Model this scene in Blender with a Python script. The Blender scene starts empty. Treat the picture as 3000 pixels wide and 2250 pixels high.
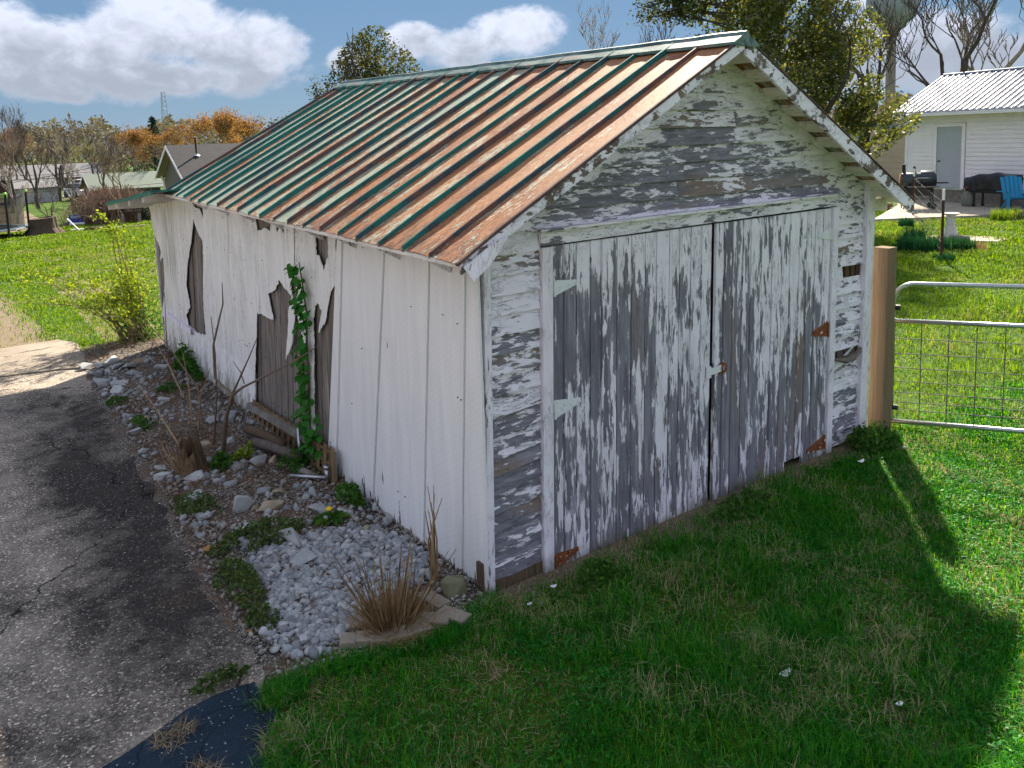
import bpy, bmesh, math, random
import numpy as np
from mathutils import Vector, Matrix, Euler
from mathutils.geometry import tessellate_polygon

R = math.radians
random.seed(11)
rng = np.random.default_rng(11)
scene = bpy.context.scene
COL = scene.collection

# ---------------------------------------------------------------- camera
cam_d = bpy.data.cameras.new('camera')
cam_d.sensor_width = 36.0
cam_d.lens = 28.664
cam_d.shift_y = -0.1389
cam_d.clip_start = 0.05
cam_d.clip_end = 2000.0
cam = bpy.data.objects.new('camera', cam_d)
COL.objects.link(cam)
PITCH, ROLL, YAW = R(7.192), R(-1.849), R(35.605)
fw = Vector((math.sin(YAW) * math.cos(PITCH), math.cos(YAW) * math.cos(PITCH), -math.sin(PITCH)))
rt = Vector((math.cos(YAW), -math.sin(YAW), 0.0))
up = rt.cross(fw)
r2 = rt * math.cos(ROLL) + up * math.sin(ROLL)
u2 = -rt * math.sin(ROLL) + up * math.cos(ROLL)
cam.matrix_world = Matrix(((r2.x, u2.x, -fw.x, -2.510), (r2.y, u2.y, -fw.y, -3.887), (r2.z, u2.z, -fw.z, 2.717), (0, 0, 0, 1)))
scene.camera = cam

# ---------------------------------------------------------------- light
SUN_EL = R(36.3)
SUN_AZ = math.atan2(0.767, 0.641)                    # from +Y towards +X
sun_dir = Vector((math.sin(SUN_AZ) * math.cos(SUN_EL), math.cos(SUN_AZ) * math.cos(SUN_EL), math.sin(SUN_EL)))
sun_d = bpy.data.lights.new('sun', 'SUN')
sun_d.energy = 2.9
sun_d.angle = R(1.2)
sun_d.color = (1.0, 0.91, 0.74)
sun = bpy.data.objects.new('sun', sun_d)
sun.rotation_euler = sun_dir.to_track_quat('Z', 'Y').to_euler()
COL.objects.link(sun)
scene.view_settings.view_transform = 'Standard'
scene.view_settings.look = 'None'
scene.view_settings.gamma = 1.0
scene.view_settings.exposure = 2.38
scene.view_settings.use_curve_mapping = False
scene.cycles.max_bounces = 4
scene.cycles.diffuse_bounces = 3
scene.cycles.glossy_bounces = 2
scene.cycles.transmission_bounces = 4
scene.cycles.transparent_max_bounces = 6
scene.cycles.use_denoising = True
scene.cycles.use_adaptive_sampling = True
scene.cycles.adaptive_threshold = 0.03


# ---------------------------------------------------------------- node helper
class Nodes:
    def __init__(self, nt):
        self.nt = nt

    def new(self, t, **kw):
        n = self.nt.nodes.new(t)
        for k, v in kw.items():
            setattr(n, k, v)
        return n

    def put(self, sock, v):
        if isinstance(v, bpy.types.NodeSocket):
            self.nt.links.new(v, sock)
        elif v is not None:
            if sock.type == 'RGBA' and len(v) == 3:
                v = (*v, 1.0)
            sock.default_value = v

    def math(self, op, a, b=0.0, c=None, clamp=False):
        n = self.new('ShaderNodeMath', operation=op, use_clamp=clamp)
        self.put(n.inputs[0], a)
        self.put(n.inputs[1], b)
        if c is not None:
            self.put(n.inputs[2], c)
        return n.outputs[0]

    def vmath(self, op, a, b=None, scale=None):
        n = self.new('ShaderNodeVectorMath', operation=op)
        self.put(n.inputs[0], a)
        if b is not None:
            self.put(n.inputs[1], b)
        if scale is not None:
            self.put(n.inputs['Scale'], scale)
        return n.outputs['Value'] if op in ('DOT_PRODUCT', 'LENGTH', 'DISTANCE') else n.outputs[0]

    def pos(self):
        return self.new('ShaderNodeNewGeometry').outputs['Position']

    def island(self):
        return self.new('ShaderNodeNewGeometry').outputs['Random Per Island']

    def objrand(self):
        return self.new('ShaderNodeObjectInfo').outputs['Random']

    def sep(self, v):
        n = self.new('ShaderNodeSeparateXYZ')
        self.put(n.inputs[0], v)
        return n.outputs

    def comb(self, x, y, z):
        n = self.new('ShaderNodeCombineXYZ')
        for s, v in zip(n.inputs, (x, y, z)):
            self.put(s, v)
        return n.outputs[0]

    def noise(self, vec, scale, detail=4.0, rough=0.55, dist=0.0):
        n = self.new('ShaderNodeTexNoise')
        self.put(n.inputs['Vector'], vec)
        n.inputs['Scale'].default_value = scale
        n.inputs['Detail'].default_value = detail
        n.inputs['Roughness'].default_value = rough
        n.inputs['Distortion'].default_value = dist
        return n.outputs['Fac']

    def vor(self, vec, scale, feature='F1', out='Distance', rand=1.0):
        n = self.new('ShaderNodeTexVoronoi', feature=feature)
        self.put(n.inputs['Vector'], vec)
        n.inputs['Scale'].default_value = scale
        n.inputs['Randomness'].default_value = rand
        return n.outputs[out]

    def rng(self, v, a, b, c=0.0, d=1.0, smooth=False):
        n = self.new('ShaderNodeMapRange', interpolation_type='SMOOTHSTEP' if smooth else 'LINEAR')
        self.put(n.inputs[0], v)
        for i, x in enumerate((a, b, c, d)):
            self.put(n.inputs[i + 1], x)
        return n.outputs[0]

    def mix(self, f, a, b, blend='MIX'):
        n = self.new('ShaderNodeMix', data_type='RGBA', blend_type=blend)
        self.put(n.inputs[0], f)
        self.put(n.inputs[6], a)
        self.put(n.inputs[7], b)
        return n.outputs[2]

    def ramp(self, f, stops):
        n = self.new('ShaderNodeValToRGB')
        self.put(n.inputs[0], f)
        cr = n.color_ramp
        while len(cr.elements) < len(stops):
            cr.elements.new(0.5)
        for e, (p, c) in zip(cr.elements, stops):
            e.position = p
            e.color = (*c, 1.0)
        return n.outputs[0]

    def bump(self, h, strength=0.5, dist=0.01):
        n = self.new('ShaderNodeBump')
        n.inputs['Strength'].default_value = strength
        n.inputs['Distance'].default_value = dist
        self.put(n.inputs['Height'], h)
        return n.outputs[0]


class Mat(Nodes):
    def __init__(self, name):
        self.m = bpy.data.materials.new(name)
        self.m.use_nodes = True
        super().__init__(self.m.node_tree)
        self.b = self.nt.nodes['Principled BSDF']
        self.out = self.nt.nodes['Material Output']

    def done(self, color, rough=0.8, metal=0.0, bump=None, spec=0.3):
        self.put(self.b.inputs['Base Color'], color)
        self.put(self.b.inputs['Roughness'], rough)
        self.put(self.b.inputs['Metallic'], metal)
        self.b.inputs['Specular IOR Level'].default_value = spec
        if bump is not None:
            self.put(self.b.inputs['Normal'], bump)
        return self.m


def plain(name, color, rough=0.7, metal=0.0, var=0.12, scale=9.0, spec=0.3):
    m = Mat(name)
    n = m.noise(m.pos(), scale, 5)
    c = m.mix(m.rng(n, 0.3, 0.7), [x * (1 - var) for x in color], [min(1, x * (1 + var)) for x in color])
    return m.done(c, rough, metal, m.bump(n, 0.25, 0.01), spec)


# ---------------------------------------------------------------- sky
world = bpy.data.worlds.new('World')
scene.world = world
world.use_nodes = True
W = Nodes(world.node_tree)
bg = world.node_tree.nodes['Background']
sky = W.new('ShaderNodeTexSky', sky_type='NISHITA', sun_disc=False)
sky.sun_elevation = SUN_EL
sky.sun_rotation = SUN_AZ
sky.altitude = 900.0
sky.air_density = 1.0
sky.dust_density = 0.15
sky.ozone_density = 2.0
dirv = W.new('ShaderNodeTexCoord').outputs['Generated']
dx, dy, dz = W.sep(dirv)
az = W.math('MULTIPLY', W.math('ARCTAN2', dx, dy), 57.29578)
el = W.math('MULTIPLY', W.math('ARCSINE', dz), 57.29578)
# the cumulus banks that stand over the yard: az, el, half-widths in degrees
banks = [(-4.0, 6.2, 8.0, 2.6), (4.0, 6.3, 4.5, 2.7), (8.5, 6.4, 4.0, 2.3), (13.0, 7.6, 4.6, 3.0), (18.0, 6.7, 4.0, 2.5), (10.0, 4.6, 12.0, 1.6), (29.6, 6.8, 2.2, 1.2),
         (32.5, 6.2, 3.0, 1.5), (36.5, 7.0, 3.2, 1.9), (42.0, 12.2, 9.0, 1.8), (33.0, 12.6, 4.0, 0.7), (55.0, 10.5, 8.0, 3.0), (61.0, 4.5, 8.0, 2.6), (25.0, 5.6, 1.4, 0.9),
         (16.8, 12.6, 2.6, 0.5), (-21.0, 8.0, 9.0, 4.0), (84.0, 8.0, 11.0, 4.5)]
blob = None
for (a, e, ra, re) in banks:
    u = W.math('DIVIDE', W.math('SUBTRACT', az, a), ra)
    v = W.math('DIVIDE', W.math('SUBTRACT', el, e), re)
    q = W.math('SUBTRACT', 1.0, W.math('ADD', W.math('MULTIPLY', u, u), W.math('MULTIPLY', v, v)))
    blob = q if blob is None else W.math('SMOOTH_MAX', blob, q, 0.35)
blob = W.math('MAXIMUM', blob, -1.2)
uv = W.comb(W.math('MULTIPLY', az, 0.1), W.math('MULTIPLY', el, 0.14), 0.0)
puff = W.noise(uv, 3.0, 8, 0.6, 0.2)
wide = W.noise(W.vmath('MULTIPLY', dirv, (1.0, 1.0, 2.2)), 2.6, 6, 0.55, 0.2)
fill_clouds = W.math('MULTIPLY', W.math('SUBTRACT', wide, 0.36), 3.0)
# unseen clouds added over the rest of the dome, fuller, to brighten the walls
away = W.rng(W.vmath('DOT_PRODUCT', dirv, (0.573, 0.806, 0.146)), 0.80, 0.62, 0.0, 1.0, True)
field = W.math('ADD', W.math('MULTIPLY', blob, W.math('SUBTRACT', 1.0, away)), W.math('MULTIPLY', fill_clouds, away))
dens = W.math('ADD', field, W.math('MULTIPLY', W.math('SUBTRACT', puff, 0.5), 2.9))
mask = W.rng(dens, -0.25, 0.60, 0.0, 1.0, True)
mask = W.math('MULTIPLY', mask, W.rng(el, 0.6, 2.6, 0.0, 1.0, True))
# cumulus: pale sunlit heads over flat grey bases
lump = W.noise(uv, 4.2, 6, 0.6, 0.3)
head = W.rng(W.math('ADD', el, W.math('MULTIPLY', W.math('SUBTRACT', lump, 0.5), 9.0)), 3.6, 9.4, 0.0, 1.0, True)
head = W.math('SUBTRACT', head, W.math('MULTIPLY', W.rng(el, 10.5, 14.0), 0.35))
head = W.math('ADD', head, W.math('MULTIPLY', W.rng(dens, 0.7, 0.1), 0.25), clamp=True)
ccol = W.mix(head, (0.56, 0.63, 0.76), (1.08, 1.16, 1.38))
blue = W.mix(0.975, sky.outputs[0], W.mix(W.rng(el, 0.0, 40.0), (0.19, 0.34, 0.55), (0.11, 0.27, 0.54)))
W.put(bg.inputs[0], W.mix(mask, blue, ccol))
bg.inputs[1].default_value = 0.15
world.cycles.sampling_method = 'MANUAL'
world.cycles.sample_map_resolution = 256


# ---------------------------------------------------------------- mesh helpers
def mesh_obj(name, verts, faces, mat=None, parent=None, smooth=False, loc=None):
    """one mesh object; verts in world space, its origin at its parent's (or at loc)"""
    base = Vector(loc) if loc is not None else (parent_loc(parent) if parent else Vector((0, 0, 0)))
    me = bpy.data.meshes.new(name)
    b = tuple(base)
    me.from_pydata([(v[0] - b[0], v[1] - b[1], v[2] - b[2]) for v in verts], [], faces)
    if smooth:
        me.polygons.foreach_set('use_smooth', [True] * len(me.polygons))
    me.update()
    o = bpy.data.objects.new(name, me)
    COL.objects.link(o)
    if mat:
        me.materials.append(mat)
    if parent:
        o.parent = parent
        o.location = base - parent_loc(parent)
    else:
        o.location = base
    return o


def parent_loc(o):
    v = Vector(o.location)
    while o.parent:
        o = o.parent
        v += Vector(o.location)
    return v


def mesh_np(name, V, sizes, idx, mat=None, parent=None, loc=(0, 0, 0), smooth=False):
    """big meshes: V (n,3) world, sizes per polygon, idx flat loop indices"""
    V = np.asarray(V, np.float32) - np.asarray(loc, np.float32)
    me = bpy.data.meshes.new(name)
    me.vertices.add(len(V))
    me.vertices.foreach_set('co', V.ravel())
    me.loops.add(len(idx))
    me.loops.foreach_set('vertex_index', np.asarray(idx, np.int32))
    me.polygons.add(len(sizes))
    st = np.concatenate([[0], np.cumsum(sizes)[:-1]]).astype(np.int32)
    me.polygons.foreach_set('loop_start', st)
    if smooth:
        me.polygons.foreach_set('use_smooth', np.ones(len(sizes), bool))
    me.update(calc_edges=True)
    if mat:
        me.materials.append(mat)
    o = bpy.data.objects.new(name, me)
    COL.objects.link(o)
    o.location = loc
    if parent:
        o.parent = parent
        o.location = Vector(loc) - parent_loc(parent)
    return o


def thing(name, label, cat, loc=(0, 0, 0), group=None, rz=0.0):
    o = bpy.data.objects.new(name, None)
    o.empty_display_size = 0.1
    o.location = loc
    o.rotation_euler = (0, 0, rz)
    COL.objects.link(o)
    return tag(o, label, cat, group)


def tag(o, label, cat, group=None):
    o['label'] = label
    o['category'] = cat
    if group:
        o['group'] = group
    return o


def kind(o, k, label=None):
    o['kind'] = k
    if label:
        o['label'] = label
    return o


class MB:
    """collects shapes for ONE part"""
    def __init__(self):
        self.v, self.f = [], []

    def add(self, vs, fs):
        n = len(self.v)
        self.v += [tuple(p) for p in vs]
        self.f += [tuple(i + n for i in q) for q in fs]
        return self

    def box(self, c, s, rot=None, taper=1.0):
        x, y, z = s[0] / 2, s[1] / 2, s[2] / 2
        pts = [Vector((a * x * (taper if d > 0 else 1), b * y * (taper if d > 0 else 1), d * z)) for d in (-1, 1) for a, b in ((-1, -1), (1, -1), (1, 1), (-1, 1))]
        if rot is not None:
            m = Euler(rot).to_matrix() if not isinstance(rot, Matrix) else rot
            pts = [m @ p for p in pts]
        c = Vector(c)
        return self.add([p + c for p in pts], [(3, 2, 1, 0), (4, 5, 6, 7), (0, 1, 5, 4), (1, 2, 6, 5), (2, 3, 7, 6), (3, 0, 4, 7)])

    def hexa(self, b4, t4):
        """eight corners: b4 bottom loop, t4 top loop"""
        return self.add(list(b4) + list(t4), [(3, 2, 1, 0), (4, 5, 6, 7), (0, 1, 5, 4), (1, 2, 6, 5), (2, 3, 7, 6), (3, 0, 4, 7)])

    def tube(self, pts, rad, n=6, cap=True):
        pts = [Vector(p) for p in pts]
        if not hasattr(rad, '__len__'):
            rad = [rad] * len(pts)
        rings = []
        ref = None
        for i, p in enumerate(pts):
            d = (pts[min(i + 1, len(pts) - 1)] - pts[max(i - 1, 0)]).normalized()
            if ref is None:
                ref = d.orthogonal().normalized()
            a = (ref - d * ref.dot(d))
            if a.length < 1e-5:
                a = d.orthogonal()
            a.normalize()
            ref = a
            b = d.cross(a)
            rings.append([p + (a * math.cos(2 * math.pi * k / n) + b * math.sin(2 * math.pi * k / n)) * rad[i] for k in range(n)])
        vs = [q for r_ in rings for q in r_]
        fs = []
        for i in range(len(pts) - 1):
            for k in range(n):
                k2 = (k + 1) % n
                fs.append((i * n + k, i * n + k2, (i + 1) * n + k2, (i + 1) * n + k))
        if cap:
            fs.append(tuple(range(n - 1, -1, -1)))
            fs.append(tuple((len(pts) - 1) * n + k for k in range(n)))
        return self.add(vs, fs)

    def lathe(self, c, prof, n=20, axis='z'):
        vs, fs = [], []
        for (r_, z) in prof:
            for k in range(n):
                t = 2 * math.pi * k / n
                p = (r_ * math.cos(t), r_ * math.sin(t), z)
                if axis == 'x':
                    p = (p[2], p[0], p[1])
                elif axis == 'y':
                    p = (p[0], p[2], p[1])
                vs.append((c[0] + p[0], c[1] + p[1], c[2] + p[2]))
        for i in range(len(prof) - 1):
            for k in range(n):
                fs.append((i * n + k, i * n + (k + 1) % n, (i + 1) * n + (k + 1) % n, (i + 1) * n + k))
        fs.append(tuple(range(n - 1, -1, -1)))
        fs.append(tuple((len(prof) - 1) * n + k for k in range(n)))
        return self.add(vs, fs)

    def slab(self, poly, holes, place, thick):
        """polygon (with holes) in 2D, place(u, v, d) -> 3D, extruded by thick"""
        loops = [poly] + list(holes)
        flat = [p for l in loops for p in l]
        tris = tessellate_polygon([[Vector((p[0], p[1], 0)) for p in l] for l in loops])
        n = len(flat)
        vs = [place(p[0], p[1], 0.0) for p in flat] + [place(p[0], p[1], thick) for p in flat]
        fs = [tuple(t) for t in tris] + [tuple(i + n for i in reversed(t)) for t in tris]
        s = 0
        for l in loops:
            m = len(l)
            for i in range(m):
                a, b = s + i, s + (i + 1) % m
                fs.append((a, b, b + n, a + n))
            s += m
        return self.add(vs, fs)

    def build(self, name, mat, parent=None, smooth=False, loc=None, fixn=False):
        o = mesh_obj(name, self.v, self.f, mat, parent, smooth, loc)
        if fixn:
            bm = bmesh.new()
            bm.from_mesh(o.data)
            bmesh.ops.recalc_face_normals(bm, faces=bm.faces)
            bm.to_mesh(o.data)
            bm.free()
        return o


def copy_tree(o, parent=None):
    c = o.copy()
    COL.objects.link(c)
    c.parent = parent
    for ch in list(o.children):
        copy_tree(ch, c)
    return c


def jag(poly, step=0.05, amp=0.012, seed=0):
    """roughen the outline of a torn edge"""
    rr = random.Random(seed)
    out = []
    for i, p in enumerate(poly):
        q = poly[(i + 1) % len(poly)]
        L = math.hypot(q[0] - p[0], q[1] - p[1])
        n = max(1, int(L / step))
        for k in range(n):
            t = k / n
            a = amp * (0.35 if k == 0 else 1.0)
            out.append((p[0] + (q[0] - p[0]) * t + rr.uniform(-a, a), p[1] + (q[1] - p[1]) * t + rr.uniform(-a, a)))
    return out


# ---------------------------------------------------------------- materials
def wood_color(m, p, stretch, a, b, c, seed=0.0):
    g = m.noise(m.vmath('MULTIPLY', p, tuple(s if s > 0.6 else s * 0.5 for s in stretch)), 42.0, 6, 0.7, 0.4)
    w = m.noise(m.vmath('MULTIPLY', p, tuple(s * 0.25 + 0.3 for s in stretch)), 3.0, 3)
    col = m.ramp(g, [(0.28, a), (0.5, b), (0.72, c)])
    return m.mix(m.rng(w, 0.35, 0.75, 0.0, 0.45), col, tuple(x * 0.55 for x in a)), g


def peel(name, stretch, level, bias=None, paint=(0.90, 0.84, 0.93), wood=((0.125, 0.118, 0.145), (0.25, 0.238, 0.285), (0.40, 0.385, 0.44)), big=2.4, det=11.0, tint=(0.27, 0.19, 0.145)):
    """paint that has flaked off weathered boards, flakes drawn out along the grain"""
    m = Mat(name)
    p0 = m.pos()
    p = m.vmath('ADD', p0, m.vmath('SCALE', (37.0, 19.0, 53.0), scale=m.objrand()))
    big_n = m.noise(m.vmath('MULTIPLY', p0, tuple(s ** 0.5 for s in stretch)), big, 3, 0.5)
    det_n = m.noise(m.vmath('MULTIPLY', p, stretch), det, 4, 0.6, 0.5)
    fine_n = m.noise(m.vmath('MULTIPLY', p, tuple(s * 0.6 + 0.4 * s ** 0.7 for s in stretch)), det * 2.9, 5, 0.62, 0.3)
    f = m.math('ADD', m.math('ADD', m.math('MULTIPLY', big_n, 0.22), m.math('MULTIPLY', det_n, 0.44)), m.math('MULTIPLY', fine_n, 0.40))
    f = m.math('ADD', f, m.math('MULTIPLY', m.math('SUBTRACT', m.objrand(), 0.5), 0.06))
    if bias is not None:
        f = m.math('ADD', f, bias(m, *m.sep(p0)))
    on = m.rng(f, level - 0.006, level + 0.006)
    wc, g = wood_color(m, p, stretch, *wood)
    tn = m.noise(m.vmath('MULTIPLY', p, stretch), 2.6, 3)
    wc = m.mix(m.rng(tn, 0.57, 0.66, 0.0, 0.75), wc, tint)
    # hairline cracks that follow the grain, and a little grime
    ck = m.noise(m.vmath('MULTIPLY', p, stretch), 19.0, 5, 0.7, 1.2)
    crack = m.rng(m.math('ABSOLUTE', m.math('SUBTRACT', ck, 0.5)), 0.0, 0.018, 1.0, 0.0)
    crack = m.math('MULTIPLY', crack, m.rng(m.noise(p, 3.1, 3), 0.36, 0.55))
    dirt = m.noise(p, 5.0, 5, 0.6)
    pc = m.mix(m.rng(dirt, 0.4, 0.75, 0.0, 0.4), paint, tuple(x * y for x, y in zip(paint, (0.76, 0.75, 0.74))))
    pc = m.mix(m.math('MULTIPLY', crack, 0.7), pc, (0.16, 0.16, 0.17))
    # old undercoat left along the flake edges
    rim = m.rng(f, level - 0.035, level - 0.004, 0.0, 0.5)
    wc = m.mix(m.math('MULTIPLY', rim, m.rng(dirt, 0.45, 0.6)), wc, (0.42, 0.42, 0.43))
    col = m.mix(on, wc, pc)
    # splash dirt and rot at the very foot
    foot = m.math('ADD', m.rng(m.sep(p0)[2], -0.06, 0.20, 1.0, 0.0), m.math('MULTIPLY', m.math('SUBTRACT', dirt, 0.5), 1.2))
    col = m.mix(m.rng(foot, 0.35, 0.95, 0.0, 0.8), col, (0.15, 0.125, 0.085))
    h = m.math('ADD', m.math('MULTIPLY', on, 0.7), m.math('ADD', m.math('MULTIPLY', g, 0.35), m.math('MULTIPLY', crack, -0.5)))
    return m.done(col, m.rng(on, 0, 1, 0.9, 0.62), 0.0, m.bump(h, 0.8, 0.006), 0.25)


def door_left_bias(m, x, y, z):
    top = m.rng(z, 1.55, 2.05, 0.0, 0.10)
    low = m.rng(z, 0.0, 0.4, 0.02, 0.0)
    mid = m.rng(m.math('ABSOLUTE', m.math('SUBTRACT', x, 1.62)), 0.0, 0.3, 0.035, 0.0)
    return m.math('ADD', m.math('ADD', top, low), m.math('SUBTRACT', mid, 0.015))


def door_right_bias(m, x, y, z):
    return m.math('ADD', m.rng(z, 0.6, 2.0, -0.02, 0.055), m.rng(x, 2.2, 3.3, -0.01, 0.03))


def siding_bias(m, x, y, z):
    gable = m.math('GREATER_THAN', z, 2.2)
    roofgap = m.math('SUBTRACT', m.math('SUBTRACT', 3.34, m.math('MULTIPLY', m.math('ABSOLUTE', m.math('SUBTRACT', x, 1.95)), 0.55)), z)
    gb = m.rng(roofgap, 0.08, 0.45, 0.085, -0.022)
    right = m.math('GREATER_THAN', x, 2.0)
    sl = m.rng(z, 0.9, 1.9, -0.035, 0.05)
    sr = m.rng(z, 0.5, 2.0, 0.0, 0.03)
    st = m.rng(right, 0, 1, sl, sr)
    return m.rng(gable, 0, 1, st, gb)


MAT = {}
MAT['door_left'] = peel('peeling_door_paint', (1.0, 1.0, 0.13), 0.545, door_left_bias)
MAT['door_right'] = peel('peeling_door_paint_right', (1.0, 1.0, 0.13), 0.55, door_right_bias)
MAT['siding'] = peel('peeling_siding_paint', (0.22, 0.5, 1.0), 0.525, siding_bias, big=2.0, det=13.0)
MAT['trim'] = peel('peeling_trim_paint', (1.0, 1.0, 0.2), 0.45, None)
MAT['header'] = peel('peeling_header_paint', (0.2, 1.0, 1.0), 0.49, None, paint=(0.86, 0.81, 0.86))
MAT['rake'] = peel('peeling_rake_paint', (0.4, 0.4, 0.6), 0.50, None, wood=((0.10, 0.07, 0.055), (0.19, 0.145, 0.12), (0.30, 0.25, 0.22)))
MAT['soffit'] = peel('soffit_paint', (1.0, 0.2, 1.0), 0.40, None, paint=(0.82, 0.745, 0.70))


def wall_sheet():
    m = Mat('white_wall_sheet')
    p = m.pos()
    x, y, z = m.sep(p)
    s = m.noise(m.vmath('MULTIPLY', p, (1, 2.2, 0.25)), 5.0, 6, 0.6)
    c = m.mix(m.rng(s, 0.35, 0.7, 0.0, 1.0), (0.90, 0.875, 0.88), (0.74, 0.715, 0.71))
    # grey weather streaks, splash dirt and mildew rising from the ground
    st = m.noise(m.vmath('MULTIPLY', p, (1, 5.0, 0.35)), 5.5, 5, 0.65)
    zone = m.math('MULTIPLY', m.rng(m.math('ABSOLUTE', m.math('SUBTRACT', y, 7.15)), 0.2, 0.45, 1.0, 0.0), m.rng(z, 0.8, 1.3, 0.2, 1.0))
    c = m.mix(m.math('MULTIPLY', zone, m.rng(st, 0.42, 0.6, 0.0, 0.75)), c, (0.27, 0.26, 0.23))
    low = m.math('ADD', m.rng(z, 0.0, 0.62, 1.0, 0.0), m.math('MULTIPLY', m.math('SUBTRACT', s, 0.5), 2.0))
    c = m.mix(m.rng(low, 0.5, 0.95, 0.0, 0.85), c, (0.17, 0.15, 0.095))
    c = m.mix(m.rng(st, 0.56, 0.70, 0.0, 0.6), c, (0.45, 0.42, 0.40))
    slit = m.noise(m.vmath('MULTIPLY', p, (1, 9.0, 0.8)), 4.0, 4, 0.6)
    c = m.mix(m.rng(slit, 0.705, 0.715, 0.0, 0.9), c, (0.06, 0.05, 0.045))
    ck = m.noise(m.vmath('MULTIPLY', p, (1, 2.0, 0.3)), 6.0, 5, 0.7, 1.0)
    crack = m.math('MULTIPLY', m.rng(m.math('ABSOLUTE', m.math('SUBTRACT', ck, 0.5)), 0.0, 0.012, 1.0, 0.0), m.rng(m.noise(p, 1.7, 3), 0.44, 0.56))
    c = m.mix(m.math('MULTIPLY', crack, 0.85), c, (0.20, 0.18, 0.17))
    return m.done(c, 0.6, 0.0, m.bump(m.math('ADD', s, m.noise(p, 2.2, 3)), 0.35, 0.02), 0.3)


def board_paint():
    m = Mat('white_board_paint')
    p = m.pos()
    q = m.vmath('ADD', p, m.vmath('SCALE', (3.0, 11.0, 7.0), scale=m.objrand()))
    x, y, z = m.sep(p)
    # faint saw marks under the paint
    saw = m.math('SINE', m.math('ADD', m.math('MULTIPLY', z, 160.0), m.math('MULTIPLY', y, 95.0)))
    s = m.noise(m.vmath('MULTIPLY', q, (1, 2, 0.2)), 6.0, 6, 0.6)
    c = m.mix(m.rng(s, 0.3, 0.72), (0.90, 0.875, 0.885), (0.78, 0.755, 0.765))
    c = m.mix(m.math('MULTIPLY', m.rng(saw, -1, 1, 0, 0.05), 1.0), c, (0.45, 0.42, 0.42))
    f = m.math('ADD', m.noise(m.vmath('MULTIPLY', q, (1, 1.3, 0.22)), 9.0, 6, 0.65), m.rng(z, 0.02, 0.35, 0.13, -0.07))
    bare = m.rng(f, 0.655, 0.667)
    wc, g = wood_color(m, q, (1, 1, 0.1), (0.075, 0.05, 0.035), (0.16, 0.11, 0.085), (0.25, 0.19, 0.155))
    c = m.mix(bare, c, wc)
    damp = m.math('ADD', m.rng(z, -0.04, 0.12, 1.0, 0.0), m.math('SUBTRACT', s, 0.6))
    c = m.mix(m.rng(damp, 0.35, 0.9, 0.0, 0.75), c, (0.16, 0.125, 0.065))
    return m.done(c, 0.65, 0.0, m.bump(m.math('ADD', s, m.math('MULTIPLY', saw, 0.03)), 0.35, 0.008), 0.3)


def weathered(name, a, b, c_, stretch=(1, 1, 0.09)):
    m = Mat(name)
    p = m.pos()
    q = m.vmath('ADD', p, m.vmath('SCALE', (13.0, 31.0, 7.0), scale=m.objrand()))
    wc, g = wood_color(m, q, stretch, a, b, c_)
    wc = m.mix(m.rng(m.objrand(), 0.0, 1.0, 0.0, 0.6), wc, (0.13, 0.09, 0.07))
    return m.done(wc, 0.9, 0.0, m.bump(g, 0.7, 0.006), 0.15)


MAT['sheet'] = wall_sheet()
MAT['board'] = board_paint()
MAT['plank'] = weathered('weathered_plank', (0.085, 0.068, 0.060), (0.26, 0.22, 0.20), (0.46, 0.41, 0.385))
MAT['rotten'] = weathered('rotten_wood', (0.05, 0.032, 0.018), (0.12, 0.08, 0.045), (0.22, 0.165, 0.10))
MAT['dark_wood'] = weathered('dark_wood', (0.010, 0.008, 0.007), (0.02, 0.016, 0.014), (0.035, 0.028, 0.024))
MAT['post'] = weathered('treated_post_wood', (0.20, 0.135, 0.065), (0.36, 0.255, 0.135), (0.47, 0.36, 0.21))
MAT['lumber'] = weathered('grey_lumber', (0.11, 0.10, 0.09), (0.24, 0.215, 0.19), (0.38, 0.35, 0.31), (0.3, 0.3, 0.3))


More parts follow.
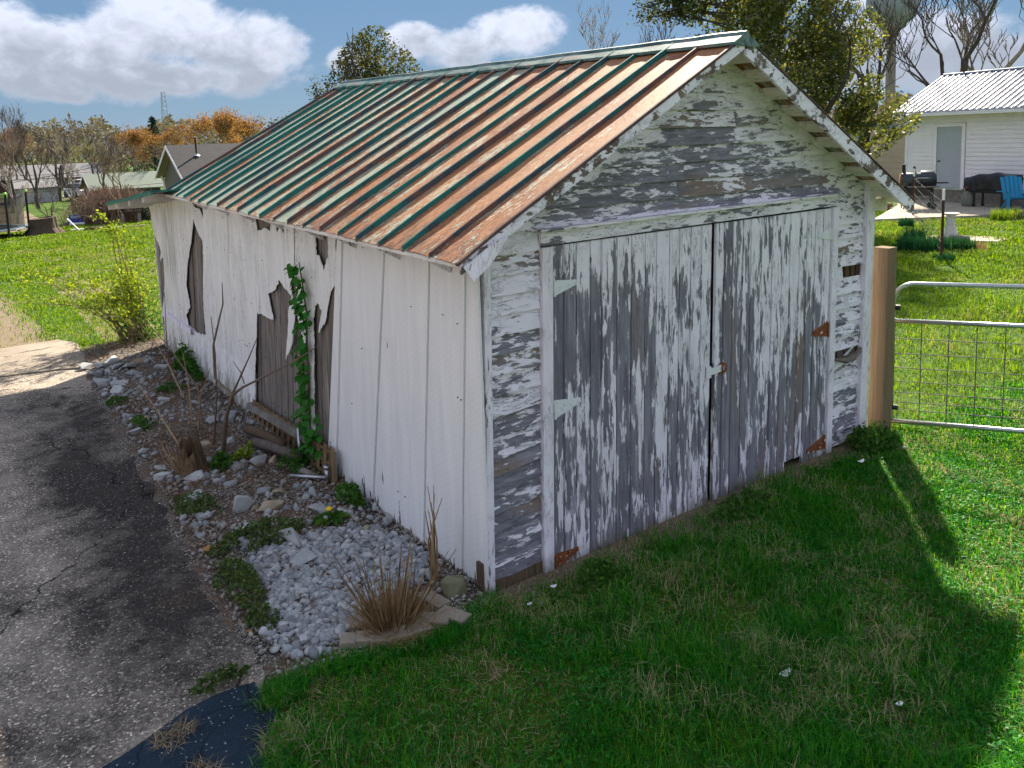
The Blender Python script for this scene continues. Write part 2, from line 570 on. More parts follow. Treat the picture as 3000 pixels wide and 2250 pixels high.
def roof_paint():
    m = Mat('flaking_roof_paint')
    p = m.pos()
    x, y, z = m.sep(p)
    q = m.vmath('ADD', p, m.vmath('SCALE', (17.0, 5.0, 29.0), scale=m.objrand()))
    v = m.vmath('MULTIPLY', q, (0.5, 1.7, 0.5))
    big = m.noise(m.vmath('MULTIPLY', q, (0.45, 1.2, 0.45)), 1.7, 3, 0.5)
    det = m.noise(v, 12.0, 8, 0.68, 0.7)
    fine = m.noise(v, 50.0, 5, 0.7, 0.3)
    f = m.math('ADD', m.math('ADD', m.math('MULTIPLY', big, 0.34), m.math('MULTIPLY', det, 0.48)), m.math('MULTIPLY', fine, 0.24))
    f = m.math('ADD', f, m.rng(y, -0.3, 4.2, -0.07, 0.06))
    f = m.math('ADD', f, m.math('MULTIPLY', m.math('SUBTRACT', m.objrand(), 0.5), 0.13))
    on = m.rng(f, 0.527, 0.541)
    tone = m.noise(q, 1.3, 4)
    rust = m.ramp(m.math('ADD', m.math('MULTIPLY', fine, 0.6), m.math('MULTIPLY', tone, 0.4)), [(0.32, (0.11, 0.032, 0.018)), (0.43, (0.33, 0.115, 0.048)), (0.53, (0.50, 0.215, 0.09)), (0.66, (0.56, 0.33, 0.18))])
    low = m.math('ADD', m.rng(x, -0.29, 0.15, 0.2, 0.0), det)
    rust = m.mix(m.rng(low, 0.6, 0.72, 0.0, 0.8), rust, (0.10, 0.04, 0.028))
    mint = m.ramp(m.math('ADD', m.math('MULTIPLY', fine, 0.5), m.math('MULTIPLY', tone, 0.5)), [(0.3, (0.20, 0.27, 0.22)), (0.5, (0.33, 0.40, 0.32)), (0.7, (0.48, 0.50, 0.38))])
    rim = m.rng(f, 0.541, 0.575, 0.7, 0.0)
    mint = m.mix(rim, mint, (0.62, 0.58, 0.42))
    spots = m.rng(m.vor(m.vmath('MULTIPLY', q, (1, 2, 1)), 26.0), 0.0, 0.16, 1.0, 0.0)
    mint = m.mix(m.math('MULTIPLY', spots, m.rng(tone, 0.5, 0.6, 0, 0.8)), mint, (0.27, 0.13, 0.075))
    c = m.mix(1.0, m.mix(on, rust, mint), (0.74, 0.74, 0.72), 'MULTIPLY')
    return m.done(c, 0.6, 0.0, m.bump(m.math('ADD', m.math('MULTIPLY', on, 0.6), fine), 0.6, 0.004), 0.35)


def seam_paint():
    m = Mat('seam_paint')
    p = m.pos()
    q = m.vmath('ADD', p, m.vmath('SCALE', (9.0, 3.0, 21.0), scale=m.objrand()))
    n = m.noise(m.vmath('MULTIPLY', q, (1, 2, 1)), 2.2, 6, 0.7)
    n2 = m.noise(q, 30.0, 4, 0.7)
    f = m.math('ADD', m.math('MULTIPLY', n, 0.85), m.math('MULTIPLY', m.objrand(), 0.26))
    c = m.ramp(f, [(0.28, (0.085, 0.03, 0.026)), (0.42, (0.15, 0.07, 0.05)), (0.48, (0.02, 0.05, 0.07)), (0.56, (0.004, 0.125, 0.105)), (0.8, (0.006, 0.19, 0.155))])
    c = m.mix(m.rng(n2, 0.56, 0.66, 0.0, 0.7), c, (0.02, 0.015, 0.018))
    return m.done(c, 0.5, 0.0, m.bump(n2, 0.4, 0.004), 0.4)


MAT['roof'] = roof_paint()
MAT['roof_edge'] = plain('rusty_roof_edge', (0.085, 0.045, 0.04), 0.7, 0, 0.5, 14.0)
MAT['seam'] = seam_paint()


def ridge_paint():
    m = Mat('ridge_paint')
    p = m.pos()
    n = m.noise(m.vmath('MULTIPLY', p, (1.5, 0.5, 1.5)), 6.0, 7, 0.7)
    c = m.ramp(n, [(0.36, (0.03, 0.03, 0.035)), (0.46, (0.04, 0.12, 0.11)), (0.55, (0.16, 0.22, 0.20)), (0.66, (0.24, 0.14, 0.11))])
    return m.done(c, 0.5, 0.0, m.bump(n, 0.4, 0.004), 0.4)


MAT['ridge'] = ridge_paint()


def rusty(name, amount):
    m = Mat(name)
    p = m.pos()
    n = m.noise(p, 24.0, 6, 0.65)
    on = m.rng(n, 1 - amount - 0.01, 1 - amount + 0.01, 1.0, 0.0)
    rust = m.ramp(m.noise(p, 50.0, 4), [(0.3, (0.10, 0.03, 0.012)), (0.6, (0.27, 0.09, 0.03)), (0.8, (0.36, 0.15, 0.06))])
    return m.done(m.mix(on, rust, (0.75, 0.76, 0.78)), 0.75, 0.0, m.bump(n, 0.4, 0.003))


MAT['hinge_white'] = rusty('painted_hinge', 0.36)
MAT['hinge_rust'] = rusty('rusty_hinge', 0.62)
MAT['steel'] = plain('galvanised_steel', (0.46, 0.48, 0.50), 0.32, 0.85, 0.1, 20.0)
MAT['wire'] = plain('dull_wire', (0.11, 0.105, 0.095), 0.7, 0.2)
MAT['rust_post'] = plain('rusty_steel_post', (0.075, 0.035, 0.022), 0.8, 0.2, 0.4, 15.0)


# ---------------------------------------------------------------- ground
def sstep(a, b, x):
    t = np.clip((x - a) / (b - a), 0, 1)
    return t * t * (3 - 2 * t)


def terrain(x, y):
    x = np.asarray(x, float)
    y = np.asarray(y, float)
    z = -2.0 * sstep(29.0, 48.0, y)
    lawn = sstep(-0.1, -1.2, y) * sstep(-1.2, -0.6, x) + sstep(9.0, 12.0, y) + sstep(4.2, 5.4, x)
    z = z + np.clip(lawn, 0, 1) * (0.022 * np.sin(x * 1.7 + 0.6 * y) * np.cos(y * 1.3 - 0.4 * x) + 0.012 * np.sin(4.1 * x + 1.0) * np.sin(3.7 * y))
    return z


def axis_steps(lo, hi, step, far, grow=1.22):
    a = list(np.arange(lo, hi + 1e-6, step))
    s, v = step, hi
    while v < far:
        s *= grow
        v += s
        a.append(v)
    s, v = step, lo
    while v > -far:
        s *= grow
        v -= s
        a.insert(0, v)
    return np.array(a)


BARE = [(0.70, -1.22, 0.13), (1.43, -1.64, 0.16), (0.94, -2.03, 0.15), (0.83, -2.28, 0.16), (0.32, -0.5, 0.14), (-0.35, -0.62, 0.13), (-1.15, -0.10, 0.16), (-0.38, -0.28, 0.12), (1.47, -0.22, 0.22), (1.95, -1.45, 0.14)]   # worn spots in the front lawn


def ground_mat():
    m = Mat('lawn_ground')
    p = m.pos()
    x, y, z = m.sep(p)
    n1 = m.noise(p, 0.9, 6, 0.6)
    n2 = m.noise(p, 7.0, 5, 0.65)
    n3 = m.noise(m.vmath('MULTIPLY', p, (1, 1, 1)), 60.0, 3, 0.7)
    g = m.ramp(m.math('ADD', m.math('MULTIPLY', n2, 0.55), m.math('MULTIPLY', n3, 0.45)), [(0.3, (0.016, 0.045, 0.005)), (0.5, (0.05, 0.10, 0.010)), (0.7, (0.10, 0.155, 0.020))])
    dirt = m.ramp(n3, [(0.3, (0.10, 0.075, 0.05)), (0.6, (0.24, 0.19, 0.13)), (0.75, (0.36, 0.31, 0.24))])
    # worn track beside the drive, worn strip before the doors, thin patches
    trk = m.math('MULTIPLY', m.rng(y, 19.0, 15.0), m.rng(m.math('ADD', x, m.math('MULTIPLY', m.math('SUBTRACT', y, 9.0), 0.05)), -0.95, -1.5, 0.0, 1.4))
    trk = m.math('MULTIPLY', trk, m.rng(y, 8.0, 9.0))
    frt = m.math('MULTIPLY', m.rng(y, -0.45, -0.05), m.math('MULTIPLY', m.math('LESS_THAN', x, 4.2), m.math('GREATER_THAN', x, -0.6)))
    thin = m.rng(n1, 0.60, 0.70)
    for (px_, py_, pr_) in BARE:
        dpt = m.vmath('DISTANCE', m.comb(x, y, 0.0), (px_, py_, 0.0))
        dpt = m.math('ADD', dpt, m.math('MULTIPLY', m.math('SUBTRACT', n2, 0.5), 0.45))
        thin = m.math('MAXIMUM', thin, m.rng(dpt, pr_ * 1.1, 0.0, 0.0, 0.9))
    w = m.math('ADD', m.math('ADD', trk, frt), m.math('MULTIPLY', thin, 0.8))
    w = m.math('ADD', w, m.math('MULTIPLY', m.math('SUBTRACT', n2, 0.5), 1.0))
    c = m.mix(m.rng(w, 0.4, 0.7), g, dirt)
    return m.done(c, 0.95, 0.0, m.bump(m.math('ADD', n2, n3), 0.6, 0.02), 0.1)


MAT['ground'] = ground_mat()
gx = axis_steps(-4.0, 7.0, 0.16, 700.0)
gy = axis_steps(-4.5, 10.0, 0.16, 900.0)
GX, GY = np.meshgrid(gx, gy)
gv = np.stack([GX, GY, terrain(GX, GY)], -1).reshape(-1, 3)
nx, ny = len(gx), len(gy)
ii, jj = np.meshgrid(np.arange(nx - 1), np.arange(ny - 1))
q0 = (jj * nx + ii).ravel()
gidx = np.stack([q0, q0 + 1, q0 + 1 + nx, q0 + nx], -1).ravel()
ground = mesh_np('ground', gv, np.full(len(q0), 4), gidx, MAT['ground'], smooth=True)
kind(ground, 'structure')


def concrete(name, base, dark, speck, speck_col, warm=0.0, cs=0.42):
    m = Mat(name)
    p = m.pos()
    x, y, z = m.sep(p)
    n1 = m.noise(p, 1.1, 7, 0.68, 0.6)
    n2 = m.noise(p, 3.2, 6, 0.65)
    n3 = m.noise(p, 90.0, 3, 0.7)
    c = m.mix(m.rng(n1, 0.36, 0.64), dark, base)
    c = m.mix(m.rng(n2, 0.45, 0.75, 0.0, 0.6), c, tuple(v * 0.5 for v in dark))
    c = m.mix(m.rng(n3, 0.4, 0.75, 0.0, 0.55), c, tuple(v * 1.7 for v in base))
    cell = m.new('ShaderNodeTexVoronoi')
    m.put(cell.inputs['Vector'], p)
    cell.inputs['Scale'].default_value = 85.0
    pick = m.math('GREATER_THAN', m.sep(cell.outputs['Color'])[0], 1 - speck)
    sp = m.math('MULTIPLY', pick, m.math('LESS_THAN', cell.outputs['Distance'], 0.36))
    c = m.mix(sp, c, m.mix(m.sep(cell.outputs['Color'])[1], tuple(v * 0.6 for v in speck_col), speck_col))
    # cracks: wandering lines
    wv = m.vmath('ADD', p, m.vmath('SCALE', m.comb(m.noise(p, 2.0, 4), m.noise(m.vmath('ADD', p, (7, 3, 0)), 2.0, 4), 0.0), scale=0.55))
    e = m.vor(wv, cs, 'DISTANCE_TO_EDGE')
    crack = m.rng(e, 0.001, 0.0055 + 0.012 * (cs > 1), 1.0, 0.0)
    c = m.mix(m.math('MULTIPLY', crack, m.rng(n2, 0.42, 0.56)), c, (0.014, 0.012, 0.010))
    if warm:
        c = m.mix(warm, c, (0.30, 0.20, 0.13))
    h = m.math('ADD', m.math('MULTIPLY', n3, 0.5), m.math('ADD', m.math('MULTIPLY', sp, 0.5), m.math('MULTIPLY', crack, -1.5)))
    return m.done(c, 0.9, 0.0, m.bump(h, 0.7, 0.008), 0.2)


def drive_mat():
    m = Mat('driveway_concrete')
    p = m.pos()
    x, y, z = m.sep(p)
    n1 = m.noise(p, 1.0, 6, 0.62, 0.5)
    n2 = m.noise(p, 4.2, 6, 0.66)
    n3 = m.noise(p, 120.0, 3, 0.7)
    # old oil and moss stain that follows the bed side of the drive
    band = m.math('MULTIPLY', m.rng(m.math('ABSOLUTE', m.math('ADD', x, 1.5)), 0.1, 0.75, 1.0, 0.0, True), m.math('MULTIPLY', m.rng(y, 0.0, 1.2), m.rng(y, 7.0, 5.0)))
    st = m.math('ADD', m.math('MULTIPLY', band, 0.62), m.math('MULTIPLY', m.math('SUBTRACT', n1, 0.42), 2.1))
    st = m.math('ADD', st, m.math('MULTIPLY', m.math('SUBTRACT', n2, 0.5), 1.0))
    c = m.mix(m.rng(st, 0.0, 0.75), (0.36, 0.305, 0.255), (0.055, 0.048, 0.043))
    cell = m.new('ShaderNodeTexVoronoi')
    m.put(cell.inputs['Vector'], p)
    cell.inputs['Scale'].default_value = 95.0
    r_, g_, b_ = m.sep(cell.outputs['Color'])
    agg = m.ramp(r_, [(0.0, (0.35, 0.34, 0.34)), (0.4, (0.75, 0.74, 0.73)), (0.8, (1.25, 1.22, 1.2)), (0.95, (2.6, 2.5, 2.4)), (0.99, (5.0, 4.9, 4.7))])
    worn = m.rng(m.math('ADD', m.math('MULTIPLY', n2, 0.6), m.math('MULTIPLY', n1, 0.4)), 0.38, 0.58, 0.25, 0.85)
    c = m.mix(worn, c, m.mix(1.0, c, agg, 'MULTIPLY'))
    c = m.mix(m.rng(n3, 0.45, 0.75, 0.0, 0.3), c, (0.04, 0.036, 0.034))
    wv = m.vmath('ADD', p, m.vmath('SCALE', m.comb(m.noise(p, 2.2, 5), m.noise(m.vmath('ADD', p, (7, 3, 0)), 2.2, 5), 0.0), scale=0.6))
    e = m.vor(wv, 0.5, 'DISTANCE_TO_EDGE')
    crack = m.math('MULTIPLY', m.rng(e, 0.001, 0.006, 1.0, 0.0), m.rng(n2, 0.42, 0.52))
    c = m.mix(crack, c, (0.014, 0.012, 0.010))
    moss = m.math('MULTIPLY', m.rng(m.noise(p, 1.6, 4), 0.58, 0.66), m.rng(n3, 0.5, 0.6))
    c = m.mix(m.math('MULTIPLY', moss, 0.4), c, (0.20, 0.13, 0.07))
    h = m.math('ADD', m.math('MULTIPLY', m.rng(cell.outputs['Distance'], 0.0, 0.6, 1.0, 0.0), worn), m.math('MULTIPLY', crack, -1.5))
    return m.done(c, 0.92, 0.0, m.bump(m.math('ADD', h, n3), 0.9, 0.006), 0.15)


MAT['drive'] = drive_mat()
MAT['pad'] = concrete('pad_concrete', (0.30, 0.25, 0.205), (0.17, 0.135, 0.105), 0.05, (0.55, 0.52, 0.46))
MAT['asphalt'] = concrete('asphalt_patch', (0.022, 0.040, 0.062), (0.008, 0.016, 0.027), 0.06, (0.42, 0.44, 0.46), 0.0, 2.6)


def sheet_patch(name, poly, z0, thick, mat, seed, step=0.12, amp=0.02):
    b = MB()
    b.slab(jag(poly, step, amp, seed), [], lambda u, v, d: (u, v, z0 - d), thick)
    o = b.build(name, mat, fixn=True)
    return o


drive_poly = [(-14, -9), (-2.05, -9), (-1.95, -2.0), (-1.58, -0.62), (-1.50, -0.25), (-1.33, 0.08), (-1.32, 0.6), (-1.36, 1.05), (-1.25, 2.43), (-1.2, 4.2), (-1.16, 5.77), (-1.08, 7.35), (-1.35, 7.55), (-2.2, 7.75), (-14, 7.9)]
kind(sheet_patch('driveway', drive_poly, 0.016, 0.10, MAT['drive'], 3), 'structure')
pad_poly = [(-14, 8.05), (-2.3, 7.82), (-1.4, 7.62), (-1.08, 7.5), (-0.98, 8.3), (-0.95, 9.0), (-1.15, 9.5), (-1.95, 9.42), (-14, 9.1)]
kind(sheet_patch('concrete_pad', pad_poly, 0.024, 0.10, MAT['pad'], 4), 'structure')
asph_poly = [(-1.40, 0.03), (-1.72, 0.04), (-1.95, -0.05), (-2.14, -0.12), (-2.45, -0.28), (-2.75, -0.9), (-2.9, -2.2), (-2.1, -2.3), (-1.72, -1.2), (-1.54, -0.6), (-1.37, -0.22)]
kind(sheet_patch('asphalt_patch', asph_poly, 0.024, 0.02, MAT['asphalt'], 5, 0.1, 0.025), 'structure')


def bed_mat():
    m = Mat('gravel_bed_soil')
    p = m.pos()
    n = m.noise(p, 2.2, 5, 0.6)
    cell = m.new('ShaderNodeTexVoronoi')
    m.put(cell.inputs['Vector'], p)
    cell.inputs['Scale'].default_value = 75.0
    r_, g_, b_ = m.sep(cell.outputs['Color'])
    grit = m.ramp(r_, [(0.1, (0.13, 0.115, 0.10)), (0.5, (0.31, 0.285, 0.26)), (0.9, (0.55, 0.53, 0.50))])
    grit = m.mix(m.rng(cell.outputs['Distance'], 0.3, 0.6), grit, (0.05, 0.04, 0.03))
    mulch = m.ramp(m.noise(m.vmath('MULTIPLY', p, (3, 1, 1)), 40.0, 4, 0.7), [(0.3, (0.06, 0.038, 0.026)), (0.55, (0.17, 0.115, 0.085)), (0.75, (0.36, 0.28, 0.22))])
    c = m.mix(m.rng(n, 0.44, 0.58), grit, mulch)
    return m.done(c, 0.95, 0.0, m.bump(cell.outputs['Distance'], 0.8, 0.012), 0.1)


MAT['bed'] = bed_mat()
bed_edge = [(-1.40, 0.05), (-1.46, 1.05), (-1.36, 2.43), (-1.31, 4.2), (-1.27, 5.77), (-1.18, 7.4), (-1.04, 8.4)]
bv, bi = [], []
ys = np.linspace(-0.22, 8.7, 75)
ex = np.interp(ys, [p[1] for p in bed_edge], [p[0] for p in bed_edge])
for y_, e_ in zip(ys, ex):
    if y_ < 0.05:
        e_ = -1.40 + (0.05 - y_) * 2.6
    for t in np.linspace(0, 1, 14):
        x_ = e_ + (0.06 - e_) * t
        bv.append((x_, y_, 0.003 + 0.03 * math.sin(t * math.pi) ** 0.7 + rng.uniform(0, 0.010)))
for j in range(len(ys) - 1):
    for i in range(13):
        bi.append((j * 14 + i, j * 14 + i + 1, (j + 1) * 14 + i + 1, (j + 1) * 14 + i))
kind(mesh_obj('gravel_bed', bv, bi, MAT['bed'], None, True), 'structure')


# ---------------------------------------------------------------- the old garage
shed = thing('shed', 'old white wooden garage with flaking paint and rusty green metal roof', 'shed', (0, 0, 0))


def dzr(y):
    return 0.022 * (y + 0.3)


def zL(x, y=-0.3):
    return 2.08 + 0.543 * (x + 0.29) + dzr(y)


def zR(x, y=-0.3):
    return 2.09 + 0.563 * (4.25 - x) + dzr(y)


def fx(x, z):
    return x + 0.027 * z


# backing walls -------------------------------------------------------------
def vwall(name, pts, n_off, mat):
    b = MB()
    n = len(pts)
    o = Vector(n_off)
    vs = [Vector(p) for p in pts] + [Vector(p) + o for p in pts]
    b.add(vs, [tuple(range(n)), tuple(range(2 * n - 1, n - 1, -1))] + [(i, (i + 1) % n, (i + 1) % n + n, i + n) for i in range(n)])
    return b.build(name, mat, shed, fixn=True)


front = vwall('front_wall', [(0.05, 0.05, -0.05), (4.0, 0.05, -0.05), (4.05, 0.05, 2.16), (2.03, 0.05, 3.27), (0.05, 0.05, 2.2)], (0, 0.03, 0), MAT['dark_wood'])
left = vwall('left_wall', [(0.03, 0.07, -0.1), (0.03, 7.95, -0.1), (0.03, 8.1, 1.95), (0.03, 6.2, 2.25), (0.03, 0.07, 2.18)], (0.03, 0, 0), MAT['dark_wood'])
right = vwall('right_wall', [(4.05, 0.02, -0.1), (4.05, 8.0, -0.1), (4.05, 8.0, 2.0), (4.05, 6.0, 2.2), (4.05, 0.02, 2.12)], (-0.03, 0, 0), MAT['sheet'])
back = vwall('back_wall', [(0.0, 8.02, -0.1), (4.05, 8.02, -0.1), (4.05, 8.1, 2.0), (0.0, 8.1, 1.97)], (0, 0.03, 0), MAT['sheet'])
vwall('back_gable', [(0.0, 6.04, 2.2), (4.05, 6.04, 2.2), (4.05, 6.04, 2.26), (2.03, 6.04, 3.42), (0.0, 6.04, 2.33)], (0, 0.03, 0), MAT['sheet'])

# clapboards ------------------------------------------------------------------
EXPO = 0.1185


def clap(x0, x1, z0, z1, x0t=None, x1t=None, tilt=0.0, dz=0.0, lift=0.0):
    """one tapered board: thick at the lower edge, ends may be cut to a slope"""
    x0t = x0 if x0t is None else x0t
    x1t = x1 if x1t is None else x1t
    o = 0.02
    b = MB()
    z1 = z1 + o
    tl = lambda x: tilt * (x - x0) + dz
    b.hexa([(fx(x0, z0), -0.024 - lift, z0 + tl(x0)), (fx(x1, z0), -0.024 - lift, z0 + tl(x1)), (fx(x1, z0), 0.0, z0 + tl(x1)), (fx(x0, z0), 0.0, z0 + tl(x0))],
           [(fx(x0t, z1), -0.004, z1 + tl(x0)), (fx(x1t, z1), -0.004, z1 + tl(x1)), (fx(x1t, z1), 0.004, z1 + tl(x1)), (fx(x0t, z1), 0.004, z1 + tl(x0))])
    b.build('siding_board', MAT['siding'], front)


rs = random.Random(4)
nrow = 28
for k in range(nrow):
    z0 = 0.03 + k * EXPO
    z1 = z0 + EXPO - 0.004
    if z0 < 2.16:
        # strip left of the doors: the lower boards have sprung and slope
        t = 0.0
        if 3 <= k <= 9:
            t = 0.16 + 0.05 * rs.random()
        elif k < 3:
            t = 0.10
        else:
            t = 0.03 * rs.random()
        drop = -0.035 if k in (7, 8) else 0.0
        zz1 = z1
        clap(0.045, 0.405, z0, zz1, tilt=t * 0.5, dz=(-0.022 if k == 7 else 0.0) - 0.02 * (t > 0.1), lift=rs.uniform(0, 0.008))
        # strip right of the doors, with two gaps where boards have rotted away
        if k not in (6, 12):
            clap(3.485, 3.90, z0, z1, tilt=-0.02 + 0.05 * (k < 9) * rs.random(), lift=rs.uniform(0, 0.008))
        elif k == 12:
            clap(3.485, 3.62, z0, z1)
    else:
        def cut(z):
            return (max(0.045, (z - 2.08 + 0.06) / 0.543 - 0.29), min(3.98, 4.25 - (z - 2.09 + 0.06) / 0.563))
        a0, c0 = cut(z0)
        a1, c1 = cut(z1 + 0.02)
        if c0 - a0 < 0.12:
            break
        if c1 < a1:
            a1 = c1 = (a0 + c0) / 2
        # most rows are made of two lengths
        j = a0 + (c0 - a0) * rs.uniform(0.3, 0.7)
        if c0 - a0 > 1.4 and k % 3 != 0:
            clap(a0, j - 0.002, z0, z1, a1, j - 0.002, lift=rs.uniform(0, 0.006))
            clap(j + 0.002, c0, z0, z1, j + 0.002, c1, lift=rs.uniform(0, 0.006))
        else:
            clap(a0, c0, z0, z1, a1, c1, lift=rs.uniform(0, 0.006))
# bits of the boards that rotted loose on the right
b = MB()
b.tube([(3.52, -0.05, 0.80), (3.64, -0.075, 0.775), (3.78, -0.07, 0.79), (3.90, -0.05, 0.83)], [0.012, 0.03, 0.026, 0.012], 5)
b.build('broken_board', MAT['lumber'], front)
b = MB()
b.add([(3.66, -0.03, 0.80), (3.74, -0.07, 0.88), (3.80, -0.075, 0.90), (3.72, -0.035, 0.80)], [(0, 1, 2, 3)])
b.build('paint_curl', MAT['trim'], front)
for x_, w_ in ((3.62, 0.05), (3.70, 0.07), (3.79, 0.06), (3.86, 0.05)):
    MB().box((fx(x_, 1.48) + 0.04, 0.03, 1.50), (w_, 0.02, 0.16)).build('sheathing_slat', MAT['rotten'], front)
for x_, w_ in ((3.50, 0.06), (3.58, 0.07), (3.68, 0.08), (3.79, 0.07), (3.87, 0.06)):
    MB().box((fx(x_, 0.8), 0.03, 0.80), (w_, 0.02, 0.16)).build('sheathing_slat', MAT['plank'], front)
# rotten sill pieces under the left strip
MB().box((0.10, -0.004, -0.01), (0.14, 0.05, 0.16), (0, 0.08, 0)).build('sill_board', MAT['rotten'], front)
MB().box((0.30, -0.004, 0.0), (0.24, 0.045, 0.14), (0, -0.06, 0)).build('sill_board', MAT['rotten'], front)

# trims ------------------------------------------------------------------------
def board3(name, p0, p1, w, t, mat, parent, wdir, tdir):
    p0, p1, wd, td = Vector(p0), Vector(p1), Vector(wdir) * w / 2, Vector(tdir) * t / 2
    return MB().hexa([p0 - wd - td, p0 + wd - td, p0 + wd + td, p0 - wd + td], [p1 - wd - td, p1 + wd - td, p1 + wd + td, p1 - wd + td]).build(name, mat, parent, fixn=True)


X, Y, Z = (1, 0, 0), (0, 1, 0), (0, 0, 1)
board3('corner_trim', (0.012, -0.02, -0.02), (0.066, -0.02, 2.2), 0.045, 0.05, MAT['trim'], shed, X, Y)
board3('corner_trim', (3.945, -0.035, 0.02), (4.015, -0.035, 2.26), 0.115, 0.045, MAT['trim'], shed, X, Y)
board3('door_jamb', (0.447, -0.025, -0.03), (0.503, -0.025, 2.06), 0.078, 0.045, MAT['trim'], shed, X, Y)
board3('door_jamb', (3.455, -0.025, -0.03), (3.512, -0.025, 2.08), 0.075, 0.045, MAT['trim'], shed, X, Y)
board3('door_header', (0.455, -0.025, 2.115), (3.55, -0.025, 2.135), 0.085, 0.045, MAT['header'], shed, Z, Y)
board3('drip_cap', (0.44, -0.04, 2.166), (3.56, -0.04, 2.186), 0.016, 0.075, MAT['header'], shed, Z, Y)

# doors --------------------------------------------------------------------------
BOT = -0.055


def make_door(x0, x1, n, mat, label, notch):
    d = bpy.data.objects.new('door', None)
    COL.objects.link(d)
    d.parent = shed
    d['label'] = label
    rr = random.Random(n * 7)
    ws = [rr.uniform(0.8, 1.2) for _ in range(n)]
    tot = sum(ws)
    xs = [x0]
    for w in ws:
        xs.append(xs[-1] + w / tot * (x1 - x0))
    for i in range(n):
        a, c = xs[i] + 0.0022, xs[i + 1] - 0.0022
        yb = -0.012 + rr.uniform(-0.004, 0.004)
        zb = BOT + rr.uniform(0, 0.03) + notch(i)
        zt = 2.062 + 0.012 * (xs[i] - 0.5) / 3
        e = rr.uniform(-0.004, 0.004)
        bev = 0.004
        b = MB()
        lo = [(fx(a, zb), yb, zb), (fx(a, zb) + bev, yb - bev - 0.016, zb), (fx(c, zb) - bev, yb - bev - 0.016 + e, zb + rr.uniform(-.01, .01)), (fx(c, zb), yb, zb)]
        hi = [(fx(a, zt), yb, zt), (fx(a, zt) + bev, yb - bev - 0.016, zt), (fx(c, zt) - bev, yb - bev - 0.016 + e, zt), (fx(c, zt), yb, zt)]
        b.hexa(lo, hi)
        b.build('door_plank', mat, d, fixn=True)
    return d


dl = make_door(0.492, 1.956, 13, MAT['door_left'], 'left door leaf of grey planks with most paint gone', lambda i: 0.02 if i in (4, 5) else 0.0)
dr = make_door(1.998, 3.412, 13, MAT['door_right'], 'right door leaf of planks still mostly white', lambda i: 0.10 if i in (8, 9) else (0.0))


def hinge(door, xj, xt, z, h, mat, drop=0.0):
    """strap hinge: plate on the leaf tapering to its tip, barrel at the jamb"""
    b = MB()
    zj = z
    y = -0.036
    a, c = fx(xj, z), fx(xt, z)
    b.hexa([(a, y, zj - h), (c, y, zj - h * 0.25 + drop), (c, y + 0.006, zj - h * 0.25 + drop), (a, y + 0.006, zj - h)],
           [(a, y, zj + h), (c, y, zj + h * 0.25 + drop), (c, y + 0.006, zj + h * 0.25 + drop), (a, y + 0.006, zj + h)])
    b.tube([(a, y - 0.004, zj - h), (a, y - 0.004, zj + h)], 0.009, 8)
    for t in (0.25, 0.6, 0.88):
        b.box((a + (c - a) * t, y - 0.003, zj + drop * t), (0.012, 0.006, 0.012))
    b.build('hinge', mat, door, fixn=True)


hinge(dl, 0.505, 0.70, 1.80, 0.05, MAT['hinge_white'], 0.02)
hinge(dl, 0.505, 0.72, 1.035, 0.06, MAT['hinge_white'], 0.02)
hinge(dl, 0.505, 0.70, 0.035, 0.055, MAT['hinge_rust'], 0.03)
hinge(dr, 3.40, 3.22, 1.86, 0.045, MAT['hinge_white'])
hinge(dr, 3.40, 3.19, 1.075, 0.065, MAT['hinge_rust'], -0.01)
hinge(dr, 3.40, 3.16, 0.11, 0.06, MAT['hinge_rust'], -0.03)
b = MB()
b.box((2.03, -0.045, 1.0), (0.17, 0.006, 0.05), (0, -0.05, 0))
b.box((1.955, -0.041, 0.995), (0.045, 0.012, 0.085))
b.build('hasp', MAT['hinge_white'], dl)
b = MB()
b.box((2.10, -0.040, 1.0), (0.05, 0.008, 0.08))
b.tube([(2.11 + 0.022 * math.cos(t), -0.055, 1.005 + 0.03 * math.sin(t)) for t in np.linspace(0, 2 * math.pi, 12)], 0.007, 6, False)
b.build('staple', MAT['hinge_rust'], dr)

# left wall: grey planks under everything, then boards and torn sheets ---------------
rs = random.Random(9)
y_ = 1.75
while y_ < 8.1:
    w_ = rs.uniform(0.10, 0.17)
    zt = 2.12 if y_ < 6.2 else 2.05 - 0.06 * (y_ - 6.2)
    sh = 0.17 * zt
    xo = rs.uniform(-0.006, 0.010)
    zb = -0.10 + rs.uniform(0, 0.09)
    MB().hexa([(xo, y_ + 0.005, zb), (xo, y_ + w_ - 0.005, zb), (0.025, y_ + w_ - 0.005, zb), (0.025, y_ + 0.005, zb)],
              [(xo, y_ + 0.003 - sh + 0.05, zt), (xo, min(y_ + w_ - 0.003 - sh + 0.05, 8.1), zt), (0.025, min(y_ + w_ - 0.003 - sh + 0.05, 8.1), zt), (0.025, y_ + 0.003 - sh + 0.05, zt)]).build('plank', MAT['plank'], left, fixn=True)
    y_ += w_
lines = [(-0.045, -0.045), (0.05, 0.25), (0.18, 0.38), (0.455, 0.73), (0.62, 0.92), (0.854, 1.186), (1.05, 1.505), (1.475, 1.88), (1.73, 2.17), (1.81, 2.345)]
bots = [0.0, 0.01, 0.01, 0.0, 0.0, -0.02, -0.01, -0.03, -0.04, 0.0]
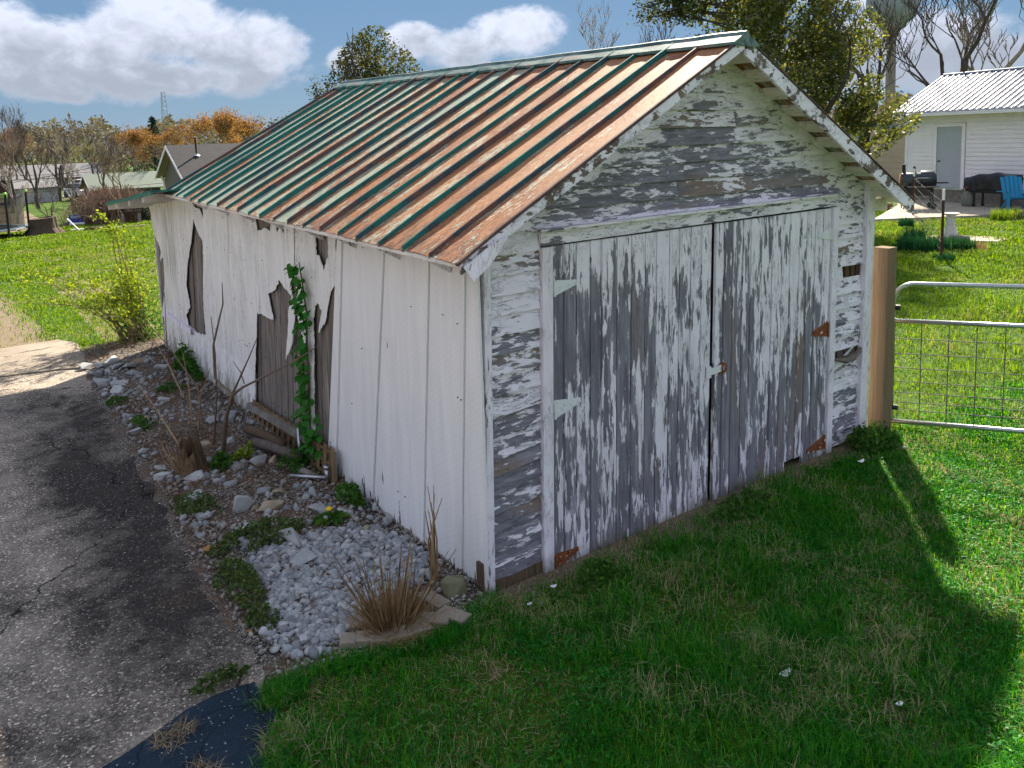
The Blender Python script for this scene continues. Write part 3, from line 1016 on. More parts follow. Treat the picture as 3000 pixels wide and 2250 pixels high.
for i in range(len(lines) - 1):
    (t0, b0), (t1, b1) = lines[i], lines[i + 1]
    g = 0.0025
    zt = 2.19
    rr = random.Random(i + 30)
    pb = []
    nseg = 18
    for k in range(nseg + 1):
        yy = b0 + g + (b1 - b0 - 2 * g) * k / nseg
        pb.append((yy, bots[i] + rr.choice([-0.03, -0.02, 0.0, 0.01, 0.02, 0.03, 0.05]) * (1 if 0 < k < nseg else 0.3)))
    poly = pb + [(t1 - g, zt), (t0 + g, zt)]
    xo = (-0.010, -0.022, -0.012, -0.024, -0.016, -0.010, -0.023, -0.012, -0.026)[i]
    MB().slab(poly, [], lambda u, v, d, xo=xo: (xo + d, u, v), abs(xo) - 0.001 + 0.008).build('wall_board', MAT['board'], left, fixn=True)
# rotten feet that show below the boards
for y_ in np.arange(0.05, 2.1, 0.13):
    MB().box((0.008, y_ + 0.06, 0.01), (0.026, 0.118, 0.24), (0, 0, 0)).build('rotten_foot', MAT['rotten'], left)
MB().box((-0.005, 0.03, 0.06), (0.05, 0.055, 0.26)).build('rotten_foot', MAT['rotten'], left)

outer = [(1.84, 2.19), (1.93, 1.64), (2.03, 1.58), (2.17, 1.31), (2.33, 1.2), (2.24, 1.4), (2.31, 1.45), (2.36, 1.42), (2.42, 1.3), (2.46, 0.7), (2.52, 0.33), (2.60, 0.30), (2.60, 0.9), (2.76, 1.32), (2.77, 1.53),
         (2.79, 1.63), (2.84, 1.61), (2.89, 1.42), (3.0, 1.47), (3.14, 1.54), (3.2, 1.48), (3.28, 1.42), (3.47, 1.37), (3.37, 1.16), (3.4, 1.13), (3.61, 1.14), (3.84, 1.13), (4.02, 0.36), (4.72, 0.47), (6.23, 0.45), (7.56, 0.47),
         (8.0, 0.43), (7.71, 0.75), (7.57, 1.01), (7.51, 1.32), (7.74, 1.23), (7.63, 1.38), (7.83, 1.5), (7.94, 1.64), (8.02, 1.75), (8.12, 1.97), (7.4, 2.08), (6.7, 2.17), (6.2, 2.22), (4.0, 2.21)]
holes = [[(5.87, 1.92), (5.67, 1.74), (5.58, 1.69), (5.66, 1.2), (5.75, 0.57), (6.21, 0.53), (6.52, 0.54), (6.57, 0.67), (6.36, 0.81), (6.39, 0.98), (6.45, 1.06), (6.32, 1.33), (6.03, 1.65)],
         [(5.91, 2.19), (5.69, 2.19), (5.46, 2.12), (5.5, 1.95), (5.61, 2.05), (5.76, 2.05), (5.86, 2.09)],
         [(3.73, 2.12), (3.62, 2.10), (3.24, 2.10), (3.3, 1.96), (3.44, 1.98), (3.68, 1.94)],
         [(3.14, 2.1), (2.92, 2.1), (2.97, 1.97), (3.05, 2.01), (3.13, 1.97)],
         [(2.26, 2.0), (1.99, 2.06), (2.02, 1.86), (2.14, 1.74), (2.19, 1.86), (2.25, 1.85)]]
whole = MB()
crl = random.Random(17)
whole.slab(jag(outer, 0.028, 0.010, 2), [jag(h, 0.026, 0.010, i) for i, h in enumerate(holes)], lambda u, v, d: (-0.019 + d, u, v), 0.005)
torn_edge = np.array([p for h in [outer[1:28], outer[31:40]] + holes[:1] + holes[4:] for p in jag(h, 0.05, 0.0, 1)])
cuts = [1.0, 2.72, 3.62, 4.55, 5.38, 7.0, 9.0]                     # sheet joints at z = 2, they lean like the boards
for i in range(len(cuts) - 1):
    me = bpy.data.meshes.new('wall_sheet')
    me.from_pydata(whole.v, [], whole.f)
    bm = bmesh.new()
    bm.from_mesh(me)
    bmesh.ops.remove_doubles(bm, verts=bm.verts, dist=1e-5)
    nrm = Vector((0, 1, 0.17)).normalized()
    for c_, sgn in ((cuts[i] + 0.002, -1), (cuts[i + 1] - 0.002, 1)):
        geo = bm.verts[:] + bm.edges[:] + bm.faces[:]
        bmesh.ops.bisect_plane(bm, geom=geo, plane_co=(0, c_, 2.0), plane_no=nrm * sgn, clear_outer=True)
    for yy in np.arange(cuts[i], cuts[i + 1], 0.11):
        bmesh.ops.bisect_plane(bm, geom=bm.verts[:] + bm.edges[:] + bm.faces[:], plane_co=(0, yy, 0), plane_no=(0, 1, 0))
    for zz in np.arange(0.3, 2.2, 0.11):
        bmesh.ops.bisect_plane(bm, geom=bm.verts[:] + bm.edges[:] + bm.faces[:], plane_co=(0, 0, zz), plane_no=(0, 0, 1))
    bmesh.ops.recalc_face_normals(bm, faces=bm.faces)
    for v in bm.verts:                                            # thin sheet: it bulges, and its torn edges curl outwards
        dd_ = np.hypot(torn_edge[:, 0] - v.co.y, torn_edge[:, 1] - v.co.z).min()
        lift = 0.016 * math.exp(-dd_ / 0.06) * (0.5 + 0.5 * math.sin(v.co.y * 9 + v.co.z * 7))
        v.co.x -= 0.006 + 0.006 * math.sin(v.co.y * 3.1 + i) * math.sin(v.co.z * 2.3) + lift
    bm.to_mesh(me)
    bm.free()
    me.materials.append(MAT['sheet'])
    o = bpy.data.objects.new('wall_sheet', me)
    COL.objects.link(o)
    o.parent = left
nails = MB()
for k in range(70):
    ny_, nz_ = crl.uniform(0.1, 7.8), crl.choice([0.3, 0.75, 1.2, 1.65, 2.0]) + crl.uniform(-0.03, 0.03)
    nails.box((-0.036 if ny_ > 1.9 else -0.028, ny_, nz_), (0.008, 0.006, 0.006))
kind(nails.build('nail_heads', MAT['rust_post'], left), 'stuff')
# a strip of sheet still hanging by its nails
MB().slab(jag([(2.86, 1.45), (2.80, 1.28), (2.88, 1.0), (3.04, 0.84), (2.98, 1.1), (2.95, 1.3)], 0.05, 0.008, 3), [], lambda u, v, d: (-0.03 - 0.05 * max(0, 1.45 - v) + d, u, v), 0.004).build('hanging_strip', MAT['sheet'], left, fixn=True)
# lapped metal strips along the foot of the wall
for k in range(5):
    z0 = -0.12 + k * 0.122
    tl = lambda yy: 0.05 * (yy - 4.2) / 3.5
    y0_, y1_ = 4.02 + 0.04 * (4 - k) * 0.6, 7.85 - 0.03 * k
    b = MB()
    n = 24
    for j in range(n):
        ya, yb = y0_ + (y1_ - y0_) * j / n, y0_ + (y1_ - y0_) * (j + 1) / n
        b.hexa([(-0.048, ya, z0 + tl(ya)), (-0.048, yb, z0 + tl(yb)), (-0.03, yb, z0 + tl(yb)), (-0.03, ya, z0 + tl(ya))],
               [(-0.030, ya, z0 + 0.13 + tl(ya)), (-0.030, yb, z0 + 0.13 + tl(yb)), (-0.022, yb, z0 + 0.13 + tl(yb)), (-0.022, ya, z0 + 0.13 + tl(ya))])
    b.build('lap_siding', MAT['sheet'], left, fixn=True)
MB().hexa([(-0.07, 6.25, 0.49), (-0.07, 7.6, 0.52), (-0.01, 7.6, 0.52), (-0.01, 6.25, 0.49)], [(-0.055, 6.25, 0.545), (-0.055, 7.6, 0.575), (-0.01, 7.6, 0.575), (-0.01, 6.25, 0.545)]).build('window_sill', MAT['trim'], left, fixn=True)

# roof ------------------------------------------------------------------------------
roof = bpy.data.objects.new('roof', None)
COL.objects.link(roof)
roof.parent = shed
roof['label'] = 'standing seam metal roof, rust showing through pale green paint'
NP = 21
PW = 6.42 / NP
rs = random.Random(21)
for side in (0, 1):
    zf = zL if side == 0 else zR
    x_e, x_r = (-0.29, 2.03) if side == 0 else (4.25, 2.03)
    ev = [rs.uniform(-0.008, 0.008) for _ in range(NP + 1)]
    for i in range(NP):
        ya, yb = -0.3 + i * PW, -0.3 + (i + 1) * PW
        nsl, nac = 10, 4
        vs, fs = [], []
        for a in range(nsl + 1):
            t = a / nsl
            for c_ in range(nac + 1):
                u = c_ / nac
                xe = x_e + (ev[i] * (1 - u) + ev[i + 1] * u) * (1 if side == 0 else -1)
                x_ = xe + (x_r - xe) * t
                y_ = ya + (yb - ya) * u
                z_ = zf(x_, y_) + rs.uniform(-0.004, 0.004) * (0.25 < u < 0.8)
                if a == 0:
                    z_ += rs.uniform(-0.003, 0.002)
                vs.append((x_, y_, z_))
        n = len(vs)
        vs += [(p[0], p[1], p[2] - 0.003) for p in vs]
        for a in range(nsl):
            for c_ in range(nac):
                q = a * (nac + 1) + c_
                f_ = (q, q + 1, q + nac + 2, q + nac + 1)
                fs.append(f_)
                fs.append(tuple(reversed([k + n for k in f_])))
        for c_ in range(nac):
            fs.append((c_ + 1, c_, c_ + n, c_ + 1 + n))
        mesh_obj('roof_panel', vs, fs, MAT['roof'], roof)
    for i in range(NP + 1):
        y_ = -0.3 + i * PW
        y_ = min(max(y_, -0.29), 6.11)
        b = MB()
        hgt = (0.040 if i % 2 == 0 else 0.030) if i else 0.016
        wd = 0.016 if i % 2 == 0 else 0.011
        pr_, prt = [], []
        N_ = 8
        for a in range(N_ + 1):
            t = 0.0 + a / N_ * 0.985
            x_ = x_e + ev[i] * (1 if side == 0 else -1) * (1 - t) + (x_r - x_e) * t
            wob = rs.uniform(-0.003, 0.003)
            z_ = zf(x_, y_) - (0.012 if a == 0 else 0.0)
            pr_.append([(x_, y_ - wd + wob, z_ + 0.001), (x_, y_ + wd + wob, z_ + 0.001), (x_, y_ + wd * 0.6 + wob, z_ + hgt), (x_, y_ - wd * 0.6 + wob, z_ + hgt)])
        vs = [p for ring in pr_ for p in ring]
        fs = [(3, 2, 1, 0)]
        for a in range(N_):
            for c_ in range(4):
                fs.append((a * 4 + c_, a * 4 + (c_ + 1) % 4, (a + 1) * 4 + (c_ + 1) % 4, (a + 1) * 4 + c_))
        fs.append((N_ * 4, N_ * 4 + 1, N_ * 4 + 2, N_ * 4 + 3))
        b.add(vs, fs)
        b.build('seam', MAT['roof_edge'] if i == 0 else MAT['seam'], roof, fixn=True)
# ridge cap: folded strip with rolled top
b = MB()
ring = []
for y_ in np.linspace(-0.31, 6.13, 26):
    zt = zL(2.03, y_) + 0.035 + rs.uniform(-0.004, 0.004)
    ring.append([(1.90, y_, zL(1.90, y_) + 0.016), (1.90, y_, zL(1.90, y_) + 0.036), (2.00, y_, zt - 0.012), (2.01, y_, zt + 0.006), (2.03, y_, zt + 0.012), (2.05, y_, zt + 0.006), (2.06, y_, zt - 0.014), (2.16, y_, zR(2.16, y_) + 0.03), (2.16, y_, zR(2.16, y_) + 0.01)])
vs = [p for r_ in ring for p in r_]
m_ = len(ring[0])
fs = [(a * m_ + k, a * m_ + (k + 1) % m_, (a + 1) * m_ + (k + 1) % m_, (a + 1) * m_ + k) for a in range(len(ring) - 1) for k in range(m_)]
fs += [tuple(range(m_)), tuple((len(ring) - 1) * m_ + k for k in reversed(range(m_)))]
b.add(vs, fs)
b.build('ridge_cap', MAT['ridge'], roof, fixn=True)
# sheathing boards under the metal, their ends show below the rakes
for side in (0, 1):
    zf = zL if side == 0 else zR
    for k in range(10):
        d0 = 0.06 + k * 0.222
        x_ = (-0.29 + d0) if side == 0 else (4.25 - d0)
        sl = 0.543 if side == 0 else -0.563
        b = MB()
        w_ = 0.055
        def P(dx, y, dn):
            return (x_ + dx, y, zf(x_ + dx, y) - 0.006 - dn)
        b.hexa([P(-w_, -0.275, 0.024), P(w_, -0.275, 0.024), P(w_, 6.05, 0.024), P(-w_, 6.05, 0.024)], [P(-w_, -0.275, 0), P(w_, -0.275, 0), P(w_, 6.05, 0), P(-w_, 6.05, 0)])
        b.build('sheathing_board', MAT['soffit'], roof, fixn=True)
# rake boards
def rake(name, side, x0, x1, y, h, t, mat):
    zf = zL if side == 0 else zR
    b = MB()
    n = 10
    for i in range(n):
        a, c_ = x0 + (x1 - x0) * i / n, x0 + (x1 - x0) * (i + 1) / n
        j = lambda q: 0.006 * math.sin(q * 9)
        b.hexa([(a, y, zf(a) - h + j(a)), (c_, y, zf(c_) - h + j(c_)), (c_, y + t, zf(c_) - h + j(c_)), (a, y + t, zf(a) - h + j(a))],
               [(a, y, zf(a) - 0.006), (c_, y, zf(c_) - 0.006), (c_, y + t, zf(c_) - 0.006), (a, y + t, zf(a) - 0.006)])
    b.build(name, mat, shed, fixn=True)


rake('rake_board', 0, -0.27, 2.02, -0.298, 0.07, 0.022, MAT['rake'])
rake('rake_board', 1, 2.04, 4.24, -0.298, 0.115, 0.024, MAT['rake'])
# bent flashing at the foot of the left rake
b = MB()
b.add([(-0.27, -0.315, 2.06), (-0.08, -0.325, 2.17), (0.03, -0.315, 2.20), (-0.10, -0.33, 2.06), (-0.22, -0.335, 1.98)], [(0, 1, 2, 3, 4)])
b.add([(-0.27, -0.312, 2.06), (-0.08, -0.322, 2.17), (0.03, -0.312, 2.20), (-0.10, -0.327, 2.06), (-0.22, -0.332, 1.98)], [(4, 3, 2, 1, 0)])
b.build('bent_flashing', MAT['trim'], shed)
# rafter tails along the left eave
for y_ in (0.22, 0.86, 1.52, 2.12, 2.98, 3.75, 4.5, 5.3):
    ztop = zL(-0.02, y_) - 0.03
    ze = zL(-0.23, y_) - 0.03
    b = MB()
    b.hexa([(-0.02, y_, ztop - 0.27), (-0.23, y_, ze - 0.035), (-0.23, y_ + 0.045, ze - 0.035), (-0.02, y_ + 0.045, ztop - 0.27)], [(-0.02, y_, ztop), (-0.23, y_, ze), (-0.23, y_ + 0.045, ze), (-0.02, y_ + 0.045, ztop)])
    b.build('rafter_tail', MAT['trim'], shed, fixn=True)
# bracket boards under the right eave
board3('eave_bracket', (4.03, -0.06, 2.06), (4.22, -0.06, 2.05), 0.10, 0.03, MAT['soffit'], shed, Z, Y)
board3('eave_bracket', (4.02, -0.02, 2.20), (4.12, -0.24, 2.16), 0.09, 0.03, MAT['soffit'], shed, Z, X)
# low rear lean-to roof
def zB(y):
    return 2.03 + 0.09 * (8.5 - y)


lean = MB()
lean.hexa([(-0.5, 5.7, zB(5.7) - 0.02), (4.45, 5.7, zB(5.7) - 0.02), (4.45, 8.55, zB(8.55) - 0.02), (-0.5, 8.55, zB(8.55) - 0.02)], [(-0.5, 5.7, zB(5.7)), (4.45, 5.7, zB(5.7)), (4.45, 8.55, zB(8.55)), (-0.5, 8.55, zB(8.55))])
lean_o = lean.build('rear_roof', MAT['seam'], shed, fixn=True)
for y_ in (6.25, 7.05, 7.9, 8.45):
    MB().box((-0.22, y_, zB(y_) - 0.065), (0.52, 0.045, 0.085)).build('rafter', MAT['soffit'], lean_o)
MB().box((-0.49, 7.1, zB(7.1) - 0.035), (0.02, 2.85, 0.026), (-0.09, 0, 0)).build('edge_board', MAT['seam'], lean_o)


# ---------------------------------------------------------------- grass and ground litter
CAMP = np.array(cam.matrix_world.translation)
_fw, _r, _u = np.array(fw), np.array(r2), np.array(u2)


def in_view(P, pad=0.12):
    """what the lens (and a camera a step aside) can see"""
    d = P - CAMP
    z = d @ _fw
    f = 28.664 / 36.0
    x = (d @ _r) / z * f
    y = (d @ _u) / z * f + 0.1389
    return (z > 0.3) & (np.abs(x) < 0.5 + pad) & (np.abs(y) < 0.375 + pad)


def in_poly(x, y, poly):
    c = np.zeros(len(x), bool)
    n = len(poly)
    for i in range(n):
        (x0, y0), (x1, y1) = poly[i], poly[(i + 1) % n]
        k = ((y0 > y) != (y1 > y)) & (x < (x1 - x0) * (y - y0) / ((y1 - y0) or 1e-9) + x0)
        c ^= k
    return c


_lat = rng.random((64, 64))


def vnoise(x, y, s):
    x, y = x * s, y * s
    xi, yi = np.floor(x).astype(int), np.floor(y).astype(int)
    u, v = x - xi, y - yi
    u, v = u * u * (3 - 2 * u), v * v * (3 - 2 * v)
    L = lambda a, b: _lat[a % 64, b % 64]
    return (L(xi, yi) * (1 - u) + L(xi + 1, yi) * u) * (1 - v) + (L(xi, yi + 1) * (1 - u) + L(xi + 1, yi + 1) * u) * v


def blade_mesh(name, P, h, w, th, bend, mat, lay=0.0):
    n = len(P)
    side = np.stack([np.cos(th), np.sin(th), np.zeros(n)], -1)
    fwd = np.stack([-np.sin(th), np.cos(th), np.zeros(n)], -1)
    upv = np.array([0, 0, 1.0])
    h, w, bend = h[:, None], w[:, None], bend[:, None]
    mid = P + upv * h * 0.55 * (1 - lay) + fwd * h * bend * 0.35
    tip = P + upv * h * (1 - 0.35 * np.clip(bend, 0, 1.6)) * (1 - lay) + fwd * h * bend
    V = np.stack([P - side * w / 2, P + side * w / 2, mid - side * w * 0.38, mid + side * w * 0.38, tip], 1).reshape(-1, 3)
    b0 = np.arange(n) * 5
    idx = np.stack([b0, b0 + 1, b0 + 3, b0 + 2, b0 + 2, b0 + 3, b0 + 4], -1).ravel()
    sizes = np.tile([4, 3], n)
    return mesh_np(name, V, sizes, idx, mat)


def leafy(name, stops, trans=0.45, dry=None, dry_scale=1.1, dry_lo=0.5, dry_hi=0.75, gloss=0.012, tint=(1.25, 1.15, 0.55)):
    """thin leaves: colour differs from leaf to leaf, light shines through"""
    m = Mat(name)
    p = m.pos()
    r_ = m.island()
    n = m.noise(p, 2.3, 4)
    c = m.ramp(m.math('ADD', m.math('MULTIPLY', r_, 0.65), m.math('MULTIPLY', n, 0.35)), stops)
    tc = m.mix(1.0, c, tint, 'MULTIPLY')
    if dry:
        d = m.math('ADD', m.math('MULTIPLY', m.noise(p, dry_scale, 5, 0.65), 0.75), m.math('MULTIPLY', m.math('FRACT', m.math('MULTIPLY', r_, 7.31)), 0.3))
        k = m.rng(d, dry_lo, dry_hi, 0.0, 0.92)
        c = m.mix(k, c, dry)
        tc = m.mix(k, tc, tuple(q * w for q, w in zip(dry, (0.8, 0.75, 0.55))))
    df = m.new('ShaderNodeBsdfDiffuse')
    tr = m.new('ShaderNodeBsdfTranslucent')
    gl = m.new('ShaderNodeBsdfGlossy')
    gl.inputs['Roughness'].default_value = 0.45
    m.put(df.inputs[0], c)
    m.put(tr.inputs[0], tc)
    gl.inputs[0].default_value = (1, 1, 1, 1)
    mx = m.new('ShaderNodeMixShader')
    mx.inputs[0].default_value = trans
    m.nt.links.new(df.outputs[0], mx.inputs[1])
    m.nt.links.new(tr.outputs[0], mx.inputs[2])
    m2 = m.new('ShaderNodeMixShader')
    m2.inputs[0].default_value = gloss
    m.nt.links.new(mx.outputs[0], m2.inputs[1])
    m.nt.links.new(gl.outputs[0], m2.inputs[2])
    m.nt.links.new(m2.outputs[0], m.out.inputs[0])
    return m.m


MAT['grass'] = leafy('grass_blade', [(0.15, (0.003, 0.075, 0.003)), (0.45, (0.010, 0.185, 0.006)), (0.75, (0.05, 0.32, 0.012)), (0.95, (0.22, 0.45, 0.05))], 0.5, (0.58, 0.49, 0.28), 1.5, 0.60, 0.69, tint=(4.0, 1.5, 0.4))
MAT['sun_grass'] = leafy('sunlit_lawn_blade', [(0.15, (0.045, 0.13, 0.006)), (0.45, (0.11, 0.22, 0.009)), (0.75, (0.19, 0.30, 0.012)), (0.95, (0.30, 0.35, 0.03))], 0.5, (0.42, 0.36, 0.14), 0.7, 0.60, 0.76)  # lit copy of grass_blade: the sun's yellow is put into the leaf colour
MAT['clover'] = leafy('clover_leaf', [(0.2, (0.006, 0.12, 0.014)), (0.6, (0.025, 0.25, 0.026)), (0.9, (0.11, 0.38, 0.05))], 0.45)
MAT['straw'] = leafy('dry_straw', [(0.2, (0.17, 0.105, 0.055)), (0.5, (0.33, 0.235, 0.13)), (0.85, (0.52, 0.43, 0.28))], 0.2)
MAT['mulch'] = leafy('brown_litter', [(0.2, (0.06, 0.03, 0.018)), (0.5, (0.16, 0.085, 0.05)), (0.8, (0.33, 0.22, 0.15)), (0.95, (0.5, 0.4, 0.3))], 0.1)

bed_poly = [(-1.30, 0.0), (-1.34, 1.05), (-1.23, 2.43), (-1.18, 4.2), (-1.13, 5.77), (-1.06, 7.4), (-0.96, 8.35), (0.1, 8.35), (0.1, -0.12), (-0.25, -0.2), (-0.5, -0.2), (-0.86, -0.1)]


patio_poly = [(19.5, 9.1), (23.45, 6.5), (27.6, 4.0), (30.0, 8.0), (30.0, 13.0), (26.4, 12.1), (23.9, 10.85)]


def lawn_ok(x, y):
    bad = (x > -0.03) & (x < 4.12) & (y > -0.03) & (y < 8.2)
    bad |= in_poly(x, y, bed_poly) | in_poly(x, y, drive_poly) | in_poly(x, y, pad_poly) | in_poly(x, y, asph_poly)
    bad |= in_poly(x, y, patio_poly)
    return ~bad


def scatter_lawn(name, n, x0, x1, y0, y1, hgt, wid, mat, thin=None, near=5.0):
    x = rng.uniform(x0, x1, n)
    y = rng.uniform(y0, y1, n)
    dist = np.hypot(x - CAMP[0], y - CAMP[1])
    ok = lawn_ok(x + rng.normal(0, 0.035, n), y + rng.normal(0, 0.02, n)) & ~((x > -0.03) & (x < 4.12) & (y > -0.02) & (y < 8.2))
    P = np.stack([x, y, terrain(x, y)], -1)
    ok &= in_view(P)
    d = 0.5 + 0.5 * sstep(0.25, 0.6, vnoise(x, y, 1.7) * 0.6 + vnoise(x, y, 5.3) * 0.4)
    if thin is not None:
        d = d * thin(x, y)
    ok &= rng.random(n) < d
    P, dist = P[ok], dist[ok]
    x, y = x[ok], y[ok]
    k = len(P)
    tall = 0.45 + 2.0 * (vnoise(x, y, 2.9) * vnoise(x + 5, y, 1.1)) ** 1.1 + 0.5 * vnoise(x, y, 7.0) ** 2
    h = rng.uniform(hgt[0], hgt[1], k) * tall
    w = wid * np.maximum(1.0, dist / near) * rng.uniform(0.7, 1.3, k)
    o = blade_mesh(name, P, h, w, rng.uniform(0, 2 * math.pi, k), rng.uniform(0.1, 1.3, k), mat)
    return o, k


def front_thin(x, y):
    strip = sstep(-0.03, -0.30, y) + (x < -0.1) * sstep(0.0, -0.15, y)
    bare = 1 - 0.6 * sstep(0.62, 0.74, vnoise(x + 3.1, y + 1.7, 1.25))
    for (px_, py_, pr_) in BARE:
        bare = bare * (1 - 0.85 * np.exp(-((x - px_) ** 2 + (y - py_) ** 2) / (pr_ * (0.5 + vnoise(x, y, 9.0))) ** 2))
    return np.clip(strip, 0.06, 1) * bare


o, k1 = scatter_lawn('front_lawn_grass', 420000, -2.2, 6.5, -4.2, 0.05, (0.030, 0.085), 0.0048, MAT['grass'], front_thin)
kind(o, 'stuff', 'short patchy green grass before the garage doors')
# longer tufts where the mower misses the edges of bed, drive and asphalt
fr = [(-0.05, -0.10), (-0.25, -0.22), (-0.5, -0.24), (-0.86, -0.14), (-1.25, -0.02), (-1.36, -0.12), (-1.37, -0.25), (-1.53, -0.6), (-1.72, -1.2), (-2.0, -2.0)]
seg = rng.integers(0, len(fr) - 1, 9000)
tt = rng.random(9000)
fa = np.array(fr)
x = fa[seg, 0] * (1 - tt) + fa[seg + 1, 0] * tt + rng.normal(0.02, 0.045, 9000)
y = fa[seg, 1] * (1 - tt) + fa[seg + 1, 1] * tt + rng.normal(-0.02, 0.045, 9000)
keep = (vnoise(x, y, 7.0) > 0.32) & ~((x > -0.03) & (y > -0.03))
x, y = x[keep], y[keep]
k = len(x)
kind(blade_mesh('edge_grass', np.stack([x, y, np.full(k, 0.004)], -1), rng.uniform(0.035, 0.10, k), rng.uniform(0.003, 0.0055, k), rng.uniform(0, 6.28, k), rng.uniform(0.2, 1.4, k), MAT['grass']), 'stuff', 'longer ragged grass along the edge of the bed and asphalt')
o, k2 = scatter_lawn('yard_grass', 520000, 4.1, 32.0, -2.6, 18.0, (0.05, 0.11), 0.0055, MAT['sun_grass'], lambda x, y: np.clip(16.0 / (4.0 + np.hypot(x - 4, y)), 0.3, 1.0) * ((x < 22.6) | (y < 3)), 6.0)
kind(o, 'stuff', 'bright green grass of the yard behind the gate')
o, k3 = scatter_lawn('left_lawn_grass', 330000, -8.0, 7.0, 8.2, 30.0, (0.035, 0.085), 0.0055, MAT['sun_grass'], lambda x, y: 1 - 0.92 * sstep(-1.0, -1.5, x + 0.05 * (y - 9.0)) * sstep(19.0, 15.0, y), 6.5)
kind(o, 'stuff', 'bright green sunlit lawn left of the garage')
# clover and other flat leaves among the grass
n = 60000
x = rng.uniform(-1.5, 6.5, n)
y = rng.uniform(-4.0, -0.05, n)
P = np.stack([x, y, terrain(x, y) + rng.uniform(0.012, 0.045, n)], -1)
ok = lawn_ok(x, y) & in_view(P) & (rng.random(n) < np.clip((vnoise(x, y, 1.1) - 0.35) * 2.2 + 0.35 * (x > 1.2), 0, 1) * front_thin(x, y))
P = P[ok]
k = len(P)
kind(blade_mesh('clover', P, rng.uniform(0.012, 0.026, k), rng.uniform(0.008, 0.016, k), rng.uniform(0, 6.28, k), rng.uniform(0.9, 1.6, k), MAT['clover'], 0.75), 'stuff', 'clover and small broad leaves in the front lawn')
# dry clippings in thin spots and along the drive
n = 60000
x = rng.uniform(-2.2, 5.5, n)
y = rng.uniform(-3.6, 0.02, n)
P = np.stack([x, y, terrain(x, y) + 0.008], -1)
bare = sstep(0.56, 0.70, vnoise(x + 3.1, y + 1.7, 1.25)) + np.exp(-((y + 0.12) / 0.16) ** 2) * 0.8 + 0.05
for (px_, py_, pr_) in BARE:
    bare = bare + 1.2 * np.exp(-((x - px_) ** 2 + (y - py_) ** 2) / (pr_ * 1.1) ** 2)
edge = np.exp(-((x + 0.06 + 0.5 * np.abs(y)) / 0.12) ** 2) * (y > -0.5)
ok = (lawn_ok(x, y) | (rng.random(n) < 0.01)) & in_view(P) & (rng.random(n) < bare * 0.5 + edge)
P = P[ok]
k = len(P)
kind(blade_mesh('dry_clippings', P, rng.uniform(0.025, 0.08, k), rng.uniform(0.002, 0.004, k), rng.uniform(0, 6.28, k), rng.uniform(0.7, 1.5, k), MAT['straw'], 0.8), 'stuff', 'dry straw and clippings on the thin lawn')
# brown stems and bark over the bed
n = 26000
x = rng.uniform(-1.35, 0.0, n)
y = rng.uniform(-0.1, 8.4, n)
P = np.stack([x, y, rng.uniform(0.03, 0.062, n)], -1)
dens = np.clip((vnoise(x, y, 1.3) - 0.25) * 1.6, 0.08, 1) * np.where(y < 1.4, 0.4, 1.0)
ok = in_poly(x, y, bed_poly) & in_view(P) & (rng.random(n) < dens)
P = P[ok]
k = len(P)
kind(blade_mesh('bed_litter', P, rng.uniform(0.04, 0.16, k), rng.uniform(0.003, 0.006, k), rng.uniform(0, 6.28, k), rng.uniform(0.6, 1.2, k), MAT['mulch'], 0.9), 'stuff', 'brown dead stems and bark over the gravel bed')
# tufts of dry grass on the asphalt and by its edge
for i, (tx, ty, r_) in enumerate([(-1.83, -0.12, 0.09), (-1.80, -0.46, 0.09), (-1.45, -0.45, 0.09)]):
    k = 150
    a = rng.uniform(0, 6.28, k)
    q = r_ * np.sqrt(rng.random(k))
    P = np.stack([tx + q * np.cos(a), ty + q * np.sin(a), np.full(k, 0.026)], -1)
    o = blade_mesh('dry_tuft', P, rng.uniform(0.04, 0.11, k), rng.uniform(0.002, 0.0035, k), rng.uniform(0, 6.28, k), rng.uniform(0.6, 1.4, k), MAT['straw'], 0.6)
    tag(o, ('dry straw tuft lying alone on the dark asphalt', 'dry straw tuft at the foot of the photo on the asphalt', 'dry straw tuft between asphalt patch and green lawn')[i], 'straw tuft', 'dry tufts at the asphalt')


# ---------------------------------------------------------------- stones
def stone_mat(name, a, b, c):
    m = Mat(name)
    p = m.pos()
    n = m.noise(p, 14.0, 6, 0.65)
    n2 = m.noise(p, 70.0, 3, 0.7)
    t = m.math('ADD', m.math('MULTIPLY', m.island(), 0.4), m.math('ADD', m.math('MULTIPLY', m.objrand(), 0.2), m.math('MULTIPLY', n, 0.4)))
    col = m.ramp(t, [(0.2, a), (0.5, b), (0.8, c)])
    col = m.mix(m.rng(n2, 0.5, 0.8, 0.0, 0.35), col, tuple(v * 0.5 for v in a))
    return m.done(col, 0.85, 0.0, m.bump(m.math('ADD', n, m.math('MULTIPLY', n2, 0.5)), 0.6, 0.008), 0.2)


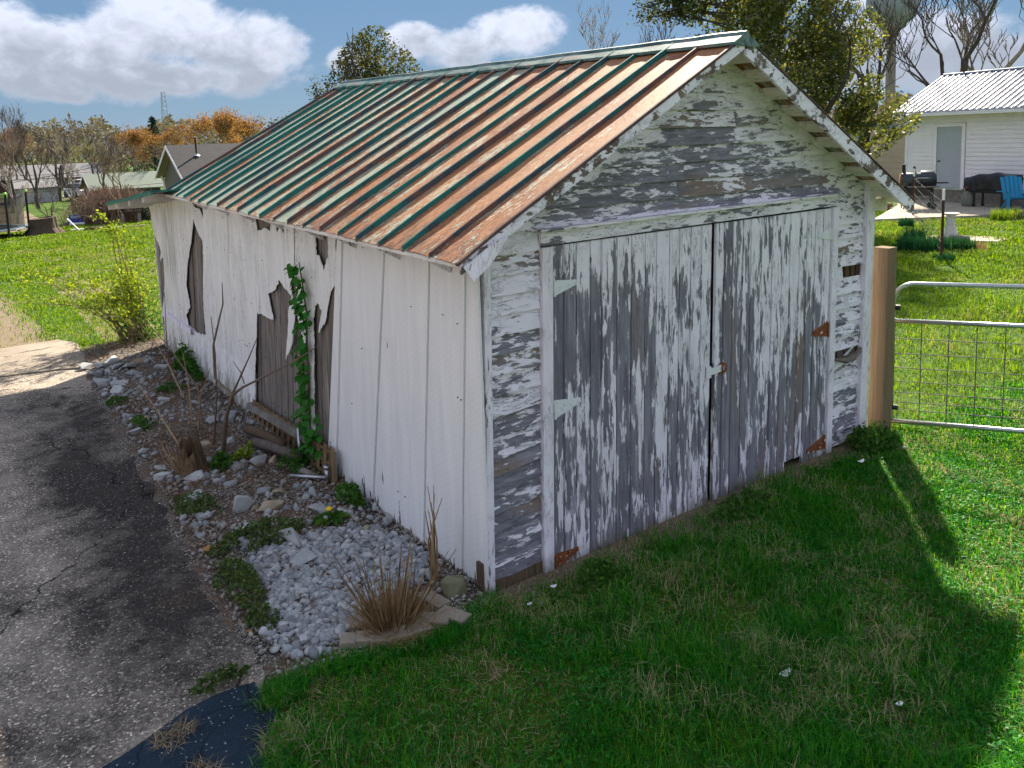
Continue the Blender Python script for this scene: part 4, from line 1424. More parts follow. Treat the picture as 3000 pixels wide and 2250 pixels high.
MAT['pebble'] = stone_mat('white_pebble', (0.15, 0.155, 0.165), (0.31, 0.32, 0.335), (0.54, 0.54, 0.54))
MAT['grit'] = stone_mat('grit', (0.16, 0.14, 0.12), (0.30, 0.27, 0.24), (0.50, 0.47, 0.43))
MAT['rock'] = stone_mat('limestone', (0.20, 0.205, 0.215), (0.35, 0.355, 0.365), (0.52, 0.52, 0.51))
MAT['tan_rock'] = stone_mat('tan_stone', (0.24, 0.18, 0.12), (0.38, 0.30, 0.21), (0.50, 0.43, 0.34))
MAT['moss_rock'] = stone_mat('mossy_stone', (0.10, 0.10, 0.045), (0.20, 0.19, 0.11), (0.36, 0.33, 0.27))
MAT['paver'] = stone_mat('tan_paver', (0.22, 0.18, 0.14), (0.33, 0.275, 0.22), (0.42, 0.37, 0.31))
MAT['orange_rock'] = stone_mat('orange_stone', (0.25, 0.10, 0.02), (0.42, 0.20, 0.06), (0.55, 0.36, 0.2))


def pebble_proto(sub, seed):
    rr = random.Random(seed)
    bm = bmesh.new()
    bmesh.ops.create_icosphere(bm, subdivisions=sub, radius=1.0)
    ph = [rr.uniform(0, 6.28) for _ in range(6)]
    for v in bm.verts:
        c = v.co
        k = 1 + 0.16 * math.sin(c.x * 2.3 + ph[0]) + 0.14 * math.sin(c.y * 2.9 + ph[1]) + 0.12 * math.sin(c.z * 3.1 + ph[2])
        v.co = c * k
    V = np.array([v.co[:] for v in bm.verts])
    F = np.array([[v.index for v in f.verts] for f in bm.faces])
    bm.free()
    return V, F


def rot_z_tilt(n, tilt):
    a, b, c = rng.uniform(0, 6.28, n), rng.normal(0, tilt, n), rng.normal(0, tilt, n)
    ca, sa, cb, sb, cc, sc = np.cos(a), np.sin(a), np.cos(b), np.sin(b), np.cos(c), np.sin(c)
    Rz = np.stack([np.stack([ca, -sa, 0 * a], -1), np.stack([sa, ca, 0 * a], -1), np.stack([0 * a, 0 * a, 1 + 0 * a], -1)], 1)
    Rx = np.stack([np.stack([1 + 0 * a, 0 * a, 0 * a], -1), np.stack([0 * a, cb, -sb], -1), np.stack([0 * a, sb, cb], -1)], 1)
    Ry = np.stack([np.stack([cc, 0 * a, sc], -1), np.stack([0 * a, 1 + 0 * a, 0 * a], -1), np.stack([-sc, 0 * a, cc], -1)], 1)
    return Rz @ Rx @ Ry


def pebbles(name, P, size, flat, sub, mat, label, parent=None):
    n = len(P)
    Vs, Fs = [], []
    base = 0
    grp = rng.integers(0, 5, n)
    for g in range(5):
        V, F = pebble_proto(sub, g + 3)
        sel = np.where(grp == g)[0]
        S = size[sel][:, None] * np.stack([rng.uniform(0.85, 1.3, len(sel)), rng.uniform(0.75, 1.05, len(sel)), rng.uniform(flat, flat + 0.3, len(sel))], -1)
        T = np.einsum('nij,nkj->nki', rot_z_tilt(len(sel), 0.5), V[None] * S[:, None, :]) + P[sel][:, None, :]
        Vs.append(T.reshape(-1, 3))
        Fs.append((F[None] + (np.arange(len(sel)) * len(V))[:, None, None] + base).reshape(-1, 3))
        base += len(sel) * len(V)
    V, F = np.concatenate(Vs), np.concatenate(Fs)
    o = mesh_np(name, V, np.full(len(F), 3), F.ravel(), mat, smooth=sub > 1)
    return kind(o, 'stuff', label)


gpoly = [(-0.99, 1.5), (-0.7, 1.42), (-0.37, 1.25), (-0.1, 1.0), (-0.08, 0.55), (-0.22, 0.3), (-0.5, 0.35), (-0.62, 0.28), (-0.78, 0.12), (-0.98, 0.02), (-1.26, 0.06), (-1.25, 0.35), (-1.18, 0.6), (-1.05, 0.8), (-1.04, 1.3)]
n = 6200
x, y = rng.uniform(-1.3, -0.05, n), rng.uniform(0.0, 1.55, n)
core = np.clip(1.15 - np.hypot((x + 0.66) / 0.72, (y - 0.72) / 0.85) ** 4, 0.0, 1.0)
ok = in_poly(x, y, gpoly) & (rng.random(n) < core * (0.45 + 0.75 * vnoise(x, y, 6.0)))
x, y = x[ok], y[ok]
P = np.stack([x, y, 0.026 + rng.uniform(0.0, 0.026, len(x))], -1)
pebbles('white_gravel', P, rng.uniform(0.011, 0.030, len(x)) * rng.uniform(0.75, 1.15, len(x)), 0.5, 2, MAT['pebble'], 'pale grey white gravel beside the near corner of the garage')
n = 9000
x, y = rng.uniform(-1.32, 0.0, n), rng.uniform(-0.15, 8.4, n)
P = np.stack([x, y, 0.032 + rng.uniform(0.0, 0.012, n)], -1)
ok = in_poly(x, y, bed_poly) & in_view(P) & (rng.random(n) < np.clip(1.2 - y * 0.13, 0.2, 1))
P = P[ok]
pebbles('grit_stones', P, rng.uniform(0.006, 0.019, len(P)), 0.45, 1, MAT['grit'], 'small grit and stone chips over the bed')
n = 900
x, y = rng.uniform(-1.28, -0.02, n), rng.uniform(0.9, 8.2, n)
P = np.stack([x, y, 0.036 + rng.uniform(0.0, 0.015, n)], -1)
ok = in_poly(x, y, bed_poly) & (vnoise(x, y, 2.4) > 0.45)
P = P[ok]
pebbles('rubble', P, rng.uniform(0.014, 0.042, len(P)), 0.4, 1, MAT['rock'], 'small grey rubble mixed into the bed')
# aggregate and chips lying loose on the drive
n = 5200
x, y = rng.uniform(-2.9, -1.15, n), rng.uniform(-0.6, 7.4, n)
P = np.stack([x, y, np.full(n, 0.017)], -1)
ok = in_poly(x, y, drive_poly) & ~in_poly(x, y, asph_poly) & in_view(P) & (rng.random(n) < 0.15 + sstep(0.4, 0.7, vnoise(x, y, 1.9)))
P = P[ok]
pebbles('drive_chips', P, rng.uniform(0.0025, 0.0065, len(P)), 0.4, 1, MAT['grit'], 'loose stone chips worn out of the driveway surface')


def rock_mesh(name, sx, sy, sz, seed, mat):
    rr = random.Random(seed)
    bm = bmesh.new()
    n = 11
    for _ in range(n):
        v = Vector((rr.gauss(0, 1), rr.gauss(0, 1), rr.gauss(0, 1))).normalized()
        k = rr.uniform(0.8, 1.15)
        bm.verts.new((max(-0.8, min(0.8, v.x * k)) * sx * 0.62, max(-0.8, min(0.8, v.y * k)) * sy * 0.62, max(-0.75, min(0.75, v.z * k)) * sz * 0.66))
    bmesh.ops.convex_hull(bm, input=bm.verts[:])
    for v in [v for v in bm.verts if not v.link_faces]:
        bm.verts.remove(v)
    bmesh.ops.bevel(bm, geom=bm.edges[:], offset=min(sx, sy, sz) * 0.035, segments=1, affect='EDGES')
    me = bpy.data.meshes.new(name)
    bm.to_mesh(me)
    bm.free()
    me.materials.append(mat)
    return me


rocks = [(-0.95, 2.88, 0.13, 0.071), (-1.15, 3.08, 0.107, 0.06), (-1.12, 3.27, 0.098, 0.037), (-0.75, 2.55, 0.104, 0.069), (-0.82, 2.02, 0.108, 0.118), (-0.74, 1.99, 0.075, 0.043), (-0.65, 1.91, 0.14, 0.118), (-0.47, 1.81, 0.086, 0.049),
         (-0.37, 1.68, 0.139, 0.064), (-0.89, 1.71, 0.133, 0.092), (-1.04, 1.88, 0.041, 0.036), (-1.08, 2.13, 0.117, 0.053), (-1.06, 2.42, 0.144, 0.088), (-1.2, 1.57, 0.068, 0.068), (-1.18, 1.81, 0.081, 0.05), (-0.72, 1.29, 0.167, 0.108),
         (-0.6, 1.23, 0.089, 0.108), (-0.75, 1.01, 0.15, 0.094), (-0.5, 1.06, 0.044, 0.039), (-0.25, 1.12, 0.07, 0.08), (-0.2, 1.07, 0.07, 0.07), (-0.25, 0.92, 0.098, 0.078), (-0.26, 1.49, 0.095, 0.042), (-0.19, 1.53, 0.053, 0.053),
         (-0.42, 2.84, 0.16, 0.111), (-0.44, 3.09, 0.076, 0.126), (-0.31, 2.78, 0.086, 0.074), (-0.6, 2.9, 0.134, 0.049), (-0.45, 3.53, 0.08, 0.053), (-0.59, 3.34, 0.077, 0.051), (-1.08, 0.16, 0.07, 0.078), (-0.38, 0.63, 0.083, 0.111),
         (-0.29, 1.96, 0.112, 0.067), (-0.51, 2.14, 0.101, 0.067), (-0.6, 2.25, 0.102, 0.056), (-1.09, 7.37, 0.163, 0.072), (-0.95, 7.3, 0.163, 0.091), (-0.77, 7.49, 0.186, 0.093), (-0.79, 7.08, 0.198, 0.081), (-0.68, 6.97, 0.143, 0.09),
         (-0.51, 7.2, 0.166, 0.074), (-0.65, 6.6, 0.192, 0.07), (-0.9, 6.29, 0.151, 0.084), (-1.05, 6.45, 0.217, 0.1), (-1.07, 6.1, 0.082, 0.049), (-0.96, 5.97, 0.13, 0.097), (-0.66, 5.26, 0.124, 0.078), (-0.92, 4.73, 0.087, 0.065),
         (-0.4, 4.92, 0.107, 0.069), (-1.09, 4.94, 0.088, 0.059), (-1.1, 4.38, 0.083, 0.083), (-1.12, 4.80, 0.073, 0.058), (-0.28, 4.18, 0.187, 0.101), (-0.42, 4.21, 0.128, 0.086), (-0.67, 3.61, 0.105, 0.053), (-1.08, 6.97, 0.104, 0.07), (-0.33, 6.69, 0.197, 0.072)]
named = {4: ('pale limestone slab standing upright in the gravel bed', 'rock'), 6: ('blocky stone, half tan and half grey, beside the upright pale slab', 'tan_rock'), 15: ('large grey slab of stone leaning at the edge of the white gravel', 'rock'),
         17: ('flat grey slab lying on top of the white gravel', 'rock'), 13: ('white and orange stone at the drive edge by the dead nettle', 'orange_rock'), 24: ('big squared grey rock beside the rotten logs', 'rock'), 12: ('flat pale rock with dead nettle growing over it', 'rock'),
         18: ('small cream stone on the white gravel below the dandelion', 'tan_rock'), 30: ('pale grey slab in the last corner of the white gravel', 'rock'), 31: ('grey rock behind the dried grass clump', 'rock'), 7: ('dark rounded stone left of the dandelion', 'rock'),
         19: ('dark pointed rock against the foot of the wall', 'moss_rock'), 21: ('grey rock at the wall end of the white gravel', 'rock'), 0: ('grey rock just in front of the rotten stump', 'rock')}
ORD = 'the one,second,third,fourth,fifth,sixth,seventh,eighth,ninth,tenth,eleventh,twelfth,thirteenth,fourteenth,fifteenth,sixteenth,seventeenth,eighteenth,nineteenth,twentieth'.split(',')
for i, (x_, y_, w_, h_) in enumerate(rocks):
    lab, mt = named.get(i, (None, 'tan_rock' if i % 7 == 5 else 'rock'))
    w_ *= 1.35
    hz = min(h_, w_) * (1.6 if i in (4,) else 1.0)
    me = rock_mesh('rock', w_, w_ * random.uniform(0.6, 0.95), hz, i + 50, MAT[mt])
    o = bpy.data.objects.new('rock', me)
    COL.objects.link(o)
    o.location = (x_, y_, 0.03 + hz * 0.22)
    o.rotation_euler = (random.uniform(-0.25, 0.25), random.uniform(-0.25, 0.25), random.uniform(0, 6.28))
    if lab is None:
        zone = 2 if y_ > 5.9 else (1 if y_ > 2.5 else 0)
        order = sorted(k for k, q in enumerate(rocks) if k not in named and (2 if q[1] > 5.9 else (1 if q[1] > 2.5 else 0)) == zone)
        order.sort(key=lambda k: math.hypot(rocks[k][0] + 2.5, rocks[k][1] + 3.9))
        lab = ('tan' if mt == 'tan_rock' else 'grey') + ' stone, ' + ORD[order.index(i)] + (' nearest the viewer in the grit round the white gravel', ' nearest the viewer in the brown litter beyond the grit', ' nearest the viewer in the rubble at the far bed end')[zone]
    tag(o, lab, 'rock', 'stones in the bed along the wall')
o = bpy.data.objects.new('rock', rock_mesh('rock', 0.17, 0.15, 0.2, 7, MAT['moss_rock']))
COL.objects.link(o)
o.location = (-0.17, 0.10, 0.055)
tag(o, 'mossy squarish stone at the foot of the near garage corner', 'rock', 'stones in the bed along the wall')
o = bpy.data.objects.new('rock', rock_mesh('rock', 0.045, 0.035, 0.03, 8, MAT['orange_rock']))
COL.objects.link(o)
o.location = (-1.29, 0.47, 0.03)
tag(o, 'small orange stone at the tip of the weeds by the drive', 'rock', 'stones in the bed along the wall')
# pavers round the dried grass
pv = [(-0.57, -0.12, 0.5, 'tan paver at the grass side of the dried clump'), (-0.43, -0.10, -0.25, 'tan paver in the middle of the pair right of the clump'), (-0.32, -0.14, -0.62, 'tan paver furthest right, its end bare on the straw'), (-0.70, -0.09, 0.2, 'tan paver in front of the dried clump, split from its neighbour by a dark gap'),
      (-0.84, 0.0, 0.1, 'tan paver at the left, half sunk in grass'), (-0.33, 0.07, -0.75, 'tan paver nearest the mossy stone'), (-0.74, 0.13, 0.35, 'tan paver behind the clump on the gravel side')]
for (x_, y_, a_, lab) in pv:
    b = MB()
    b.box((0, 0, 0), (0.20, 0.10, 0.06), None, 0.97)
    o = b.build('paver', MAT['paver'])
    bv_ = o.modifiers.new('bevel', 'BEVEL')
    bv_.width = 0.006
    bv_.segments = 2
    o.location = (x_, y_, 0.035)
    o.rotation_euler = (random.uniform(-0.06, 0.06), random.uniform(-0.06, 0.06), a_ - 0.6)
    tag(o, lab, 'paver', 'tan pavers round the dried grass')


# ---------------------------------------------------------------- plants by the wall
def strand_mesh(strands, sides=4):
    b = MB()
    for pts, rad in strands:
        b.tube(pts, rad, sides, False)
    return b


def leaf_cloud(name, P, size, mat, parent=None, tilt=0.9, aspect=0.55, loc=(0, 0, 0)):
    """folded diamond leaves, one island each"""
    n = len(P)
    L = size * rng.uniform(0.55, 1.35, n)
    Rm = rot_z_tilt(n, tilt)
    base = np.array([(-0.5, 0, 0), (0.0, 0.5 * aspect, 0.08), (0.5, 0, 0), (0.0, -0.5 * aspect, 0.08)])
    V = (np.einsum('nij,kj->nki', Rm, base) * L[:, None, None] + P[:, None, :]).reshape(-1, 3)
    b0 = np.arange(n) * 4
    idx = np.stack([b0, b0 + 1, b0 + 2, b0, b0 + 2, b0 + 3], -1).ravel()
    return mesh_np(name, V, np.full(2 * n, 3), idx, mat, parent, loc)


MAT['bark'] = plain('grey_bark', (0.13, 0.105, 0.09), 0.9, 0, 0.35, 12.0)
MAT['twig'] = plain('grey_brown_twig', (0.16, 0.115, 0.08), 0.85, 0, 0.3, 30.0)
MAT['bark'] = plain('grey_bark', (0.13, 0.105, 0.09), 0.9, 0, 0.35, 12.0)
MAT['cane'] = plain('tan_cane', (0.34, 0.22, 0.12), 0.8, 0, 0.3, 25.0)
MAT['ivy'] = leafy('ivy_leaf', [(0.1, (0.012, 0.085, 0.008)), (0.5, (0.03, 0.17, 0.018)), (0.9, (0.09, 0.28, 0.035))], 0.3)
MAT['nettle'] = leafy('dead_nettle_leaf', [(0.15, (0.035, 0.065, 0.018)), (0.5, (0.075, 0.13, 0.03)), (0.8, (0.14, 0.19, 0.055)), (0.95, (0.25, 0.17, 0.19))], 0.35)
MAT['weed'] = leafy('weed_leaf', [(0.15, (0.02, 0.08, 0.012)), (0.5, (0.05, 0.15, 0.02)), (0.9, (0.14, 0.26, 0.04))], 0.35)
MAT['bush'] = leafy('spring_bush_leaf', [(0.1, (0.09, 0.17, 0.012)), (0.5, (0.22, 0.33, 0.025)), (0.9, (0.45, 0.50, 0.06))], 0.5)
MAT['yellow'] = plain('dandelion_yellow', (0.78, 0.56, 0.01), 0.6)

# ivy on the wall
ivy = thing('ivy_vine', 'bright green ivy climbing the torn grey planks of the long wall', 'vine', (-0.06, 2.62, 0.05))
path = [(-0.05, 2.62, 0.06), (-0.045, 2.60, 0.35), (-0.045, 2.56, 0.7), (-0.05, 2.54, 1.05), (-0.05, 2.50, 1.35), (-0.055, 2.54, 1.62), (-0.06, 2.57, 1.76)]
strand_mesh([(path, [0.014, 0.012, 0.012, 0.010, 0.008, 0.006, 0.004])], 6).build('stem', MAT['twig'], ivy)
leaf_shape = [(0, 0, 0), (0.30, 0.32, 0.05), (0.62, 0.36, 0.03), (1.0, 0.0, -0.06), (0.62, -0.36, 0.03), (0.30, -0.32, 0.05)]
lm = bpy.data.meshes.new('leaf')
lm.from_pydata(leaf_shape, [], [(0, 1, 2, 3), (0, 3, 4, 5)])
lm.materials.append(MAT['ivy'])
rs = random.Random(5)
for i in range(295):
    t = rs.random()
    k = t * (len(path) - 1)
    a = min(int(k), len(path) - 2)
    p = Vector(path[a]).lerp(Vector(path[a + 1]), k - a)
    wsp = 0.055 + 0.045 * (t < 0.2) + 0.02 * (t > 0.7)
    off = rs.gauss(0, wsp)
    if i > 255:                                                     # side shoot at the foot
        s_ = rs.random()
        p = Vector((-0.05, 2.60 - 0.30 * s_, 0.10 + 0.42 * s_))
        off = rs.gauss(0, 0.05)
    o = bpy.data.objects.new('leaf', lm)
    COL.objects.link(o)
    o.parent = ivy
    o.location = p + Vector((rs.uniform(-0.06, -0.005), off, rs.uniform(-0.03, 0.03))) - Vector(ivy.location)
    q = rs.uniform(0.05, 0.085)
    o.scale = (q, q, q)
    o.rotation_euler = (rs.uniform(-0.7, 0.7), rs.uniform(0.2, 1.3), math.pi + rs.uniform(-1.2, 1.2))

# bare saplings and canes in the bed
sap = thing('sapling', 'bare forked sapling with pale bark before the white wall sheets', 'sapling', (-0.6, 3.3, 0.0))
S = [([(-0.6, 3.3, 0.0), (-0.6, 3.07, 0.44), (-0.6, 2.84, 0.68), (-0.59, 2.59, 0.8), (-0.57, 2.13, 0.98), (-0.55, 1.53, 1.22), (-0.5, 1.18, 1.39)], [0.022, 0.018, 0.014, 0.010, 0.008, 0.006, 0.003]),
     ([(-0.6, 2.84, 0.69), (-0.62, 2.46, 0.96), (-0.64, 2.17, 1.16), (-0.66, 1.8, 1.44)], [0.010, 0.008, 0.005, 0.002]),
     ([(-0.6, 2.84, 0.68), (-0.6, 3.18, 0.69), (-0.6, 3.34, 0.71), (-0.6, 3.31, 1.01), (-0.6, 3.15, 1.19), (-0.6, 2.92, 1.44), (-0.6, 2.9, 1.62)], [0.012, 0.011, 0.011, 0.009, 0.008, 0.006, 0.003]),
     ([(-0.6, 2.5, 0.85), (-0.62, 2.51, 0.95), (-0.64, 2.63, 1.02)], [0.005, 0.004, 0.002])]
strand_mesh(S[:1], 7).build('trunk', MAT['twig'], sap, True)
for s_ in S[1:]:
    strand_mesh([s_], 6).build('branch', MAT['twig'], sap, True)
canes = [('upright reddish cane just left of the forked sapling', [(-0.6, 3.57, 0.0), (-0.6, 3.32, 0.57), (-0.6, 3.27, 0.94), (-0.6, 3.31, 1.27)]), ('short tan cane leaning left before the lapped siding', [(-0.6, 4.28, 0.0), (-0.6, 4.3, 0.38), (-0.6, 4.43, 0.73)]),
         ('tan cane leaning right before the lapped siding', [(-0.6, 4.07, 0.0), (-0.6, 3.89, 0.41), (-0.6, 3.48, 0.77)]), ('long low cane arching from the sapling towards the far corner', [(-0.5, 4.3, 0.0), (-0.45, 4.58, 0.3), (-0.45, 5.74, 0.52), (-0.45, 6.78, 0.62), (-0.45, 7.4, 0.60)]),
         ('brown cane arching up to the far corner bush', [(-0.45, 5.1, 0.0), (-0.45, 5.82, 0.3), (-0.45, 6.3, 0.42), (-0.45, 7.21, 0.55)]), ('thin straight cane against the far sheets', [(-0.42, 5.85, 0.0), (-0.45, 5.81, 0.45), (-0.45, 5.69, 1.13)]),
         ('slanting tan cane over the litter, left of the sapling', [(-0.85, 3.7, 0.02), (-0.9, 4.3, 0.22), (-0.95, 4.9, 0.38)])]
for lab, pts in canes:
    r0 = 0.010
    o = strand_mesh([(pts, list(np.linspace(r0, 0.003, len(pts))))], 6).build('cane', MAT['cane'] if 'tan' in lab or 'brown' in lab else MAT['twig'], None, True, loc=pts[0])
    tag(o, lab, 'cane', 'bare canes in the bed')

# rotten stump in the bed
st = thing('tree_stump', 'small rotten brown stump split open in the bed by the drive', 'stump', (-0.93, 3.05, 0.02))
b = MB()
n_ = 22
rs = random.Random(3)
prof = [(0.16, 0.0), (0.12, 0.05), (0.10, 0.12), (0.07, 0.21)]
ph = [1 + 0.26 * math.sin(3 * 2 * math.pi * k / n_ + 1) + rs.uniform(-0.12, 0.12) for k in range(n_)]
vs = []
for (r_, z_) in prof:
    for k in range(n_):
        t = 2 * math.pi * k / n_
        top = 0.10 * (0.5 + 0.5 * math.cos(t - 0.4)) if z_ > 0.2 else 0
        vs.append((-0.93 + r_ * ph[k] * math.cos(t), 3.05 + r_ * ph[k] * math.sin(t), 0.02 + z_ + top + (rs.uniform(-0.07, 0.05) if z_ > 0.2 else 0)))
for k in range(n_):
    t = 2 * math.pi * k / n_
    vs.append((-0.93 + 0.05 * math.cos(t), 3.05 + 0.05 * math.sin(t), 0.12))
fs = [(a * n_ + k, a * n_ + (k + 1) % n_, (a + 1) * n_ + (k + 1) % n_, (a + 1) * n_ + k) for a in range(4) for k in range(n_)] + [tuple(4 * n_ + k for k in range(n_))]
b.add(vs, fs)
MAT['stump'] = weathered('stump_wood', (0.04, 0.025, 0.015), (0.13, 0.08, 0.045), (0.26, 0.175, 0.10), (1, 1, 0.15))
b.build('trunk', MAT['stump'], st, fixn=True)
b = MB()
for k in range(7):
    t = 2.2 + k * 0.33
    b.tube([(-0.93 + 0.10 * math.cos(t), 3.05 + 0.10 * math.sin(t), 0.05), (-0.93 + 0.2 * math.cos(t), 3.05 + 0.2 * math.sin(t), 0.16 + 0.05 * (k % 3)), (-0.93 + 0.24 * math.cos(t), 3.05 + 0.24 * math.sin(t), 0.26 + 0.07 * (k % 2))], [0.006, 0.005, 0.002], 4)
b.build('sprout', MAT['cane'], st)

# logs, pipes and the woven panel against the wall
def log(p0, p1, r_, lab, mat='lumber', grp='timber and pipes by the wall'):
    o = MB().tube([p0, tuple((a + b_) / 2 + (0.012 if i == 2 else 0) for i, (a, b_) in enumerate(zip(p0, p1))), p1], [r_, r_ * 1.05, r_ * 0.9], 9).build('log', MAT[mat], None, True, loc=p0)
    tag(o, lab, 'log', grp)


log((-0.30, 3.55, 0.12), (-0.22, 2.80, 0.17), 0.040, 'weathered log lying highest against the planks', 'rotten')
log((-0.34, 3.20, 0.10), (-0.18, 2.55, 0.12), 0.042, 'thicker weathered log lying before the higher log', 'bark')
log((-0.26, 2.52, 0.06), (-0.16, 2.15, 0.05), 0.028, 'thin grey stick by the fallen pipe')
o = MB().tube([(-0.13, 2.66, 0.0), (-0.12, 2.68, 0.32)], 0.014, 10).build('pipe', MAT['steel'], None, True, loc=(-0.13, 2.66, 0))
tag(o, 'upright grey steel pipe at the end of the woven panel', 'pipe', 'timber and pipes by the wall')
b = MB()
b.tube([(-0.33, 2.35, 0.06), (-0.12, 2.10, 0.07)], 0.016, 10)
b.tube([(-0.12, 2.10, 0.02), (-0.12, 2.10, 0.15)], 0.018, 10)
b.tube([(-0.12, 2.10, 0.14), (-0.12, 2.10, 0.17)], 0.024, 10)
o = b.build('pipe', MAT['steel'], None, True, loc=(-0.2, 2.2, 0.0))
tag(o, 'fallen grey pipe with an upright capped end by the woven panel', 'pipe', 'timber and pipes by the wall')
lat = thing('lattice_panel', 'woven brown lath panel leaning at the foot of the wall below the ivy', 'panel', (-0.08, 2.9, 0.0))
MAT['lath'] = weathered('lath', (0.12, 0.07, 0.03), (0.27, 0.17, 0.085), (0.40, 0.29, 0.17), (0.3, 0.3, 0.3))
zt = lambda yy: 0.30 - 0.045 * (yy - 2.1)
for k in range(30):
    yy = 2.06 + k * 0.068
    xo = 0.006 * (1 if k % 2 else -1)
    MB().hexa([(-0.10 + xo, yy, -0.03), (-0.10 + xo, yy + 0.042, -0.03), (-0.094 + xo, yy + 0.042, -0.03), (-0.094 + xo, yy, -0.03)], [(-0.06 + xo, yy, zt(yy)), (-0.06 + xo, yy + 0.042, zt(yy)), (-0.054 + xo, yy + 0.042, zt(yy)), (-0.054 + xo, yy, zt(yy))]).build('lath', MAT['lath'], lat)
for j in range(6):
    b = MB()
    pts = []
    for k in range(60):
        yy = 2.05 + k * 0.034
        z_ = 0.02 + j * 0.047 - 0.0045 * (yy - 2.1) * j
        xb = -0.10 + 0.04 * (z_ + 0.03) / 0.33
        pts.append((xb + 0.004 + 0.009 * math.cos(math.pi * k / 2 + j * math.pi), yy, z_))
    for a in range(len(pts) - 1):
        p, q = pts[a], pts[a + 1]
        b.add([(p[0], p[1], p[2] - 0.014), (q[0], q[1], q[2] - 0.014), (q[0], q[1], q[2] + 0.014), (p[0], p[1], p[2] + 0.014), (p[0] + .003, p[1], p[2] - 0.014), (q[0] + .003, q[1], q[2] - 0.014), (q[0] + .003, q[1], q[2] + 0.014), (p[0] + .003, p[1], p[2] + 0.014)],
              [(0, 1, 2, 3), (7, 6, 5, 4), (0, 4, 5, 1), (3, 2, 6, 7)])
    b.build('weave_strip', MAT['lath'], lat)
MB().hexa([(-0.10, 2.6, 0.20), (-0.10, 4.15, 0.11), (-0.04, 4.15, 0.11), (-0.04, 2.6, 0.20)], [(-0.09, 2.6, 0.27), (-0.09, 4.15, 0.17), (-0.045, 4.15, 0.17), (-0.045, 2.6, 0.27)]).build('top_rail', MAT['lumber'], lat)
MB().box((-0.085, 2.03, 0.12), (0.03, 0.03, 0.36)).build('end_post', MAT['post'], lat)

# dried ornamental grass
dg = thing('dried_grass_clump', 'clump of dead tan grass stalks between gravel and lawn', 'dried grass', (-0.62, 0.03, 0.02))
b = MB()
rs = random.Random(8)
for k in range(300):
    a = rs.uniform(0, 6.28)
    r0 = 0.11 * math.sqrt(rs.random())
    lean_ = rs.uniform(0.05, 0.75) * (0.4 + r0 / 0.11)
    hgt = rs.uniform(0.08, 0.24) if k > 60 else rs.uniform(0.28, 0.46)
    if k <= 60:
        lean_ *= 0.7
    bx, by = -0.62 + r0 * math.cos(a), 0.03 + r0 * math.sin(a)
    ex_, ey_ = bx + hgt * lean_ * math.cos(a), by + hgt * lean_ * math.sin(a)
    b.tube([(bx, by, 0.0), ((bx * 0.55 + ex_ * 0.45), (by * 0.55 + ey_ * 0.45), hgt * 0.5), (ex_, ey_, hgt)], [0.004, 0.0035, 0.002], 3, False)
MAT['stalk'] = leafy('dead_stalk', [(0.15, (0.12, 0.065, 0.03)), (0.5, (0.27, 0.165, 0.08)), (0.85, (0.45, 0.32, 0.18))], 0.1)
kind(b.build('stalks', MAT['stalk'], dg), 'stuff')
k = 1100
a, q = rng.uniform(0, 6.28, k), 0.24 * np.sqrt(rng.random(k))
P = np.stack([-0.60 + q * np.cos(a), 0.02 + q * np.sin(a), np.full(k, 0.05)], -1)
o = blade_mesh('thatch', P, rng.uniform(0.05, 0.16, k), rng.uniform(0.002, 0.004, k), rng.uniform(0, 6.28, k), rng.uniform(0.6, 1.3, k), MAT['stalk'], 0.7)
o.parent = dg
o.location = -Vector(dg.location)
o['kind'] = 'stuff'
st2 = MB()
for k in range(9):
    st2.tube([(-0.20 + rs.uniform(-.02, .02), 0.27 + rs.uniform(-.02, .02), 0.0), (-0.20 + rs.uniform(-.03, .03), 0.27 + rs.uniform(-.03, .03), 0.3), (-0.17 + rs.uniform(-.05, .05), 0.30 + rs.uniform(-.05, .05), 0.55 + rs.uniform(-0.15, 0.1))], [0.006, 0.005, 0.002], 4)
tag(st2.build('dead_stem', MAT['stalk'], None, loc=(-0.2, 0.27, 0)), 'orange dead stems standing against the near end of the white boards', 'dead stems')


def mound(name, lab, cx, cy, rx, ry, hgt, n, mat, size, cat='weed', grp='weeds in the bed'):
    t = thing(name, lab, cat, (cx, cy, 0.02), grp)
    a, q = rng.uniform(0, 6.28, n), np.sqrt(rng.random(n))
    q = q * (0.55 + 0.75 * vnoise(np.cos(a) * 2.0 + cx * 7, np.sin(a) * 2.0 + cy * 5, 1.3))
    x_, y_ = cx + q * rx * np.cos(a), cy + q * ry * np.sin(a)
    keep = vnoise(x_ + 9, y_, 16.0) > 0.28
    x_, y_, q = x_[keep], y_[keep], q[keep]
    n = len(x_)
    top = hgt * np.clip(1.1 - q ** 2, 0.1, 1) * (0.6 + 0.8 * vnoise(x_, y_, 14.0)) + 0.03
    P_ = np.stack([x_, y_, 0.03 + top * rng.uniform(0.25, 1.0, n)], -1)
    kind(leaf_cloud('leaves', P_, size, MAT[mat], t, 0.8, 0.7, (cx, cy, 0.02)), 'stuff')
    sb = MB()
    for k in range(max(6, n // 60)):
        i = rng.integers(0, n)
        sb.tube([(x_[i], y_[i], 0.02), (P_[i][0], P_[i][1], P_[i][2])], [0.002, 0.001], 3, False)
    kind(sb.build('stems', MAT['weed'], t), 'stuff')
    return t


